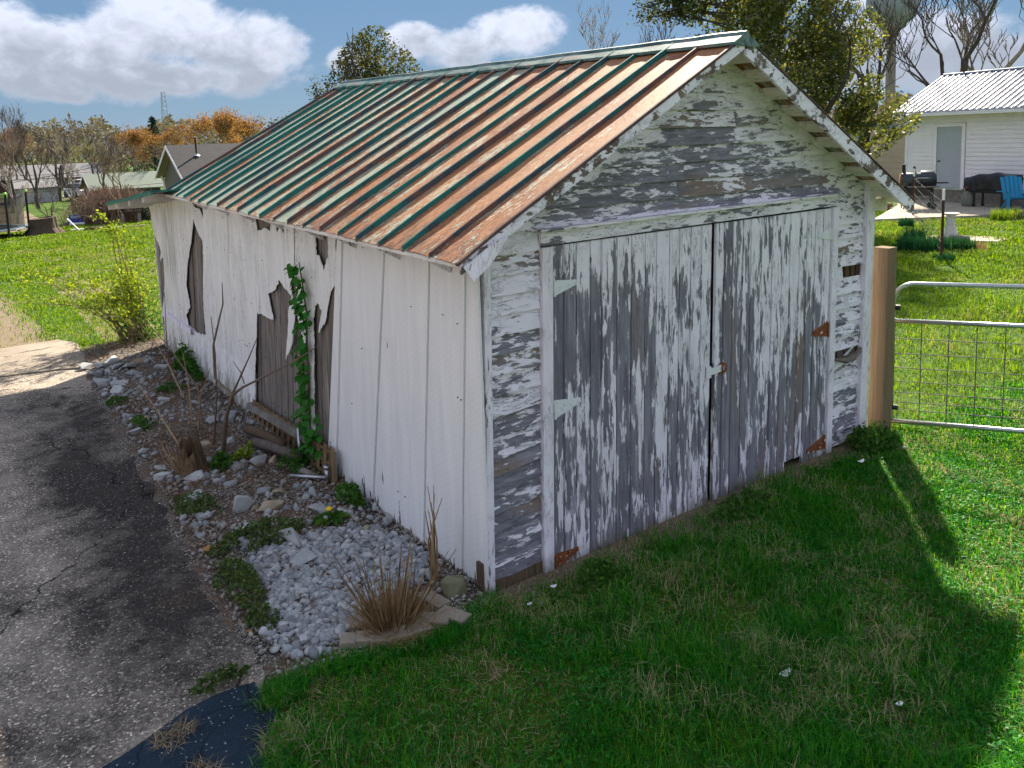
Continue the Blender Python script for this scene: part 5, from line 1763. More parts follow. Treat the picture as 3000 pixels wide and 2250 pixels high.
mound('weed_patch', 'dead nettle patch beside the flat pale rock at the drive edge', -1.10, 2.28, 0.16, 0.26, 0.07, 700, 'nettle', 0.026)
mound('weed_patch', 'largest dead nettle patch, between the grit and the white gravel', -0.86, 1.46, 0.34, 0.20, 0.10, 1700, 'nettle', 0.026)
mound('weed_patch', 'dead nettle patch hanging over the drive edge left of the white gravel', -1.18, 0.95, 0.12, 0.36, 0.11, 1300, 'nettle', 0.026)
mound('weed_patch', 'small yellowish dead nettle patch at the tip of the gravel', -1.20, 0.50, 0.10, 0.10, 0.07, 380, 'nettle', 0.024)
mound('weed_patch', 'green weeds at the foot of the boards behind the dandelion', -0.12, 1.66, 0.08, 0.22, 0.11, 420, 'weed', 0.035)
mound('weed_patch', 'dark green sprouts beside the rotten stump', -0.70, 2.96, 0.10, 0.10, 0.09, 260, 'weed', 0.045)
mound('weed_patch', 'light green sprouts beside the squared rock', -0.50, 2.98, 0.10, 0.09, 0.14, 200, 'bush', 0.04)
mound('weed_patch', 'green weeds round the logs under the planks', -0.25, 2.55, 0.12, 0.2, 0.12, 260, 'weed', 0.035)
mound('weed_patch', 'low green weeds in the litter near the far stones', -1.05, 5.5, 0.12, 0.2, 0.04, 300, 'weed', 0.03)
mound('weed_patch', 'low green weeds at the drive edge, middle of the bed', -1.0, 4.6, 0.1, 0.25, 0.05, 320, 'weed', 0.03)
mound('weed_patch', 'low green weeds in the litter beside the lapped siding', -0.5, 5.6, 0.16, 0.16, 0.06, 260, 'weed', 0.03)
mound('weed_patch', 'dark leafy weeds against the lapped siding', -0.14, 6.3, 0.10, 0.55, 0.30, 700, 'weed', 0.05)
mound('weed_patch', 'ferny green weed at the foot of the white corner post', 3.80, -0.22, 0.26, 0.17, 0.17, 1100, 'weed', 0.035, grp='weeds on the lawn')
mound('weed_patch', 'dark green weed tuft under the left door', 0.62, -0.33, 0.17, 0.12, 0.08, 500, 'weed', 0.03, grp='weeds on the lawn')
mound('weed_patch', 'dark green weed tuft where the two doors meet', 2.05, -0.30, 0.28, 0.13, 0.07, 600, 'weed', 0.03, grp='weeds on the lawn')
mound('weed_patch', 'yellow green weed in the joint between drive and asphalt', -1.55, 0.12, 0.14, 0.05, 0.05, 260, 'nettle', 0.03)
# dandelion
dd = thing('dandelion', 'yellow dandelion with dark toothed leaves in the grit', 'flower', (-0.38, 1.45, 0.03))
b = MB()
for k in range(16):
    a = k * 0.42 + rng.uniform(-0.1, 0.1)
    l_ = rng.uniform(0.09, 0.16)
    c_, s_ = math.cos(a), math.sin(a)
    P_ = lambda r_, w_, z_: (-0.38 + r_ * c_ - w_ * s_, 1.45 + r_ * s_ + w_ * c_, 0.035 + z_)
    b.add([P_(0, 0, 0), P_(l_ * .5, .018, .04), P_(l_ * .8, .022, .035), P_(l_, 0, .01), P_(l_ * .8, -.022, .035), P_(l_ * .5, -.018, .04)], [(0, 1, 2, 3), (0, 3, 4, 5)])
b.build('leaves', MAT['weed'], dd)
MB().tube([(-0.38, 1.45, 0.03), (-0.385, 1.44, 0.12)], 0.004, 5).build('stem', MAT['weed'], dd)
MB().lathe((-0.385, 1.44, 0.12), [(0.004, -0.008), (0.02, 0.0), (0.026, 0.008), (0.016, 0.018), (0.004, 0.02)], 12).build('flower_head', MAT['yellow'], dd, True)

# spring bush at the far corner of the garage
bu = thing('bush', 'loose yellow green bush arching at the far corner of the garage', 'bush', (-0.25, 8.55, 0.0))
rs = random.Random(14)
stems, tips = [], []
for k in range(46):
    a = rs.uniform(0, 6.28)
    bx, by = -0.25 + rs.uniform(-0.15, 0.2), 8.55 + rs.uniform(-0.15, 0.35)
    out = rs.uniform(0.2, 1.5)
    dx_, dy_ = (-0.62 + 0.6 * math.cos(a)) * out, (0.1 + 0.55 * math.sin(a)) * out
    hgt = rs.uniform(0.5, 1.15) if k > 6 else rs.uniform(1.3, 1.85)
    if k <= 6:
        dx_, dy_ = dx_ * 0.35, dy_ * 0.4
    pts = [(bx, by, 0.0), (bx + dx_ * 0.25, by + dy_ * 0.25, hgt * 0.45), (bx + dx_ * 0.6, by + dy_ * 0.6, hgt * 0.85), (bx + dx_, by + dy_, hgt)]
    stems.append((pts, [0.011, 0.008, 0.005, 0.002]))
    for j in range(7):
        t = rs.uniform(0.35, 1.0) * 3
        i = min(int(t), 2)
        p = Vector(pts[i]).lerp(Vector(pts[i + 1]), t - i)
        q = p + Vector((rs.gauss(0, 0.13), rs.gauss(0, 0.13), rs.uniform(0.0, 0.18)))
        stems.append(([p, q], [0.003, 0.001]))
        for _ in range(18):
            tips.append(p.lerp(q, rs.random()) + Vector((rs.gauss(0, 0.018), rs.gauss(0, 0.018), rs.gauss(0, 0.018))))
kind(strand_mesh(stems, 4).build('stems', MAT['twig'], bu), 'stuff')
kind(leaf_cloud('leaves', np.array([p[:] for p in tips]), 0.042, MAT['bush'], bu, 0.9, 0.5, tuple(bu.location)), 'stuff')
n = 900
P = np.stack([rng.normal(-0.10, 0.17, n), rng.normal(8.65, 0.2, n), np.abs(rng.normal(0.25, 0.25, n)) + 0.03], -1)
kind(leaf_cloud('lower_leaves', P, 0.05, MAT['weed'], bu, 0.9, 0.6, tuple(bu.location)), 'stuff')

# flakes of white paint on the grass
MAT['flake'] = plain('white_flake', (0.8, 0.8, 0.82), 0.6)
fl = [(0.73, -1.58, 0.045, 'largest white paint flake, folded, in the shaded lawn'), (0.95, -2.05, 0.03, 'white paint flake near the bare strip at the lower right'), (3.42, -0.36, 0.045, 'white paint flake below the right door hinge'),
      (3.95, -0.42, 0.045, 'white paint flake beside the ferny weed'), (0.33, -0.24, 0.03, 'white paint flake below the left door hinge'), (0.10, -0.30, 0.022, 'white paint flake below the sloping siding boards')]
for i, (x_, y_, s_, lab) in enumerate(fl):
    rr = random.Random(i)
    z_ = float(terrain(x_, y_)) + 0.03
    poly = jag([(math.cos(t) * s_ * rr.uniform(0.6, 1), math.sin(t) * s_ * rr.uniform(0.3, 0.7)) for t in np.linspace(0, 5.4, 7)], 0.02, 0.004, i)
    b = MB().slab(poly, [], lambda u, v, d: (x_ + u, y_ + v, z_ + 0.35 * abs(u) + d), 0.002)
    tag(b.build('paint_flake', MAT['flake'], None, loc=(x_, y_, z_), fixn=True), lab, 'paint flake', 'paint flakes on the lawn')


# ---------------------------------------------------------------- gate and yard
MAT['white_paint'] = plain('white_siding_paint', (0.83, 0.79, 0.83), 0.55, 0, 0.04, 3.0)
MAT['grey_door'] = plain('pale_grey_door', (0.40, 0.43, 0.49), 0.5, 0, 0.05, 4.0)
MAT['black_metal'] = plain('black_metal', (0.025, 0.026, 0.03), 0.4, 0.3, 0.3, 12.0)
MAT['dark_steel'] = plain('dark_blue_steel', (0.045, 0.055, 0.065), 0.38, 0.4, 0.35, 9.0)
MAT['foundation'] = plain('grey_foundation', (0.21, 0.19, 0.165), 0.9, 0, 0.3, 6.0)
MAT['patio'] = plain('patio_concrete', (0.42, 0.36, 0.29), 0.9, 0, 0.15, 5.0)
MAT['tan_paint'] = plain('tan_siding', (0.36, 0.30, 0.225), 0.7, 0, 0.06, 3.0)
MAT['blue_paint'] = plain('pale_blue_metal', (0.30, 0.42, 0.52), 0.6, 0, 0.12, 2.0)
MAT['chair_blue'] = plain('blue_plastic', (0.015, 0.24, 0.46), 0.45, 0, 0.08, 5.0)
MAT['roof_metal'] = plain('white_blue_roofing', (0.27, 0.30, 0.37), 0.55, 0.0, 0.06, 3.0)
MAT['rib_dark'] = plain('navy_rib', (0.045, 0.055, 0.15), 0.45, 0.1, 0.2, 5.0)
MAT['birdbath'] = stone_mat('birdbath_cement', (0.36, 0.36, 0.35), (0.48, 0.48, 0.47), (0.6, 0.6, 0.58))
MAT['terracotta'] = plain('terracotta', (0.22, 0.07, 0.045), 0.8)
MAT['cover'] = plain('black_cover_vinyl', (0.022, 0.022, 0.028), 0.35, 0, 0.3, 7.0)
MAT['firewood'] = weathered('firewood', (0.16, 0.08, 0.035), (0.34, 0.20, 0.10), (0.5, 0.36, 0.22), (0.3, 0.3, 0.3))

gp = thing('gate_post', 'square treated wood post at the right corner of the garage', 'post', (4.20, -0.07, 0.0))
MB().box((4.20, -0.07, 0.82), (0.14, 0.14, 1.72), (0, 0.012, 0.0), 0.985).build('shaft', MAT['post'], gp)

g0, gd = Vector((4.335, -0.085, 0.0)), Vector((0.557, -0.830, 0.0))
gate = thing('tube_gate', 'galvanised tube gate with wire mesh right of the garage', 'gate', g0)
G_ = lambda s, z, o=0.0: g0 + gd * s + Vector((gd.y, -gd.x, 0)) * o + Vector((0, 0, z))
GL = 2.6
rr_ = 0.17
arc = [G_(rr_ - rr_ * math.cos(t), 1.345 - rr_ + rr_ * math.sin(t)) for t in np.linspace(0, math.pi / 2, 8)]
MB().tube([G_(0.0, 0.09)] + arc + [G_(GL, 1.35)], 0.021, 12).build('frame_tube', MAT['steel'], gate, True)
MB().tube([G_(0.0, 0.09), G_(GL, 0.09)], 0.021, 12).build('bottom_rail', MAT['steel'], gate, True)
MB().tube([G_(0.0, 1.01), G_(GL, 1.01)], 0.020, 12).build('middle_rail', MAT['steel'], gate, True)
for z_ in (0.20, 0.27, 0.36, 0.46, 0.585, 0.715, 0.85):
    MB().tube([G_(0.0, z_), G_(GL, z_ + 0.004)], 0.0042, 5).build('mesh_wire', MAT['wire'], gate)
for k in range(13):
    s_ = 0.02 + k * 0.215
    MB().tube([G_(s_, 0.09), G_(s_, 1.01)], 0.0042, 5).build('mesh_wire', MAT['wire'], gate)
for z_ in (1.13, 0.22):
    MB().tube([G_(-0.03, z_), G_(0.06, z_)], 0.026, 8).build('hinge_clamp', MAT['black_metal'], gate)

# wire fence with steel posts across the yard
fc = thing('wire_fence', 'wire mesh fence on thin rusty steel posts across the yard', 'fence', (13.93, 4.26, 0))
fp = [(16.6, -0.55), (13.93, 4.26), (21.31, 8.8), (21.36, 9.27), (21.0, 12.5)]
for k, (x_, y_) in enumerate(fp):
    if k == 3:
        continue
    p = MB().box((x_, y_, 0.62), (0.038, 0.038, 1.26)).build('post', MAT['rust_post'], fc)
    MB().box((x_, y_, 1.34), (0.040, 0.040, 0.22)).build('white_tip', MAT['white_paint'], p)
for k in range(len(fp) - 1):
    (xa, ya), (xb, yb) = fp[k], fp[k + 1]
    L_ = math.hypot(xb - xa, yb - ya)
    b = MB()
    for z_ in (0.06, 0.2, 0.36, 0.54, 0.74, 0.95, 1.18):
        b.tube([(xa, ya, z_), ((xa + xb) / 2, (ya + yb) / 2, z_ - 0.015), (xb, yb, z_)], 0.0017, 4, False)
    for j in range(int(L_ / 0.13)):
        t = (j + 0.5) / int(L_ / 0.13)
        b.tube([(xa + (xb - xa) * t, ya + (yb - ya) * t, 0.05), (xa + (xb - xa) * t, ya + (yb - ya) * t, 1.17)], 0.0014, 3, False)
    kind(b.build('wire_mesh', MAT['wire'], fc), 'stuff')

# patio
pat = MB()
pat.slab([(19.6, 9.05), (23.45, 6.64), (27.5, 4.2), (26.0, 8.0), (26.13, 10.6), (26.4, 12.0), (23.9, 10.75)], [], lambda u, v, d: (u, v, 0.08 - d), 0.2)
kind(pat.build('patio', MAT['patio'], fixn=True), 'structure')

# white house -------------------------------------------------------------------
hb = Vector((26.13, 10.6, 0))
hw, hn = Vector((0.152, 0.988, 0)), Vector((0.988, -0.152, 0))
H = lambda s, t, z: hb + hw * s - hn * t + Vector((0, 0, z))      # t is out of the wall, towards the yard
house = thing('white_house', 'white sided house with ribbed metal roof behind the patio', 'house', hb)


def hbox(name, s0, s1, t0, t1, z0, z1, mat, parent):
    return MB().hexa([H(s0, t0, z0), H(s1, t0, z0), H(s1, t1, z0), H(s0, t1, z0)], [H(s0, t0, z1), H(s1, t0, z1), H(s1, t1, z1), H(s0, t1, z1)]).build(name, mat, parent, fixn=True)


wall = MB().hexa([H(-9, -0.01, 0.5), H(1.2, -0.01, 0.5), H(1.2, -4.6, 0.5), H(-9, -4.6, 0.5)], [H(-9, -0.01, 3.2), H(1.2, -0.01, 3.2), H(1.2, -4.6, 3.2), H(-9, -4.6, 3.2)]).build('wall', MAT['white_paint'], house, fixn=True)
gab = MB()
gab.add([H(1.19, -0.01, 3.2), H(1.19, -4.6, 3.2), H(1.19, -2.3, 4.4), H(-9, -0.01, 3.2), H(-9, -4.6, 3.2), H(-9, -2.3, 4.4)], [(0, 1, 2), (5, 4, 3), (0, 2, 5, 3), (2, 1, 4, 5)])
gab.build('gable', MAT['white_paint'], house, fixn=True)
hbox('foundation', -9, 1.18, 0.02, -4.5, -0.2, 0.5, MAT['foundation'], house)
for k in range(19):
    z0 = 0.52 + k * 0.142
    for (s0, s1) in ((0.12, 1.12), (-9.0, -1.08)) if z0 < 2.74 else ((-9.0, 1.12),):
        MB().hexa([H(s0, 0.028, z0), H(s1, 0.028, z0), H(s1, 0, z0), H(s0, 0, z0)], [H(s0, 0.006, z0 + 0.14), H(s1, 0.006, z0 + 0.14), H(s1, 0, z0 + 0.14), H(s0, 0, z0 + 0.14)]).build('siding_board', MAT['white_paint'], wall, fixn=True)
hbox('corner_trim', 1.12, 1.22, 0.04, 0.0, 0.48, 3.15, MAT['white_paint'], house)
door = hbox('door', -0.93, -0.03, 0.018, -0.02, 0.58, 2.64, MAT['grey_door'], house)
hbox('door_frame', -0.02, 0.10, 0.05, 0.0, 0.55, 2.76, MAT['white_paint'], door)
hbox('door_frame', -1.06, -0.94, 0.05, 0.0, 0.55, 2.76, MAT['white_paint'], door)
hbox('door_frame', -0.94, -0.02, 0.049, 0.0, 2.65, 2.76, MAT['white_paint'], door)
hbox('threshold', -1.06, 0.10, 0.09, 0.0, 0.50, 0.55, MAT['steel'], door)
kn = H(-0.13, 0.05, 1.48)
MB().lathe(kn, [(0.01, -0.03), (0.035, -0.02), (0.045, 0.0), (0.035, 0.02), (0.01, 0.03)], 12).build('knob', MAT['black_metal'], door, True)
ro = MB().hexa([H(-9.3, 0.42, 3.16), H(1.45, 0.42, 3.16), H(1.45, -2.3, 4.50), H(-9.3, -2.3, 4.50)], [H(-9.3, 0.42, 3.19), H(1.45, 0.42, 3.19), H(1.45, -2.3, 4.53), H(-9.3, -2.3, 4.53)]).build('roof', MAT['roof_metal'], house, fixn=True)
MB().hexa([H(-9.3, -5.0, 3.16), H(1.45, -5.0, 3.16), H(1.45, -2.31, 4.50), H(-9.3, -2.31, 4.50)], [H(-9.3, -5.0, 3.19), H(1.45, -5.0, 3.19), H(1.45, -2.31, 4.53), H(-9.3, -2.31, 4.53)]).build('roof_slope', MAT['roof_metal'], ro, fixn=True)
for k in range(46):
    s_ = 1.44 - k * 0.2286
    MB().hexa([H(s_ - 0.032, 0.425, 3.19), H(s_ + 0.032, 0.425, 3.19), H(s_ + 0.032, -2.29, 4.525), H(s_ - 0.032, -2.29, 4.525)], [H(s_ - 0.012, 0.425, 3.225), H(s_ + 0.012, 0.425, 3.225), H(s_ + 0.012, -2.29, 4.56), H(s_ - 0.012, -2.29, 4.56)]).build('rib', MAT['rib_dark'], ro, fixn=True)
    for q in (0.076, 0.152):
        MB().hexa([H(s_ - q - 0.008, 0.425, 3.19), H(s_ - q + 0.008, 0.425, 3.19), H(s_ - q + 0.008, -2.29, 4.525), H(s_ - q - 0.008, -2.29, 4.525)], [H(s_ - q - 0.004, 0.425, 3.203), H(s_ - q + 0.004, 0.425, 3.203), H(s_ - q + 0.004, -2.29, 4.538), H(s_ - q - 0.004, -2.29, 4.538)]).build('minor_rib', MAT['roof_metal'], ro, fixn=True)
MB().tube([H(-9.3, -2.3, 4.55), H(1.46, -2.3, 4.55)], 0.05, 8).build('ridge_cap', MAT['roof_metal'], ro)
hbox('gutter', -9.2, 1.4, 0.54, 0.42, 3.04, 3.15, MAT['white_paint'], house)
hbox('soffit', -9.2, 1.4, 0.42, 0.0, 3.06, 3.08, MAT['white_paint'], house)
MB().tube([H(0.9, -2.5, 4.4), H(0.9, -2.5, 5.1)], 0.03, 8).build('vent_pipe', MAT['rust_post'], house)

tb = thing('tan_building', 'tan sided wall of a small building beyond the white house', 'building', (33.5, 16.2, 0))
tw = MB().box((33.9, 16.2, 1.25), (2.4, 2.4, 2.7), (0, 0, 0.5)).build('wall', MAT['tan_paint'], tb)
for k in range(9):
    MB().box((33.9, 16.2, 0.14 + k * 0.28), (2.44 - 0.0, 2.44, 0.26), (0, 0, 0.5), 0.985).build('siding_board', MAT['tan_paint'], tw)
MB().box((33.9, 16.2, 2.72), (2.8, 2.8, 0.15), (0, 0, 0.5), 0.85).build('roof', MAT['rib_dark'], tb)

barn = thing('blue_barn', 'pale blue metal barn with braced doors far behind the yard', 'barn', (41.5, 21.5, 0))
ang = -0.63
def bb(name, lx, ly, lz, sx, sy, sz, mat, par, ry=0.0):
    p = Vector((41.0, 21.2, 0)) + Matrix.Rotation(ang, 3, 'Z') @ Vector((lx, ly, lz))
    m = Matrix.Rotation(ang, 3, 'Z') @ Matrix.Rotation(ry, 3, 'Y')
    return MB().box(p, (sx, sy, sz), m).build(name, mat, par)


bw = bb('wall', 0, 2.0, 1.3, 5.0, 4.0, 2.7, MAT['blue_paint'], barn)
for k in range(20):
    bb('corrugation', -2.4 + k * 0.25, -0.02, 1.3, 0.05, 0.03, 2.6, MAT['blue_paint'], bw)
MAT['barn_trim'] = plain('deep_blue_trim', (0.05, 0.14, 0.24), 0.6)
for x_ in (-0.55, 0.62):
    d_ = bb('door', x_, -0.05, 1.0, 1.0, 0.04, 2.0, MAT['blue_paint'], barn)
    for q in (-0.46, 0.46):
        bb('stile', x_ + q, -0.085, 1.0, 0.10, 0.03, 2.0, MAT['barn_trim'], d_)
    bb('rail', x_, -0.086, 1.92, 0.82, 0.03, 0.10, MAT['barn_trim'], d_)
    bb('brace', x_, -0.10, 1.45, 0.07, 0.03, 1.25, MAT['barn_trim'], d_, 0.78)
    bb('brace', x_, -0.118, 1.45, 0.07, 0.03, 1.25, MAT['barn_trim'], d_, -0.78)
bb('roof', 0, 2.0, 2.8, 5.4, 4.5, 0.16, MAT['roof_metal'], barn)
cl = thing('chain_link_gate', 'grey chain link gate before the blue barn', 'gate', (34.6, 18.1, 0))
MB().tube([(33.3, 18.0, 0.0), (33.3, 18.0, 1.45), (34.5, 17.3, 1.45), (34.5, 17.3, 0.0)], 0.03, 8).build('frame', MAT['steel'], cl)
for k in range(9):
    t = (k + 0.5) / 9
    MB().tube([(33.3 + 1.2 * t, 18.0 - 0.7 * t, 0.05), (33.3 + 1.2 * t, 18.0 - 0.7 * t, 1.43)], 0.006, 4).build('mesh_wire', MAT['wire'], cl)

# smoker grill -------------------------------------------------------------------
sm = thing('smoker_grill', 'black barrel smoker grill on wheels beside the house door', 'grill', (23.2, 9.6, 0.08))
ax = Vector((0.60, -0.80, 0)).normalized()
ay = Vector((-ax.y, ax.x, 0))
S_ = lambda a, o, z: Vector((23.35, 9.75, 0.08)) + ax * a + ay * o + Vector((0, 0, z))
def barrel(a0, a1, r_, zc, name, mat, n=18, half=None):
    b = MB()
    prof = [(a0, r_ * 0.96), (a0 + 0.03, r_), (a1 - 0.03, r_), (a1, r_ * 0.96)]
    vs = []
    for (a, q) in prof:
        for k in range(n):
            t = 2 * math.pi * k / n
            vs.append(S_(a, q * math.cos(t), zc + q * math.sin(t)))
    fs = [(i * n + k, i * n + (k + 1) % n, (i + 1) * n + (k + 1) % n, (i + 1) * n + k) for i in range(3) for k in range(n)] + [tuple(range(n)), tuple(3 * n + k for k in range(n))]
    b.add(vs, fs)
    return b.build(name, mat, sm, True, fixn=True)


barrel(-0.50, 0.50, 0.25, 0.90, 'barrel', MAT['dark_steel'])
barrel(0.05, 0.44, 0.28, 0.93, 'lid', MAT['dark_steel'])
barrel(-0.53, -0.50, 0.24, 0.90, 'rusty_end', plain('rusty_plate', (0.20, 0.085, 0.035), 0.7, 0.1, 0.3, 18.0))
MB().tube([S_(-0.42, 0, 1.1), S_(-0.43, 0, 1.42)], 0.055, 10).build('chimney', MAT['black_metal'], sm)
MB().tube([S_(-0.10, 0.1, 1.1), S_(-0.10, 0.12, 1.34)], 0.04, 10).build('damper', MAT['dark_steel'], sm)
MB().tube([S_(-0.1, -0.28, 0.98), S_(0.0, -0.32, 0.99), S_(0.22, -0.32, 0.99), S_(0.3, -0.28, 0.98)], 0.012, 6).build('handle', MAT['steel'], sm)
MB().hexa([S_(-0.35, -0.50, 0.70), S_(0.55, -0.50, 0.70), S_(0.55, -0.24, 0.70), S_(-0.35, -0.24, 0.70)], [S_(-0.35, -0.50, 0.73), S_(0.55, -0.50, 0.73), S_(0.55, -0.24, 0.73), S_(-0.35, -0.24, 0.73)]).build('front_shelf', MAT['lumber'], sm, fixn=True)
MB().hexa([S_(0.5, -0.2, 0.80), S_(0.85, -0.2, 0.80), S_(0.85, 0.2, 0.80), S_(0.5, 0.2, 0.80)], [S_(0.5, -0.2, 0.83), S_(0.85, -0.2, 0.83), S_(0.85, 0.2, 0.83), S_(0.5, 0.2, 0.83)]).build('side_shelf', MAT['black_metal'], sm, fixn=True)
MB().hexa([S_(-0.42, -0.22, 0.42), S_(0.42, -0.22, 0.42), S_(0.42, 0.22, 0.42), S_(-0.42, 0.22, 0.42)], [S_(-0.42, -0.22, 0.66), S_(0.42, -0.22, 0.66), S_(0.42, 0.22, 0.66), S_(-0.42, 0.22, 0.66)]).build('fire_pan', MAT['black_metal'], sm, fixn=True)
for a in (-0.40, 0.40):
    for o_ in (-0.22, 0.22):
        MB().tube([S_(a * 0.85, o_ * 0.9, 0.7), S_(a * 1.1, o_ * 1.2, 0.0)], 0.02, 6).build('leg', MAT['black_metal'], sm)
for o_ in (-0.30, 0.30):
    b = MB()
    n = 16
    vs = [S_(0.42 + 0.09 * math.cos(2 * math.pi * k / n), o_ + dd_, 0.09 + 0.09 * math.sin(2 * math.pi * k / n)) for dd_ in (-0.02, 0.02) for k in range(n)]
    b.add(vs, [(k, (k + 1) % n, (k + 1) % n + n, k + n) for k in range(n)] + [tuple(range(n)), tuple(range(2 * n - 1, n - 1, -1))])
    b.build('wheel', MAT['black_metal'], sm, fixn=True)

# crock with flower pot, covered grill, chair -------------------------------------
ck = thing('stone_crock', 'mottled grey crock standing on the patio', 'crock', (24.85, 8.9, 0.08))
MB().lathe((24.85, 8.9, 0.08), [(0.15, 0.0), (0.185, 0.05), (0.20, 0.2), (0.195, 0.36), (0.14, 0.44), (0.12, 0.47), (0.13, 0.49)], 20).build('body', stone_mat('glazed_crock', (0.06, 0.07, 0.06), (0.17, 0.18, 0.15), (0.34, 0.34, 0.29)), ck, True)
tag(MB().lathe((24.85, 8.9, 0.575), [(0.08, 0.0), (0.11, 0.10), (0.13, 0.10), (0.13, 0.14), (0.11, 0.14), (0.10, 0.10)], 18).build('flower_pot', MAT['terracotta'], None, True, loc=(24.85, 8.9, 0.575)), 'small dark red flower pot on top of the grey crock', 'flower pot')

cg = thing('covered_grill', 'grill under a sagging black cover by the house wall', 'grill', (25.0, 8.0, 0.08))
cx_ = Vector((0.152, 0.988, 0)) * -1.0
cyv = Vector((-cx_.y, cx_.x, 0))
K = lambda a, o, z: Vector((24.95, 8.2, 0.08)) + cx_ * a + cyv * o + Vector((0, 0, z))
nu, nv = 26, 12
vs = []
for i in range(nu + 1):
    a = -0.75 + 1.5 * i / nu
    top = 0.98 + 0.10 * math.exp(-((a - 0.15) / 0.5) ** 2) - 0.10 * max(0, -a - 0.3)
    for j in range(nv + 1):
        q = -1 + 2 * j / nv
        o_ = max(-0.32, min(0.32, q * 0.55))
        z_ = top if abs(q) < 0.58 else top - (abs(q) - 0.58) / 0.42 * (0.48 - 0.1 * (a < -0.55))
        fold = 0.02 * math.sin(a * 17 + q * 3) * (abs(q) > 0.4) + 0.018 * math.sin(a * 7 + j)
        vs.append(K(a + 0.01 * math.sin(j * 2.1), o_ + (fold if q > 0 else -fold) * 1.0, z_ + 0.02 * math.sin(a * 9 + q * 4)))
fs = [(i * (nv + 1) + j, i * (nv + 1) + j + 1, (i + 1) * (nv + 1) + j + 1, (i + 1) * (nv + 1) + j) for i in range(nu) for j in range(nv)]
fs += [tuple(range(nv + 1)), tuple(nu * (nv + 1) + j for j in reversed(range(nv + 1)))]
b = MB()
b.add(vs, fs)
b.build('cover', MAT['cover'], cg, True, fixn=True)
for a in (-0.45, 0.45):
    for o_ in (-0.22, 0.22):
        l_ = MB().tube([K(a, o_, 0.0), K(a, o_, 0.6)], 0.035, 6).build('leg', MAT['black_metal'], cg)
        MB().lathe(K(a, o_, 0.05), [(0.02, -0.05), (0.05, -0.04), (0.05, 0.04), (0.02, 0.05)], 10).build('caster', MAT['black_metal'], l_)
MB().hexa([K(-0.5, -0.25, 0.45), K(0.5, -0.25, 0.45), K(0.5, 0.25, 0.45), K(-0.5, 0.25, 0.45)], [K(-0.5, -0.25, 0.62), K(0.5, -0.25, 0.62), K(0.5, 0.25, 0.62), K(-0.5, 0.25, 0.62)]).build('cart', MAT['black_metal'], cg, fixn=True)

ch = thing('lawn_chair', 'bright blue slatted garden chair on the patio at the right edge', 'chair', (24.0, 7.1, 0.08))
c_fw = (Vector((-2.5, -3.9, 0)) - Vector((24.0, 7.1, 0))).normalized()
c_fw = Matrix.Rotation(0.35, 3, 'Z') @ c_fw
c_rt = Vector((-c_fw.y, c_fw.x, 0))
Q = lambda a, f_, z: Vector((24.0, 7.1, 0.08)) + c_rt * a + c_fw * f_ + Vector((0, 0, z))


def cbox(name, a0, a1, f0, f1, zb0, zb1, th, par=ch):
    """board from f0 (height zb0) to f1 (height zb1)"""
    return MB().hexa([Q(a0, f0, zb0), Q(a1, f0, zb0), Q(a1, f1, zb1), Q(a0, f1, zb1)], [Q(a0, f0, zb0 + th), Q(a1, f0, zb0 + th), Q(a1, f1, zb1 + th), Q(a0, f1, zb1 + th)]).build(name, MAT['chair_blue'], par, fixn=True)


for k in range(5):
    a = -0.27 + k * 0.11
    hh = 0.98 + 0.06 * math.sin(math.pi * (k + 0.5) / 5)
    MB().hexa([Q(a, -0.22, 0.32), Q(a + 0.10, -0.22, 0.32), Q(a + 0.10, -0.19, 0.32), Q(a, -0.19, 0.32)], [Q(a * 1.1, -0.50, hh), Q(a * 1.1 + 0.105, -0.50, hh), Q(a * 1.1 + 0.105, -0.47, hh), Q(a * 1.1, -0.47, hh)]).build('back_slat', MAT['chair_blue'], ch, fixn=True)
for k in range(5):
    f_ = -0.18 + k * 0.105
    cbox('seat_slat', -0.28, 0.28, f_, f_ + 0.095, 0.33 + k * 0.018, 0.345 + k * 0.018, 0.022)
for s_ in (-1, 1):
    cbox('arm', s_ * 0.36 - 0.06, s_ * 0.36 + 0.06, -0.38, 0.38, 0.56, 0.60, 0.03)
    MB().hexa([Q(s_ * 0.33 - 0.03, 0.30, 0), Q(s_ * 0.33 + 0.03, 0.30, 0), Q(s_ * 0.33 + 0.03, 0.40, 0), Q(s_ * 0.33 - 0.03, 0.40, 0)], [Q(s_ * 0.33 - 0.03, 0.27, 0.60), Q(s_ * 0.33 + 0.03, 0.27, 0.60), Q(s_ * 0.33 + 0.03, 0.38, 0.60), Q(s_ * 0.33 - 0.03, 0.38, 0.60)]).build('leg', MAT['chair_blue'], ch, fixn=True)
    MB().hexa([Q(s_ * 0.29 - 0.02, -0.48, 0), Q(s_ * 0.29 + 0.02, -0.48, 0), Q(s_ * 0.29 + 0.02, -0.38, 0), Q(s_ * 0.29 - 0.02, -0.38, 0)], [Q(s_ * 0.29 - 0.02, 0.20, 0.38), Q(s_ * 0.29 + 0.02, 0.20, 0.38), Q(s_ * 0.29 + 0.02, 0.33, 0.38), Q(s_ * 0.29 - 0.02, 0.33, 0.38)]).build('leg', MAT['chair_blue'], ch, fixn=True)

# woodpile
rs = random.Random(6)
for k in range(11):
    a = rs.uniform(0, 3.1)
    p = Vector((22.6 + rs.uniform(-0.55, 0.35), 10.6 + rs.uniform(-0.3, 0.3), 0.08 + 0.10 * (k % 2)))
    d_ = Vector((math.cos(a), math.sin(a), 0)) * 0.2
    o = MB().tube([p - d_, p + d_], 0.065, 5).build('firewood_log', MAT['firewood'], None, loc=p)
    tag(o, 'split orange brown firewood log heaped left of the smoker grill', 'firewood', 'firewood beside the patio')

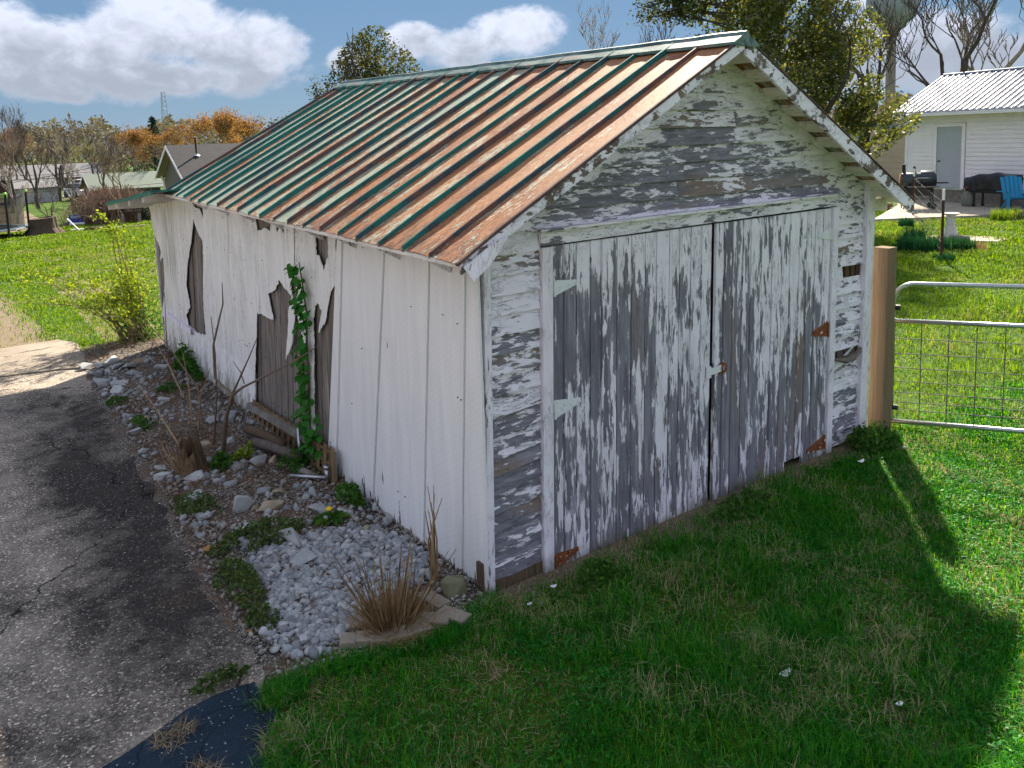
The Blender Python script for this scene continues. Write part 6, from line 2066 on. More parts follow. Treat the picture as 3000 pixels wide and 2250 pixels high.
# bird bath, log, slab, iris and other clumps
bbth = thing('bird_bath', 'pale cement pedestal of a bird bath behind the iris bed', 'bird bath', (17.05, 5.62, 0.0))
MB().lathe((17.05, 5.62, 0.0), [(0.22, 0.0), (0.22, 0.10), (0.17, 0.12), (0.17, 0.20), (0.145, 0.22), (0.11, 0.42), (0.085, 0.56), (0.12, 0.60)], 8).build('pedestal', MAT['birdbath'], bbth)
MB().lathe((17.05, 5.62, 0.59), [(0.10, 0.0), (0.18, 0.03), (0.20, 0.06), (0.17, 0.06), (0.06, 0.035)], 20).build('bowl', MAT['birdbath'], bbth, True)
log((16.50, 5.40, 0.10), (16.88, 5.12, 0.10), 0.075, 'short grey log lying at the foot of the bird bath', 'lumber', 'yard ornaments')
o = MB().slab(jag([(16.3, 5.9), (17.2, 4.6), (18.2, 4.7), (17.6, 6.0), (16.9, 6.4)], 0.2, 0.05, 1), [], lambda u, v, d: (u, v, 0.05 - d), 0.08).build('stone_slab', MAT['patio'], None, fixn=True)
tag(o, 'flat tan stone slab under the bird bath', 'slab')
MAT['iris'] = leafy('iris_leaf', [(0.1, (0.008, 0.05, 0.02)), (0.5, (0.015, 0.085, 0.035)), (0.9, (0.04, 0.15, 0.06))], 0.25)


def clump(name, lab, cx, cy, rx, ry, rot, h0, h1, n, w_, mat, cat='plant', grp='clumps in the yard'):
    a, q = rng.uniform(0, 6.28, n), np.sqrt(rng.random(n))
    lx, ly = q * rx * np.cos(a), q * ry * np.sin(a)
    x_ = cx + lx * math.cos(rot) - ly * math.sin(rot)
    y_ = cy + lx * math.sin(rot) + ly * math.cos(rot)
    P_ = np.stack([x_, y_, terrain(x_, y_)], -1)
    o = blade_mesh(name, P_, rng.uniform(h0, h1, n), rng.uniform(0.7, 1.3, n) * w_, rng.uniform(0, 6.28, n), rng.uniform(0.05, 0.5, n), MAT[mat])
    return tag(o, lab, cat, grp)


clump('iris_bed', 'dense dark bed of iris leaves before the bird bath', 15.0, 4.95, 0.80, 0.34, -0.85, 0.16, 0.44, 2100, 0.020, 'iris')
clump('iris_clump', 'taller dark iris clump behind the iris bed', 15.9, 5.9, 0.34, 0.26, 0, 0.15, 0.55, 300, 0.020, 'iris')
clump('grass_clump', 'tall pale green grass clump by the patio edge', 22.2, 6.6, 0.55, 0.35, 0, 0.2, 0.42, 900, 0.016, 'sun_grass')
clump('grass_clump', 'small grass clump left of the rusty fence post', 18.9, 7.7, 0.22, 0.18, 0, 0.15, 0.32, 350, 0.016, 'iris')
clump('grass_clump', 'dark grass tuft at the foot of the rusty fence post', 13.9, 4.2, 0.25, 0.2, 0, 0.08, 0.2, 350, 0.012, 'iris')
clump('dry_plant', 'yellow brown dry plant at the right end of the iris bed', 15.75, 4.45, 0.28, 0.2, 0, 0.12, 0.26, 320, 0.014, 'straw')


# ---------------------------------------------------------------- trees
def grow(rr, height, levels=5, spread=0.6, up_=0.35, trunk_frac=0.3, r0=0.16, rmin=0.012, kids=(3, 4), lean=(0, 0), shrink=0.62):
    """bare branching skeleton in local space: (trunk strand, limb strands, tip points)"""
    limbs, tips = [], []

    def limb(p, d, length, r_, lvl):
        pts, rad = [p.copy()], [r_]
        q = p.copy()
        v = d.normalized()
        n = 4 if lvl < 3 else 3
        for i in range(n):
            v = (v + Vector((rr.gauss(0, 0.16), rr.gauss(0, 0.16), rr.gauss(0, 0.10) + up_ * 0.22))).normalized()
            q = q + v * length / n
            pts.append(q.copy())
            rad.append(max(rmin * 0.6, r_ * (1 - 0.55 * (i + 1) / n)))
        limbs.append((pts, rad, lvl))
        if lvl >= levels:
            tips.append(q.copy())
            return
        for c in range(rr.randint(*kids)):
            t = rr.uniform(0.35, 1.0) if c else 1.0
            k = min(int(t * n), n - 1)
            b_ = pts[k].lerp(pts[k + 1], t * n - k)
            a = rr.uniform(0, 6.28)
            side = Vector((math.cos(a), math.sin(a), rr.uniform(-0.2, 0.5)))
            nd = (v * (1 - spread) + side * spread + Vector((0, 0, up_ * 0.5))).normalized()
            limb(b_, nd, length * shrink * rr.uniform(0.8, 1.2), max(rmin, rad[k] * 0.62), lvl + 1)

    th = height * trunk_frac
    limb(Vector((0, 0, 0)), Vector((lean[0], lean[1], 1)), th, r0, 0)
    zmax = max(p.z for l in limbs for p in l[0])
    s = height / zmax
    limbs = [([p * s for p in l[0]], l[1], l[2]) for l in limbs]
    return limbs, [p * s for p in tips]


def tree_meshes(limbs, bark_mat, sides=(7, 5, 4, 3, 3, 3, 3)):
    tr, br = MB(), MB()
    for pts, rad, lvl in limbs:
        (tr if lvl == 0 else br).tube(pts, rad, sides[min(lvl, 6)], False)
    t = bpy.data.meshes.new('trunk')
    t.from_pydata(tr.v, [], tr.f)
    b = bpy.data.meshes.new('branches')
    b.from_pydata(br.v, [], br.f)
    for m in (t, b):
        m.materials.append(bark_mat)
        m.polygons.foreach_set('use_smooth', [True] * len(m.polygons))
    return t, b


def leaf_mesh(P, size, mat, tilt=0.9, aspect=0.55):
    o = leaf_cloud('leaves', P, size, mat, None, tilt, aspect)
    me = o.data
    bpy.data.objects.remove(o)
    return me


def plant_tree(name, lab, loc, meshes, group=None, rz=0.0, sc=(1, 1, 1), cat='tree'):
    t = thing(name, lab, cat, loc, group, rz)
    t.scale = sc
    for nm, me in meshes:
        o = bpy.data.objects.new(nm, me)
        COL.objects.link(o)
        o.parent = t
        if nm != 'trunk':
            o['kind'] = 'stuff'
    return t


MAT['bark_dark'] = plain('dark_bark', (0.075, 0.06, 0.055), 0.9, 0, 0.35, 3.0)
MAT['bark_pale'] = plain('pale_bark', (0.25, 0.21, 0.18), 0.9, 0, 0.4, 2.0)
MAT['bark_brown'] = plain('brown_twigs', (0.17, 0.115, 0.075), 0.9, 0, 0.3, 3.0)
MAT['holly'] = leafy('evergreen_leaf', [(0.1, (0.02, 0.045, 0.01)), (0.4, (0.075, 0.105, 0.02)), (0.7, (0.18, 0.19, 0.035)), (0.93, (0.42, 0.38, 0.12))], 0.5, gloss=0.05)
MAT['pear'] = leafy('dark_olive_leaf', [(0.1, (0.022, 0.034, 0.014)), (0.5, (0.065, 0.08, 0.032)), (0.85, (0.14, 0.12, 0.055)), (0.97, (0.36, 0.32, 0.24))], 0.4)
MAT['orange'] = leafy('orange_bud', [(0.1, (0.13, 0.06, 0.03)), (0.5, (0.29, 0.15, 0.06)), (0.9, (0.42, 0.25, 0.11))], 0.35)
MAT['budding'] = leafy('yellow_green_bud', [(0.1, (0.12, 0.125, 0.06)), (0.5, (0.21, 0.22, 0.11)), (0.9, (0.29, 0.30, 0.16))], 0.35)
MAT['olive'] = leafy('brown_green_bud', [(0.1, (0.12, 0.10, 0.08)), (0.5, (0.20, 0.165, 0.125)), (0.9, (0.27, 0.23, 0.17))], 0.3)
MAT['wood_haze'] = leafy('grey_brown_wood', [(0.1, (0.10, 0.085, 0.07)), (0.5, (0.17, 0.145, 0.115)), (0.9, (0.24, 0.22, 0.15))], 0.2)
MAT['redbud'] = leafy('red_brown_bud', [(0.1, (0.14, 0.06, 0.045)), (0.5, (0.24, 0.10, 0.075)), (0.9, (0.33, 0.17, 0.12))], 0.35)
MAT['needle'] = leafy('conifer_needle', [(0.1, (0.012, 0.03, 0.02)), (0.5, (0.03, 0.055, 0.035)), (0.9, (0.07, 0.10, 0.06))], 0.15)

# big evergreen behind the garage
def lobes(c, n, jitter=0.0):
    out = []
    for (x_, y_, z_, r_) in c:
        k = int(n * r_ ** 2.2)
        v = rng.normal(size=(k, 3))
        v /= np.linalg.norm(v, axis=1)[:, None]
        q = rng.random(k) ** 0.45
        p = v * q[:, None] * r_ * np.array([1, 1, 0.85])
        # clumps: keep leaves where the noise is high so that gaps remain
        p = p + np.array([x_, y_, z_])
        out.append(p)
    P_ = np.concatenate(out)
    cl = vnoise(P_[:, 0] * 1.0 + P_[:, 2] * 0.7, P_[:, 1] + P_[:, 2] * 0.9, 2.1) * 0.5 + vnoise(P_[:, 0] - P_[:, 2], P_[:, 1] * 1.3 + P_[:, 2] * 0.5, 4.7) * 0.5
    return P_[cl > 0.555]


hl = [(16.4, 10.3, 5.5, 1.7), (17.3, 9.7, 6.7, 1.7), (15.6, 11.0, 6.6, 1.6), (17.8, 9.2, 5.0, 1.35), (17.9, 8.9, 3.5, 1.15), (18.75, 8.2, 3.0, 0.85), (18.1, 8.55, 2.5, 0.9), (16.9, 9.8, 4.2, 1.5), (18.3, 8.9, 2.9, 1.0), (16.2, 10.4, 4.0, 1.3), (16.8, 10.0, 7.6, 1.2), (17.6, 9.3, 2.0, 0.8)]
hol = thing('evergreen_tree', 'large dark evergreen tree towering behind the right roof slope', 'tree', (16.9, 9.9, 0))
rr = random.Random(77)
limbs_, tips_ = grow(rr, 7.6, 3, 0.5, 0.5, 0.35, 0.22, 0.02, (3, 4))
tm, bm_ = tree_meshes(limbs_, MAT['bark_dark'])
for nm, me in (('trunk', tm), ('branches', bm_)):
    o = bpy.data.objects.new(nm, me)
    COL.objects.link(o)
    o.parent = hol
    if nm == 'branches':
        o['kind'] = 'stuff'
kind(leaf_cloud('crown', lobes(hl, 7600), 0.095, MAT['holly'], hol, 0.9, 0.6, (16.9, 9.9, 0)), 'stuff')
# its thin outer sprays on the left
sp = []
lp = []
rs = random.Random(31)
for k in range(16):
    p0 = Vector((15.6, 11.0, 5.4 + 0.1 * k))
    d_ = Vector((-1.0, 0.75, rs.uniform(-0.25, 0.35))).normalized() * rs.uniform(1.4, 2.7)
    p1 = p0 + d_ + Vector((0, 0, rs.uniform(-0.3, 0.1)))
    sp.append(([p0, p0.lerp(p1, 0.5) + Vector((0, 0, 0.12)), p1], [0.03, 0.018, 0.007]))
    for _ in range(170):
        t = rs.uniform(0.35, 1.0)
        lp.append(p0.lerp(p1, t) + Vector((rs.gauss(0, 0.11), rs.gauss(0, 0.11), rs.gauss(0.05, 0.11))))
o = strand_mesh(sp, 4).build('spray_branches', MAT['bark_dark'], hol)
o['kind'] = 'stuff'
kind(leaf_cloud('spray_leaves', np.array([p[:] for p in lp]), 0.10, MAT['pear'], hol, 0.9, 0.6, (16.9, 9.9, 0)), 'stuff')

# dark rounded tree beyond the ridge
pt = thing('rounded_tree', 'dark olive tree with an egg shaped crown beyond the roof ridge', 'tree', (9.05, 19.15, 0))
rr = random.Random(5)
limbs_, tips_ = grow(rr, 6.2, 4, 0.45, 0.75, 0.38, 0.13, 0.012, (3, 4))
limbs_ = [([Vector((p.x * 0.75, p.y * 0.75, p.z)) for p in l[0]], l[1], l[2]) for l in limbs_]
tm, bm_ = tree_meshes(limbs_, MAT['bark_dark'])
for nm, me in (('trunk', tm), ('branches', bm_)):
    o = bpy.data.objects.new(nm, me)
    COL.objects.link(o)
    o.parent = pt
    if nm == 'branches':
        o['kind'] = 'stuff'
n = 16000
v = rng.normal(size=(n, 3))
v /= np.linalg.norm(v, axis=1)[:, None]
P = v * (rng.random(n) ** 0.5)[:, None] * np.array([1.55, 1.55, 1.75])
P[:, :2] *= (1.08 - 0.28 * np.clip(P[:, 2], -1.5, 2)[:, None])
P += np.array([9.05, 19.15, 4.55])
cl = vnoise(P[:, 0] + P[:, 2] * 0.6, P[:, 1] + P[:, 2], 2.6) * 0.55 + vnoise(P[:, 0] - P[:, 2], P[:, 1] * 1.4, 6.1) * 0.45
P = P[cl > 0.53]
kind(leaf_cloud('crown', P, 0.10, MAT['pear'], pt, 0.9, 0.55, (9.05, 19.15, 0)), 'stuff')
sg = [Vector((7.55, 20.1, 3.2)), Vector((7.5, 20.1, 4.55))]
o = thing('young_tree', 'tip of a small leafy tree just left of the rounded tree', 'tree', (7.55, 20.1, 0))
strand_mesh([([(7.55, 20.1, 0), (7.55, 20.1, 3.0), (7.5, 20.1, 4.5)], [0.05, 0.03, 0.01])], 5).build('trunk', MAT['bark_dark'], o)
kind(leaf_cloud('crown', np.stack([rng.normal(7.5, 0.13, 260), rng.normal(20.1, 0.13, 260), rng.normal(4.25, 0.25, 260)], -1), 0.09, MAT['pear'], o, 0.9, 0.55, (7.55, 20.1, 0)), 'stuff')

# bare tree kinds, shared by the far trees
kinds = []
for s_, (hh, lv, sp_, up2, tf, r0, kd, bark) in enumerate([(9.0, 5, 0.55, 0.45, 0.30, 0.20, (3, 4), 'bark_dark'), (9.5, 5, 0.42, 0.75, 0.36, 0.16, (3, 4), 'bark_dark'), (6.0, 5, 0.62, 0.30, 0.26, 0.13, (3, 4), 'bark_brown'), (8.0, 5, 0.50, 0.55, 0.32, 0.17, (3, 4), 'bark_pale')]):
    lb, tp = grow(random.Random(100 + s_), hh, lv, sp_, up2, tf, r0, 0.014, kd)
    t_, b_ = tree_meshes(lb, MAT[bark])
    kinds.append((hh, t_, b_, tp))
bare = [(4.3, 85.0, 9.5, 1, 'tall thin bare tree at the far left, second from the edge'), (6.1, 96.2, 10.3, 1, 'tallest bare tree above the trampoline'), (5.4, 77.7, 7.8, 0, 'broad dark bare oak left of the distant white building'), (8.3, 88.1, 8.2, 0, 'dark bare tree over the roof of the white building'),
        (11.1, 104.6, 7.8, 1, 'slender bare tree over the grey roofed long house'), (13.0, 97.0, 7.4, 0, 'bare tree behind the two white cars'), (14.6, 102.0, 7.1, 3, 'pale bare tree right of the white cars'), (20.6, 116.5, 8.1, 1, 'thin bare tree left of the conifer'), (21.5, 115.9, 8.2, 3, 'thin pale bare tree just beside the conifer'),
        (9.0, 62.3, 4.8, 2, 'brown spreading bare tree before the green roof'), (5.6, 58.4, 4.0, 0, 'low dark forked bare tree before the white cars'), (2.0, 54.8, 4.6, 3, 'pale barked bare tree behind the trampoline'), (3.4, 51.1, 3.6, 0, 'small bare tree behind the big stump'), (19.9, 104.3, 6.4, 2, 'brown bare tree under the conifer'),
        (19.1, 92.3, 5.5, 2, 'brown bare tree left of the brick gable'), (0.5, 90.0, 9.0, 0, 'broad bare tree at the left edge of the photo'), (-3.0, 80.0, 8.0, 3, 'pale bare tree outermost at the left'),
        (7.2, 70.0, 6.6, 3, 'pale bare tree between the oak and the forked tree'), (10.6, 78.0, 6.8, 0, 'dark bare tree straight above the white cars'), (12.6, 84.0, 6.4, 3, 'pale bare tree over the left end of the green roof'), (15.4, 99.0, 7.4, 0, 'dark bare tree over the middle of the green roof'),
        (17.4, 108.0, 7.6, 1, 'slender bare tree over the right end of the green roof'), (1.6, 68.0, 7.6, 1, 'slender bare tree just right of the trampoline pole'), (3.2, 74.0, 7.2, 3, 'pale bare tree over the big stump')]
for i, (x_, y_, hh, kd, lab) in enumerate(bare):
    H0, t_, b_, _ = kinds[kd]
    s_ = hh / H0
    plant_tree('bare_tree', lab, (x_, y_, float(terrain(x_, y_)) - 0.05), [('trunk', t_), ('branches', b_)], 'bare trees beyond the lawn', 1.3 * i, (s_ * 1.05, s_ * 1.05, s_))
# bare trees at the right
right_bare = [(25.5, 26.6, 9.6, 3, 0.9, 'bare tree whose top shows over the middle of the roof ridge'), (28.5, 25.5, 8.8, 1, 0.8, 'thin bare tree over the ridge near the gable peak'), (29.5, 19.8, 11.0, 1, 2.0, 'slender bare tree between evergreen and water tower'), (33.5, 17.4, 12.0, 0, 0.3, 'dark forked bare tree before the water tower'),
              (36.3, 15.0, 13.0, 0, 2.4, 'big bare tree spreading over the left end of the house roof'), (37.6, 13.3, 13.5, 3, 4.0, 'bare tree with pale thick limbs above the house roof'), (39.5, 11.6, 13.0, 0, 5.2, 'dark bare tree at the right edge above the house'), (31.5, 19.5, 8.0, 2, 1.0, 'brown bushy bare tree behind the evergreen')]
for (x_, y_, hh, kd, rz_, lab) in right_bare:
    H0, t_, b_, _ = kinds[kd]
    s_ = hh / H0
    plant_tree('bare_tree', lab, (x_, y_, -0.05), [('trunk', t_), ('branches', b_)], 'bare trees behind house and ridge', rz_, (s_, s_, s_))
# budding trees: bare kinds with a haze of buds
for i, (x_, y_, hh, kd, lm_, lab) in enumerate([(16.5, 131.4, 5.8, 2, 'budding', 'yellow green budding tree far behind the white cars'), (20.5, 122.4, 6.3, 2, 'olive', 'brown green budding tree left of the conifer'), (21.3, 140.5, 6.8, 0, 'budding', 'pale green budding tree furthest back in the wood'), (24.5, 125.7, 6.0, 2, 'olive', 'brown green budding tree right of the conifer'),
                                                (15.6, 138.3, 6.0, 2, 'budding', 'pale green budding tree over the long house'), (4.3, 90.8, 7.4, 0, 'redbud', 'red brown budding tree at the left edge'), (12.0, 115.0, 6.0, 2, 'olive', 'brown budding tree behind the long house roof'), (7.0, 118.0, 6.5, 2, 'olive', 'brown budding tree behind the left end of the long house')]):
    H0, t_, b_, tp = kinds[kd]
    s_ = hh / H0
    P = np.array([p[:] for p in tp])
    P = P[rng.integers(0, len(P), 3600)] + rng.normal(0, 0.28, (3600, 3))
    lm2 = leaf_mesh(P, 0.11, MAT[lm_])
    plant_tree('budding_tree', lab, (x_, y_, float(terrain(x_, y_)) - 0.05), [('trunk', t_), ('branches', b_), ('buds', lm2)], 'budding trees beyond the lawn', 0.7 * i, (s_ * 1.15, s_ * 1.15, s_))
for i, (x_, y_, hh, lab) in enumerate([(14.8, 58.5, 7.4, 'orange brown leafy tree behind the shingled roof'), (17.2, 60.5, 7.1, 'orange brown tree behind the right part of the shingled roof'), (12.2, 60.6, 6.4, 'orange brown tree at the left end of the shingled roof')]):
    H0, t_, b_, tp = kinds[2]
    s_ = hh / H0
    P = np.array([p[:] for p in tp])
    P = P[rng.integers(0, len(P), 5200)] + rng.normal(0, 0.17, (5200, 3))
    plant_tree('orange_tree', lab, (x_, y_, float(terrain(x_, y_))), [('trunk', t_), ('branches', b_), ('leaves', leaf_mesh(P, 0.12, MAT['orange']))], 'orange trees behind the brick house', 2.0 * i, (s_ * 0.85, s_ * 0.85, s_))
# conifer
cn = thing('conifer', 'dark conifer standing above the wood beside the radio mast', 'tree', (22.1, 109.2, -2.0))
strand_mesh([([(22.1, 109.2, -2.0), (22.1, 109.2, 7.2)], [0.25, 0.03])], 6).build('trunk', MAT['bark_dark'], cn)
P = []
for k in range(22):
    z_ = 0.6 + k * 0.30
    r_ = 2.7 * (1 - k / 24) * rs.uniform(0.7, 1.15)
    for j in range(7):
        a = rs.uniform(0, 6.28)
        for _ in range(26):
            t = rs.random()
            P.append((22.1 + r_ * t * math.cos(a) + rs.gauss(0, 0.1), 109.2 + r_ * t * math.sin(a) + rs.gauss(0, 0.1), z_ - 0.25 * t + rs.gauss(0, 0.08)))
kind(leaf_cloud('crown', np.array(P), 0.34, MAT['needle'], cn, 0.9, 0.3, (22.1, 109.2, -2.0)), 'stuff')
# far wood that closes the view: one mass
P, n = [], 90000
a = rng.uniform(R(-12), R(100), n)
d_ = rng.uniform(165, 230, n)
top = 7.0 + 4.5 * vnoise(a * 40, d_ * 0.02, 1.0) + 2.0 * vnoise(a * 160, d_ * 0.05, 1.0)
P = np.stack([np.sin(a) * d_, np.cos(a) * d_, -2.0 + top * rng.random(n) ** 0.7], -1)
kind(leaf_cloud('far_wood', P, 1.0, MAT['wood_haze'], None, 0.9, 0.4), 'stuff', 'brown wood along the horizon')

# ---------------------------------------------------------------- left background
# brush heap of arching brown twigs
br = thing('brown_bush', 'wide brown bush of arching bare twigs at the end of the lawn', 'bush', (3.5, 31.3, -0.25))
sp = []
rs = random.Random(12)
for k in range(1500):
    bx, by = 3.4 + rs.gauss(0, 0.75), 31.2 + rs.gauss(0, 0.6)
    a = rs.uniform(0, 6.28)
    out = rs.uniform(0.1, 1.0)
    hgt = rs.uniform(0.5, 1.55) * math.exp(-((bx - 3.4) / 1.9) ** 2)
    z0 = float(terrain(bx, by))
    sp.append(([(bx, by, z0), (bx + out * 0.35 * math.cos(a), by + out * 0.35 * math.sin(a), z0 + hgt * 0.8), (bx + out * 0.8 * math.cos(a), by + out * 0.8 * math.sin(a), z0 + hgt), (bx + out * 1.15 * math.cos(a), by + out * 1.15 * math.sin(a), z0 + hgt * rs.uniform(0.45, 0.85))], [0.010, 0.009, 0.007, 0.005]))
MAT['brush'] = leafy('dry_brush', [(0.1, (0.11, 0.065, 0.05)), (0.5, (0.25, 0.165, 0.12)), (0.9, (0.42, 0.31, 0.24))], 0.1)
kind(strand_mesh(sp, 3).build('twigs', MAT['brush'], br), 'stuff')
dk = thing('dark_shrub', 'small dark evergreen shrub before the brown bush', 'shrub', (4.3, 29.9, -0.05))
kind(leaf_cloud('leaves', np.stack([rng.normal(4.3, 0.17, 700), rng.normal(29.9, 0.17, 700), np.abs(rng.normal(0.28, 0.2, 700))], -1), 0.09, MAT['needle'], dk, 0.9, 0.5, (4.3, 29.9, -0.05)), 'stuff')
strand_mesh([([(4.3, 29.9, -0.1), (4.3, 29.9, 0.3)], [0.03, 0.02])], 5).build('stem', MAT['bark_dark'], dk)
bn = thing('garden_bench', 'dark weathered bench half hidden in the brown bush', 'bench', (3.75, 29.7, -0.05))
MB().box((3.75, 29.7, 0.42), (0.75, 0.34, 0.06), (0, 0, -0.2)).build('seat', MAT['dark_wood'], bn)
MB().box((3.78, 29.85, 0.62), (0.75, 0.05, 0.25), (0, 0, -0.2)).build('backrest', MAT['dark_wood'], bn)
for s_ in (-0.28, 0.28):
    MB().box((3.75 + s_, 29.7 - 0.2 * s_, 0.16), (0.12, 0.28, 0.48), (0, 0, -0.2)).build('leg', MAT['foundation'], bn)

# stump at the lawn end
bs = thing('tree_stump', 'wide dark tree stump between trampoline and white boards', 'stump', (0.66, 27.95, 0.0))
b = MB()
n_ = 28
vs = []
lay = [(0.62, -0.02), (0.54, 0.08), (0.45, 0.22), (0.42, 0.42), (0.40, 0.56), (0.34, 0.57), (0.30, 0.53)]
for (r_, z_) in lay:
    for k in range(n_):
        t = 2 * math.pi * k / n_
        fl = 1 + (0.22 * max(0, math.sin(5 * t + 0.6)) * max(0, 1 - z_ / 0.3) + 0.04 * math.sin(11 * t))
        vs.append((0.66 + r_ * fl * math.cos(t), 27.95 + r_ * fl * math.sin(t), z_ + (0.03 * math.cos(t) if z_ > 0.5 else 0)))
b.add(vs, [(a * n_ + k, a * n_ + (k + 1) % n_, (a + 1) * n_ + (k + 1) % n_, (a + 1) * n_ + k) for a in range(len(lay) - 1) for k in range(n_)])
MAT['stump_bark'] = weathered('stump_bark', (0.035, 0.025, 0.02), (0.10, 0.075, 0.055), (0.20, 0.155, 0.12), (1, 1, 0.25))
sb_ = b.build('bark', MAT['stump_bark'], bs, fixn=True)
MB().lathe((0.66, 27.95, 0.50), [(0.36, 0.0), (0.355, 0.035), (0.05, 0.04)], 28).build('cut_top', MAT['stump'], bs)
# boards and toy by the stump
def lie(name, p, size, rz_, ry_, mat, lab, cat='board', grp='boards at the lawn end'):
    o = MB().box((0, 0, 0), size).build(name, MAT[mat])
    o.location = p
    o.rotation_euler = (0, ry_, rz_)
    tag(o, lab, cat, grp)


lie('board', (1.62, 28.3, 0.20), (0.62, 0.14, 0.04), -0.2, 0.9, 'white_paint', 'white board leaning down beside the big stump')
lie('board', (2.25, 28.3, 0.04), (1.5, 0.12, 0.05), -0.1, -0.03, 'white_paint', 'long white board lying right of the big stump')
lie('board', (2.55, 27.9, 0.03), (0.75, 0.3, 0.05), -0.3, -0.05, 'lumber', 'short grey plank lying before the brown bush')
lie('board', (3.35, 27.7, 0.04), (0.95, 0.28, 0.05), -0.35, -0.02, 'lumber', 'longer pale plank lying before the brown bush')
for k in range(5):
    log((1.9 + k * 0.13, 28.0 + 0.05 * k, 0.05 + 0.03 * (k % 2)), (2.35 + k * 0.12, 27.85 + 0.04 * k, 0.06), 0.04, 'brown branch piece heaped at the lawn end', 'rotten', 'branches heaped at the lawn end')
toy = thing('toy_car', 'small blue and white ride-on toy car behind the white boards', 'toy car', (1.95, 30.4, -0.03))
MAT['navy'] = plain('navy_plastic', (0.02, 0.03, 0.20), 0.35, 0, 0.1)
MB().box((1.95, 30.4, 0.16), (0.52, 0.85, 0.18), (0, 0, -0.1), 0.92).build('body', MAT['navy'], toy)
MB().box((1.95, 30.5, 0.32), (0.40, 0.40, 0.16), (0, 0, -0.1), 0.8).build('cab', MAT['navy'], toy)
MB().box((1.95, 29.99, 0.12), (0.50, 0.05, 0.07), (0, 0, -0.1)).build('bumper', MAT['white_paint'], toy)
MB().box((1.96, 30.28, 0.33), (0.34, 0.02, 0.09), (0.35, 0, -0.1)).build('windscreen', plain('toy_glass', (0.35, 0.42, 0.5), 0.2), toy)
for sx in (-0.24, 0.24):
    for sy in (-0.28, 0.28):
        MB().lathe((1.95 + sx, 30.4 + sy, 0.04), [(0.03, -0.04), (0.09, -0.035), (0.09, 0.035), (0.03, 0.04)], 12, 'x').build('wheel', MAT['black_metal'], toy)

# trampoline
tp_ = thing('trampoline', 'trampoline with dark safety net at the left edge of the lawn', 'trampoline', (-1.45, 28.3, 0))
def ringpts(r_, z_, n=32):
    return [(-1.45 + r_ * math.cos(2 * math.pi * k / n), 28.3 + r_ * math.sin(2 * math.pi * k / n), z_) for k in range(n + 1)]


MB().tube(ringpts(1.72, 0.30), 0.03, 6, False).build('frame_ring', MAT['steel'], tp_)
b = MB()
n = 32
i_, o_ = ringpts(1.42, 0.33)[:-1], ringpts(1.75, 0.325)[:-1]
b.add(i_ + o_, [(k, (k + 1) % n, (k + 1) % n + n, k + n) for k in range(n)])
b.build('pad', plain('blue_grey_pad', (0.13, 0.18, 0.22), 0.6), tp_)
MB().add(ringpts(1.42, 0.32)[:-1], [tuple(range(n))]).build('jump_mat', MAT['black_metal'], tp_)
m = Mat('net_mesh')
m.b.inputs['Alpha'].default_value = 0.62
net = m.done((0.03, 0.035, 0.03), 0.9)
b = MB()
lo, hi = ringpts(1.60, 0.33)[:-1], ringpts(1.62, 1.32)[:-1]
hi = [(p[0], p[1], p[2] + 0.05 * math.cos(k * 2 * math.pi / n * 6)) for k, p in enumerate(hi)]
b.add(lo + hi, [(k, (k + 1) % n, (k + 1) % n + n, k + n) for k in range(n)])
b.build('net', net, tp_)
MAT['lime'] = plain('lime_plastic', (0.30, 0.55, 0.12), 0.5)
for k in range(6):
    a = 0.1 + k * math.pi / 3
    px_, py_ = -1.45 + 1.74 * math.cos(a), 28.3 + 1.74 * math.sin(a)
    p = MB().tube([(px_, py_, 0.0), (px_, py_, 1.45)], 0.035, 8).build('pole', MAT['black_metal'], tp_)
    MB().lathe((px_, py_, 1.45), [(0.05, 0), (0.055, 0.05), (0.02, 0.09)], 10).build('cap', MAT['lime'], p)
MB().box((-0.75, 26.86, 0.75), (0.24, 0.012, 0.14), (0, 0, 0.45)).build('tag', MAT['white_paint'], tp_)

# ---------------------------------------------------------------- houses beyond
def shingle_mat(name, a, b_, c):
    m = Mat(name)
    p = m.pos()
    w_ = m.new('ShaderNodeTexBrick')
    m.put(w_.inputs['Vector'], m.comb(m.sep(p)[0], m.math('ADD', m.sep(p)[2], m.math('MULTIPLY', m.sep(p)[1], 0.35)), 0.0))
    w_.inputs['Scale'].default_value = 3.5
    m.put(w_.inputs['Color1'], a)
    m.put(w_.inputs['Color2'], b_)
    m.put(w_.inputs['Mortar'], c)
    w_.inputs['Mortar Size'].default_value = 0.02
    return m.done(m.mix(m.rng(m.noise(p, 3.0, 4), 0.4, 0.7, 0, 0.4), w_.outputs[0], c), 0.9)


MAT['shingle'] = shingle_mat('grey_shingle', (0.036, 0.034, 0.043), (0.055, 0.052, 0.062), (0.018, 0.018, 0.022))
MAT['brick'] = shingle_mat('weathered_brick', (0.055, 0.045, 0.038), (0.10, 0.085, 0.072), (0.20, 0.185, 0.17))
MAT['dark_brick'] = plain('dark_red_brick', (0.10, 0.055, 0.045), 0.9)
MAT['grey_roof'] = plain('pale_grey_roof', (0.17, 0.165, 0.18), 0.8)
MAT['green_roof'] = plain('pale_green_roof', (0.15, 0.18, 0.15), 0.8)
MAT['glass'] = plain('dark_window_glass', (0.05, 0.06, 0.08), 0.15)


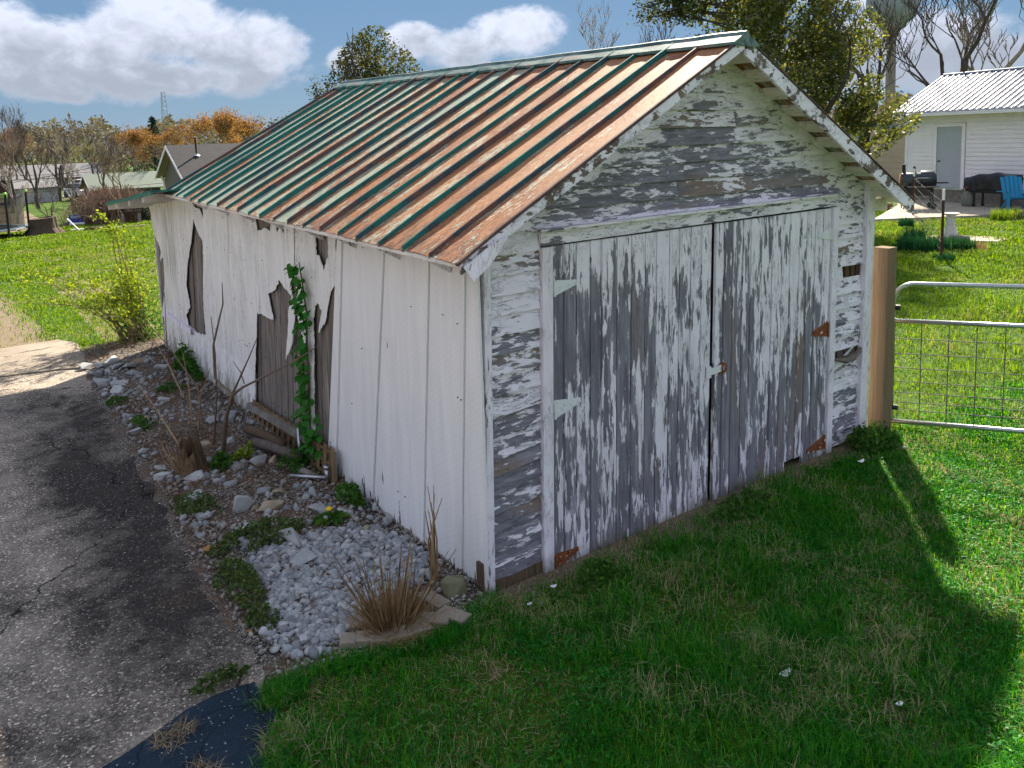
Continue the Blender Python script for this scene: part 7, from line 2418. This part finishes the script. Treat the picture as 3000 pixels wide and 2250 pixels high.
def gable_house(t, x0, x1, yc, hw_, zg, ze, zr, wall_m, roof_m, over=0.35, rz=0.0, pivot=None):
    """ridge along x; wall, gables, two roof slopes, fascias"""
    wl = MB()
    wl.add([(x0, yc - hw_, zg), (x1, yc - hw_, zg), (x1, yc + hw_, zg), (x0, yc + hw_, zg), (x0, yc - hw_, ze), (x1, yc - hw_, ze), (x1, yc + hw_, ze), (x0, yc + hw_, ze), (x0, yc, zr - 0.1), (x1, yc, zr - 0.1)],
           [(0, 1, 5, 4), (2, 3, 7, 6), (0, 4, 8, 7, 3), (1, 2, 6, 9, 5), (4, 5, 9, 8), (6, 7, 8, 9)])
    w_ = wl.build('wall', MAT[wall_m], t, fixn=True)
    sl = (zr - ze) / hw_
    rf = None
    for s_ in (-1, 1):
        e_ = yc + s_ * (hw_ + over)
        ze2 = ze - sl * over
        o = MB().hexa([(x0 - over, e_, ze2), (x1 + over, e_, ze2), (x1 + over, yc + s_ * 0.01, zr), (x0 - over, yc + s_ * 0.01, zr)], [(x0 - over, e_, ze2 + 0.1), (x1 + over, e_, ze2 + 0.1), (x1 + over, yc + s_ * 0.01, zr + 0.1), (x0 - over, yc + s_ * 0.01, zr + 0.1)]).build('roof_slope', MAT[roof_m], t, fixn=True)
        MB().hexa([(x0 - over - 0.04, e_, ze2 - 0.12), (x0 - over - 0.01, e_, ze2 - 0.12), (x0 - over - 0.01, yc, zr - 0.12), (x0 - over - 0.04, yc, zr - 0.12)], [(x0 - over - 0.04, e_, ze2 + 0.09), (x0 - over - 0.01, e_, ze2 + 0.09), (x0 - over - 0.01, yc, zr + 0.09), (x0 - over - 0.04, yc, zr + 0.09)]).build('fascia', MAT['white_paint'], o, fixn=True)
        MB().hexa([(x0 - over, e_, ze2 - 0.03), (x0, e_, ze2 - 0.03), (x0, yc, zr - 0.03), (x0 - over, yc, zr - 0.03)], [(x0 - over, e_, ze2 - 0.005), (x0, e_, ze2 - 0.005), (x0, yc, zr - 0.005), (x0 - over, yc, zr - 0.005)]).build('soffit', MAT['tan_paint'], o, fixn=True)
        rf = rf or o
    return w_, rf


bh = thing('brick_house', 'brick house with grey shingled gable roof beyond the garage eave', 'house', (13.5, 44.3, -1.7))
w_, rf = gable_house(bh, 9.0, 19.0, 44.3, 2.7, -1.9, 1.35, 2.88, 'brick', 'shingle', 0.42)
MB().tube([(9.9, 43.2, 2.2), (9.9, 43.2, 3.35)], 0.05, 8).build('vent_pipe', MAT['rust_post'], rf)
MB().lathe((9.9, 43.2, 2.34), [(0.2, 0.0), (0.08, 0.08), (0.06, 0.12)], 10).build('pipe_flashing', MAT['steel'], rf)
MB().tube([(8.85, 47.15, 1.2), (8.95, 47.05, 0.9), (8.95, 47.05, -1.8)], 0.05, 6).build('downspout', MAT['white_paint'], bh)

lh = thing('long_house', 'long low house with pale grey roof and white porch door far left', 'house', (9.0, 121.0, -2.0))
gable_house(lh, -2.0, 17.0, 122.0, 4.0, -2.1, -0.3, 1.2, 'dark_brick', 'grey_roof', 0.6)
for x_ in (3.2, 6.6, 12.4):
    f_ = MB().box((x_, 117.97, -0.95), (1.3, 0.08, 1.1)).build('window', MAT['white_paint'], lh)
    MB().box((x_, 117.92, -0.95), (1.1, 0.06, 0.9)).build('pane', MAT['glass'], f_)
d_ = MB().box((13.9, 117.96, -1.1), (2.0, 0.1, 1.9)).build('porch_front', MAT['white_paint'], lh)
MB().box((13.9, 117.9, -1.0), (0.8, 0.06, 1.2)).build('door', MAT['glass'], d_)

MAT['far_white'] = plain('dull_white_paint', (0.45, 0.44, 0.46), 0.7)
wb = thing('white_building', 'low white building half hidden by bare trees at the left', 'building', (6.5, 90.0, -2.0))
gable_house(wb, 4.6, 8.2, 90.5, 2.6, -2.1, -0.55, 0.1, 'far_white', 'grey_roof', 0.3)
gh = thing('green_roofed_house', 'low house with pale green roof behind the brown bush', 'house', (15.0, 86.0, -2.0))
w_, rf = gable_house(gh, 11.0, 17.2, 88.5, 3.0, -2.1, -0.9, 0.45, 'dark_brick', 'green_roof', 0.4)
for x_ in (13.2, 15.8):
    MB().box((x_, 85.47, -1.45), (1.4, 0.08, 0.7)).build('window', MAT['glass'], w_)


def car(lab, x_, y_, rz_, z_):
    t = thing('parked_car', lab, 'car', (x_, y_, z_), 'white cars on the far drive')
    M_ = Matrix.Rotation(rz_, 3, 'Z')
    W_ = lambda p: Vector((x_, y_, z_)) + M_ @ Vector(p)
    def loft(name, secs, mat):
        b = MB()
        vs = [W_(p) for s in secs for p in s]
        k = len(secs[0])
        fs = [(i * k + j, i * k + (j + 1) % k, (i + 1) * k + (j + 1) % k, (i + 1) * k + j) for i in range(len(secs) - 1) for j in range(k)] + [tuple(range(k)), tuple((len(secs) - 1) * k + j for j in range(k))]
        b.add(vs, fs)
        return b.build(name, mat, t, fixn=True)
    sec = lambda yy, w, z0, z1: [(-w, yy, z0), (w, yy, z0), (w, yy, z1 * 0.75 + z0 * 0.25), (w * 0.9, yy, z1), (-w * 0.9, yy, z1), (-w, yy, z1 * 0.75 + z0 * 0.25)]
    loft('body', [sec(-2.2, 0.75, 0.35, 0.75), sec(-1.9, 0.88, 0.25, 0.9), sec(0.0, 0.9, 0.22, 0.95), sec(1.9, 0.88, 0.25, 0.95), sec(2.2, 0.78, 0.35, 0.85)], MAT['white_paint'])
    cabin = loft('cabin', [sec(-1.2, 0.72, 0.9, 0.95), sec(-0.4, 0.68, 0.9, 1.45), sec(1.1, 0.68, 0.9, 1.45), sec(1.8, 0.72, 0.9, 0.98)], MAT['glass'])
    loft('roof_panel', [sec(-0.42, 0.6, 1.45, 1.49), sec(1.1, 0.6, 1.45, 1.49)], MAT['white_paint'])
    for sx in (-0.85, 0.85):
        for sy in (-1.35, 1.35):
            b = MB()
            n = 14
            b.add([W_((sx + q, sy + 0.32 * math.cos(2 * math.pi * k / n), 0.32 + 0.32 * math.sin(2 * math.pi * k / n))) for q in (-0.1, 0.1) for k in range(n)], [(k, (k + 1) % n, (k + 1) % n + n, k + n) for k in range(n)] + [tuple(range(n)), tuple(range(2 * n - 1, n - 1, -1))])
            b.build('wheel', MAT['black_metal'], t, fixn=True)


car('white parked car nearer of the two before the long house', 11.0, 95.0, 0.25, -2.0)
car('white parked car further of the two before the long house', 13.4, 108.0, 0.25, -2.0)
dv = MB()
dv.slab([(9.0, 92.0), (16.0, 92.5), (18.5, 112.5), (11.5, 112.0)], [], lambda u, v, d: (u, v, -1.985 - d), 0.05)
kind(dv.build('far_drive', MAT['pad'], fixn=True), 'structure')

# radio mast
rm = thing('radio_mast', 'thin steel lattice radio mast above the wood', 'mast', (47.0, 210.0, -2.0))
for k in range(3):
    a = k * 2.094
    MB().tube([(47.0 + 1.6 * math.cos(a), 210 + 1.6 * math.sin(a), -2.0), (47.0 + 0.5 * math.cos(a), 210 + 0.5 * math.sin(a), 16.8)], 0.075, 4).build('leg', MAT['steel'], rm)
b = MB()
for j in range(17):
    t0, t1 = j / 17, (j + 1) / 17
    f_ = lambda t, k: (47.0 + (1.6 - 1.1 * t) * math.cos(k * 2.094), 210 + (1.6 - 1.1 * t) * math.sin(k * 2.094), -2.0 + 18.8 * t)
    for k in range(3):
        b.tube([f_(t0, k), f_(t1, (k + 1) % 3)], 0.045, 3, False)
        b.tube([f_(t1, k), f_(t1, (k + 1) % 3)], 0.045, 3, False)
kind(b.build('bracing', MAT['steel'], rm), 'stuff')
# power lines
for (p, q, sag, lab) in [((8.9, 44.2, 2.9), (-8.0, 62.0, 0.8), 0.9, 'power line from the brick gable down to the left'), ((-10, 70, 1.6), (14, 66, 1.4), 0.35, 'upper thin power line across the bare trees'), ((-10, 66, 0.3), (14, 62, 0.3), 0.3, 'lower thin power line across the bare trees')]:
    pts = [tuple(a + (b_ - a) * t - (sag * 4 * t * (1 - t) if i == 2 else 0) for i, (a, b_) in enumerate(zip(p, q))) for t in np.linspace(0, 1, 14)]
    tag(MB().tube(pts, 0.018, 4, False).build('power_line', MAT['black_metal'], None, loc=p), lab, 'power line')

# water tower
wt = thing('water_tower', 'bulbous grey water tower behind the bare trees', 'water tower', (195.0, 108.0, -2.0))
m = Mat('tower_paint')
z_ = m.sep(m.pos())[2]
MAT['tower'] = m.done(m.mix(m.rng(m.noise(m.pos(), 0.25, 4), 0.4, 0.7), (0.33, 0.37, 0.40), (0.27, 0.30, 0.33)), 0.6)
MB().lathe((195.0, 108.0, 0.0), [(2.6, -2.0), (1.2, 4.0), (1.1, 24.0), (1.6, 25.6)], 24).build('stem', plain('tan_tower_stem', (0.28, 0.25, 0.20), 0.7), wt, True)
tank = MB().lathe((195.0, 108.0, 0.0), [(1.3, 25.2), (3.2, 27.6), (5.0, 29.3), (5.9, 31.2), (6.05, 33.5), (5.6, 36.0), (4.2, 38.2), (2.0, 39.4), (0.2, 39.7)], 40).build('tank', MAT['tower'], wt, True)
fc_ = bpy.data.curves.new('lettering', 'FONT')
fc_.body = 'ton'
fc_.size = 2.0
fc_.extrude = 0.02
fo = bpy.data.objects.new('lettering', fc_)
COL.objects.link(fo)
deps = bpy.context.evaluated_depsgraph_get()
lme = bpy.data.meshes.new_from_object(fo.evaluated_get(deps))
bpy.data.objects.remove(fo)
to_cam = math.atan2(-3.9 - 108.0, -2.5 - 195.0)
for v in lme.vertices:
    a = to_cam + (v.co.x + 2.6) / 6.1
    r_ = 6.09 + v.co.z
    v.co = (r_ * math.cos(a), r_ * math.sin(a), 33.0 + v.co.y)
lme.materials.append(MAT['navy'])
lo_ = bpy.data.objects.new('lettering', lme)
COL.objects.link(lo_)
lo_.parent = tank
lo_.location = Vector((195.0, 108.0, 0.0)) - parent_loc(tank)
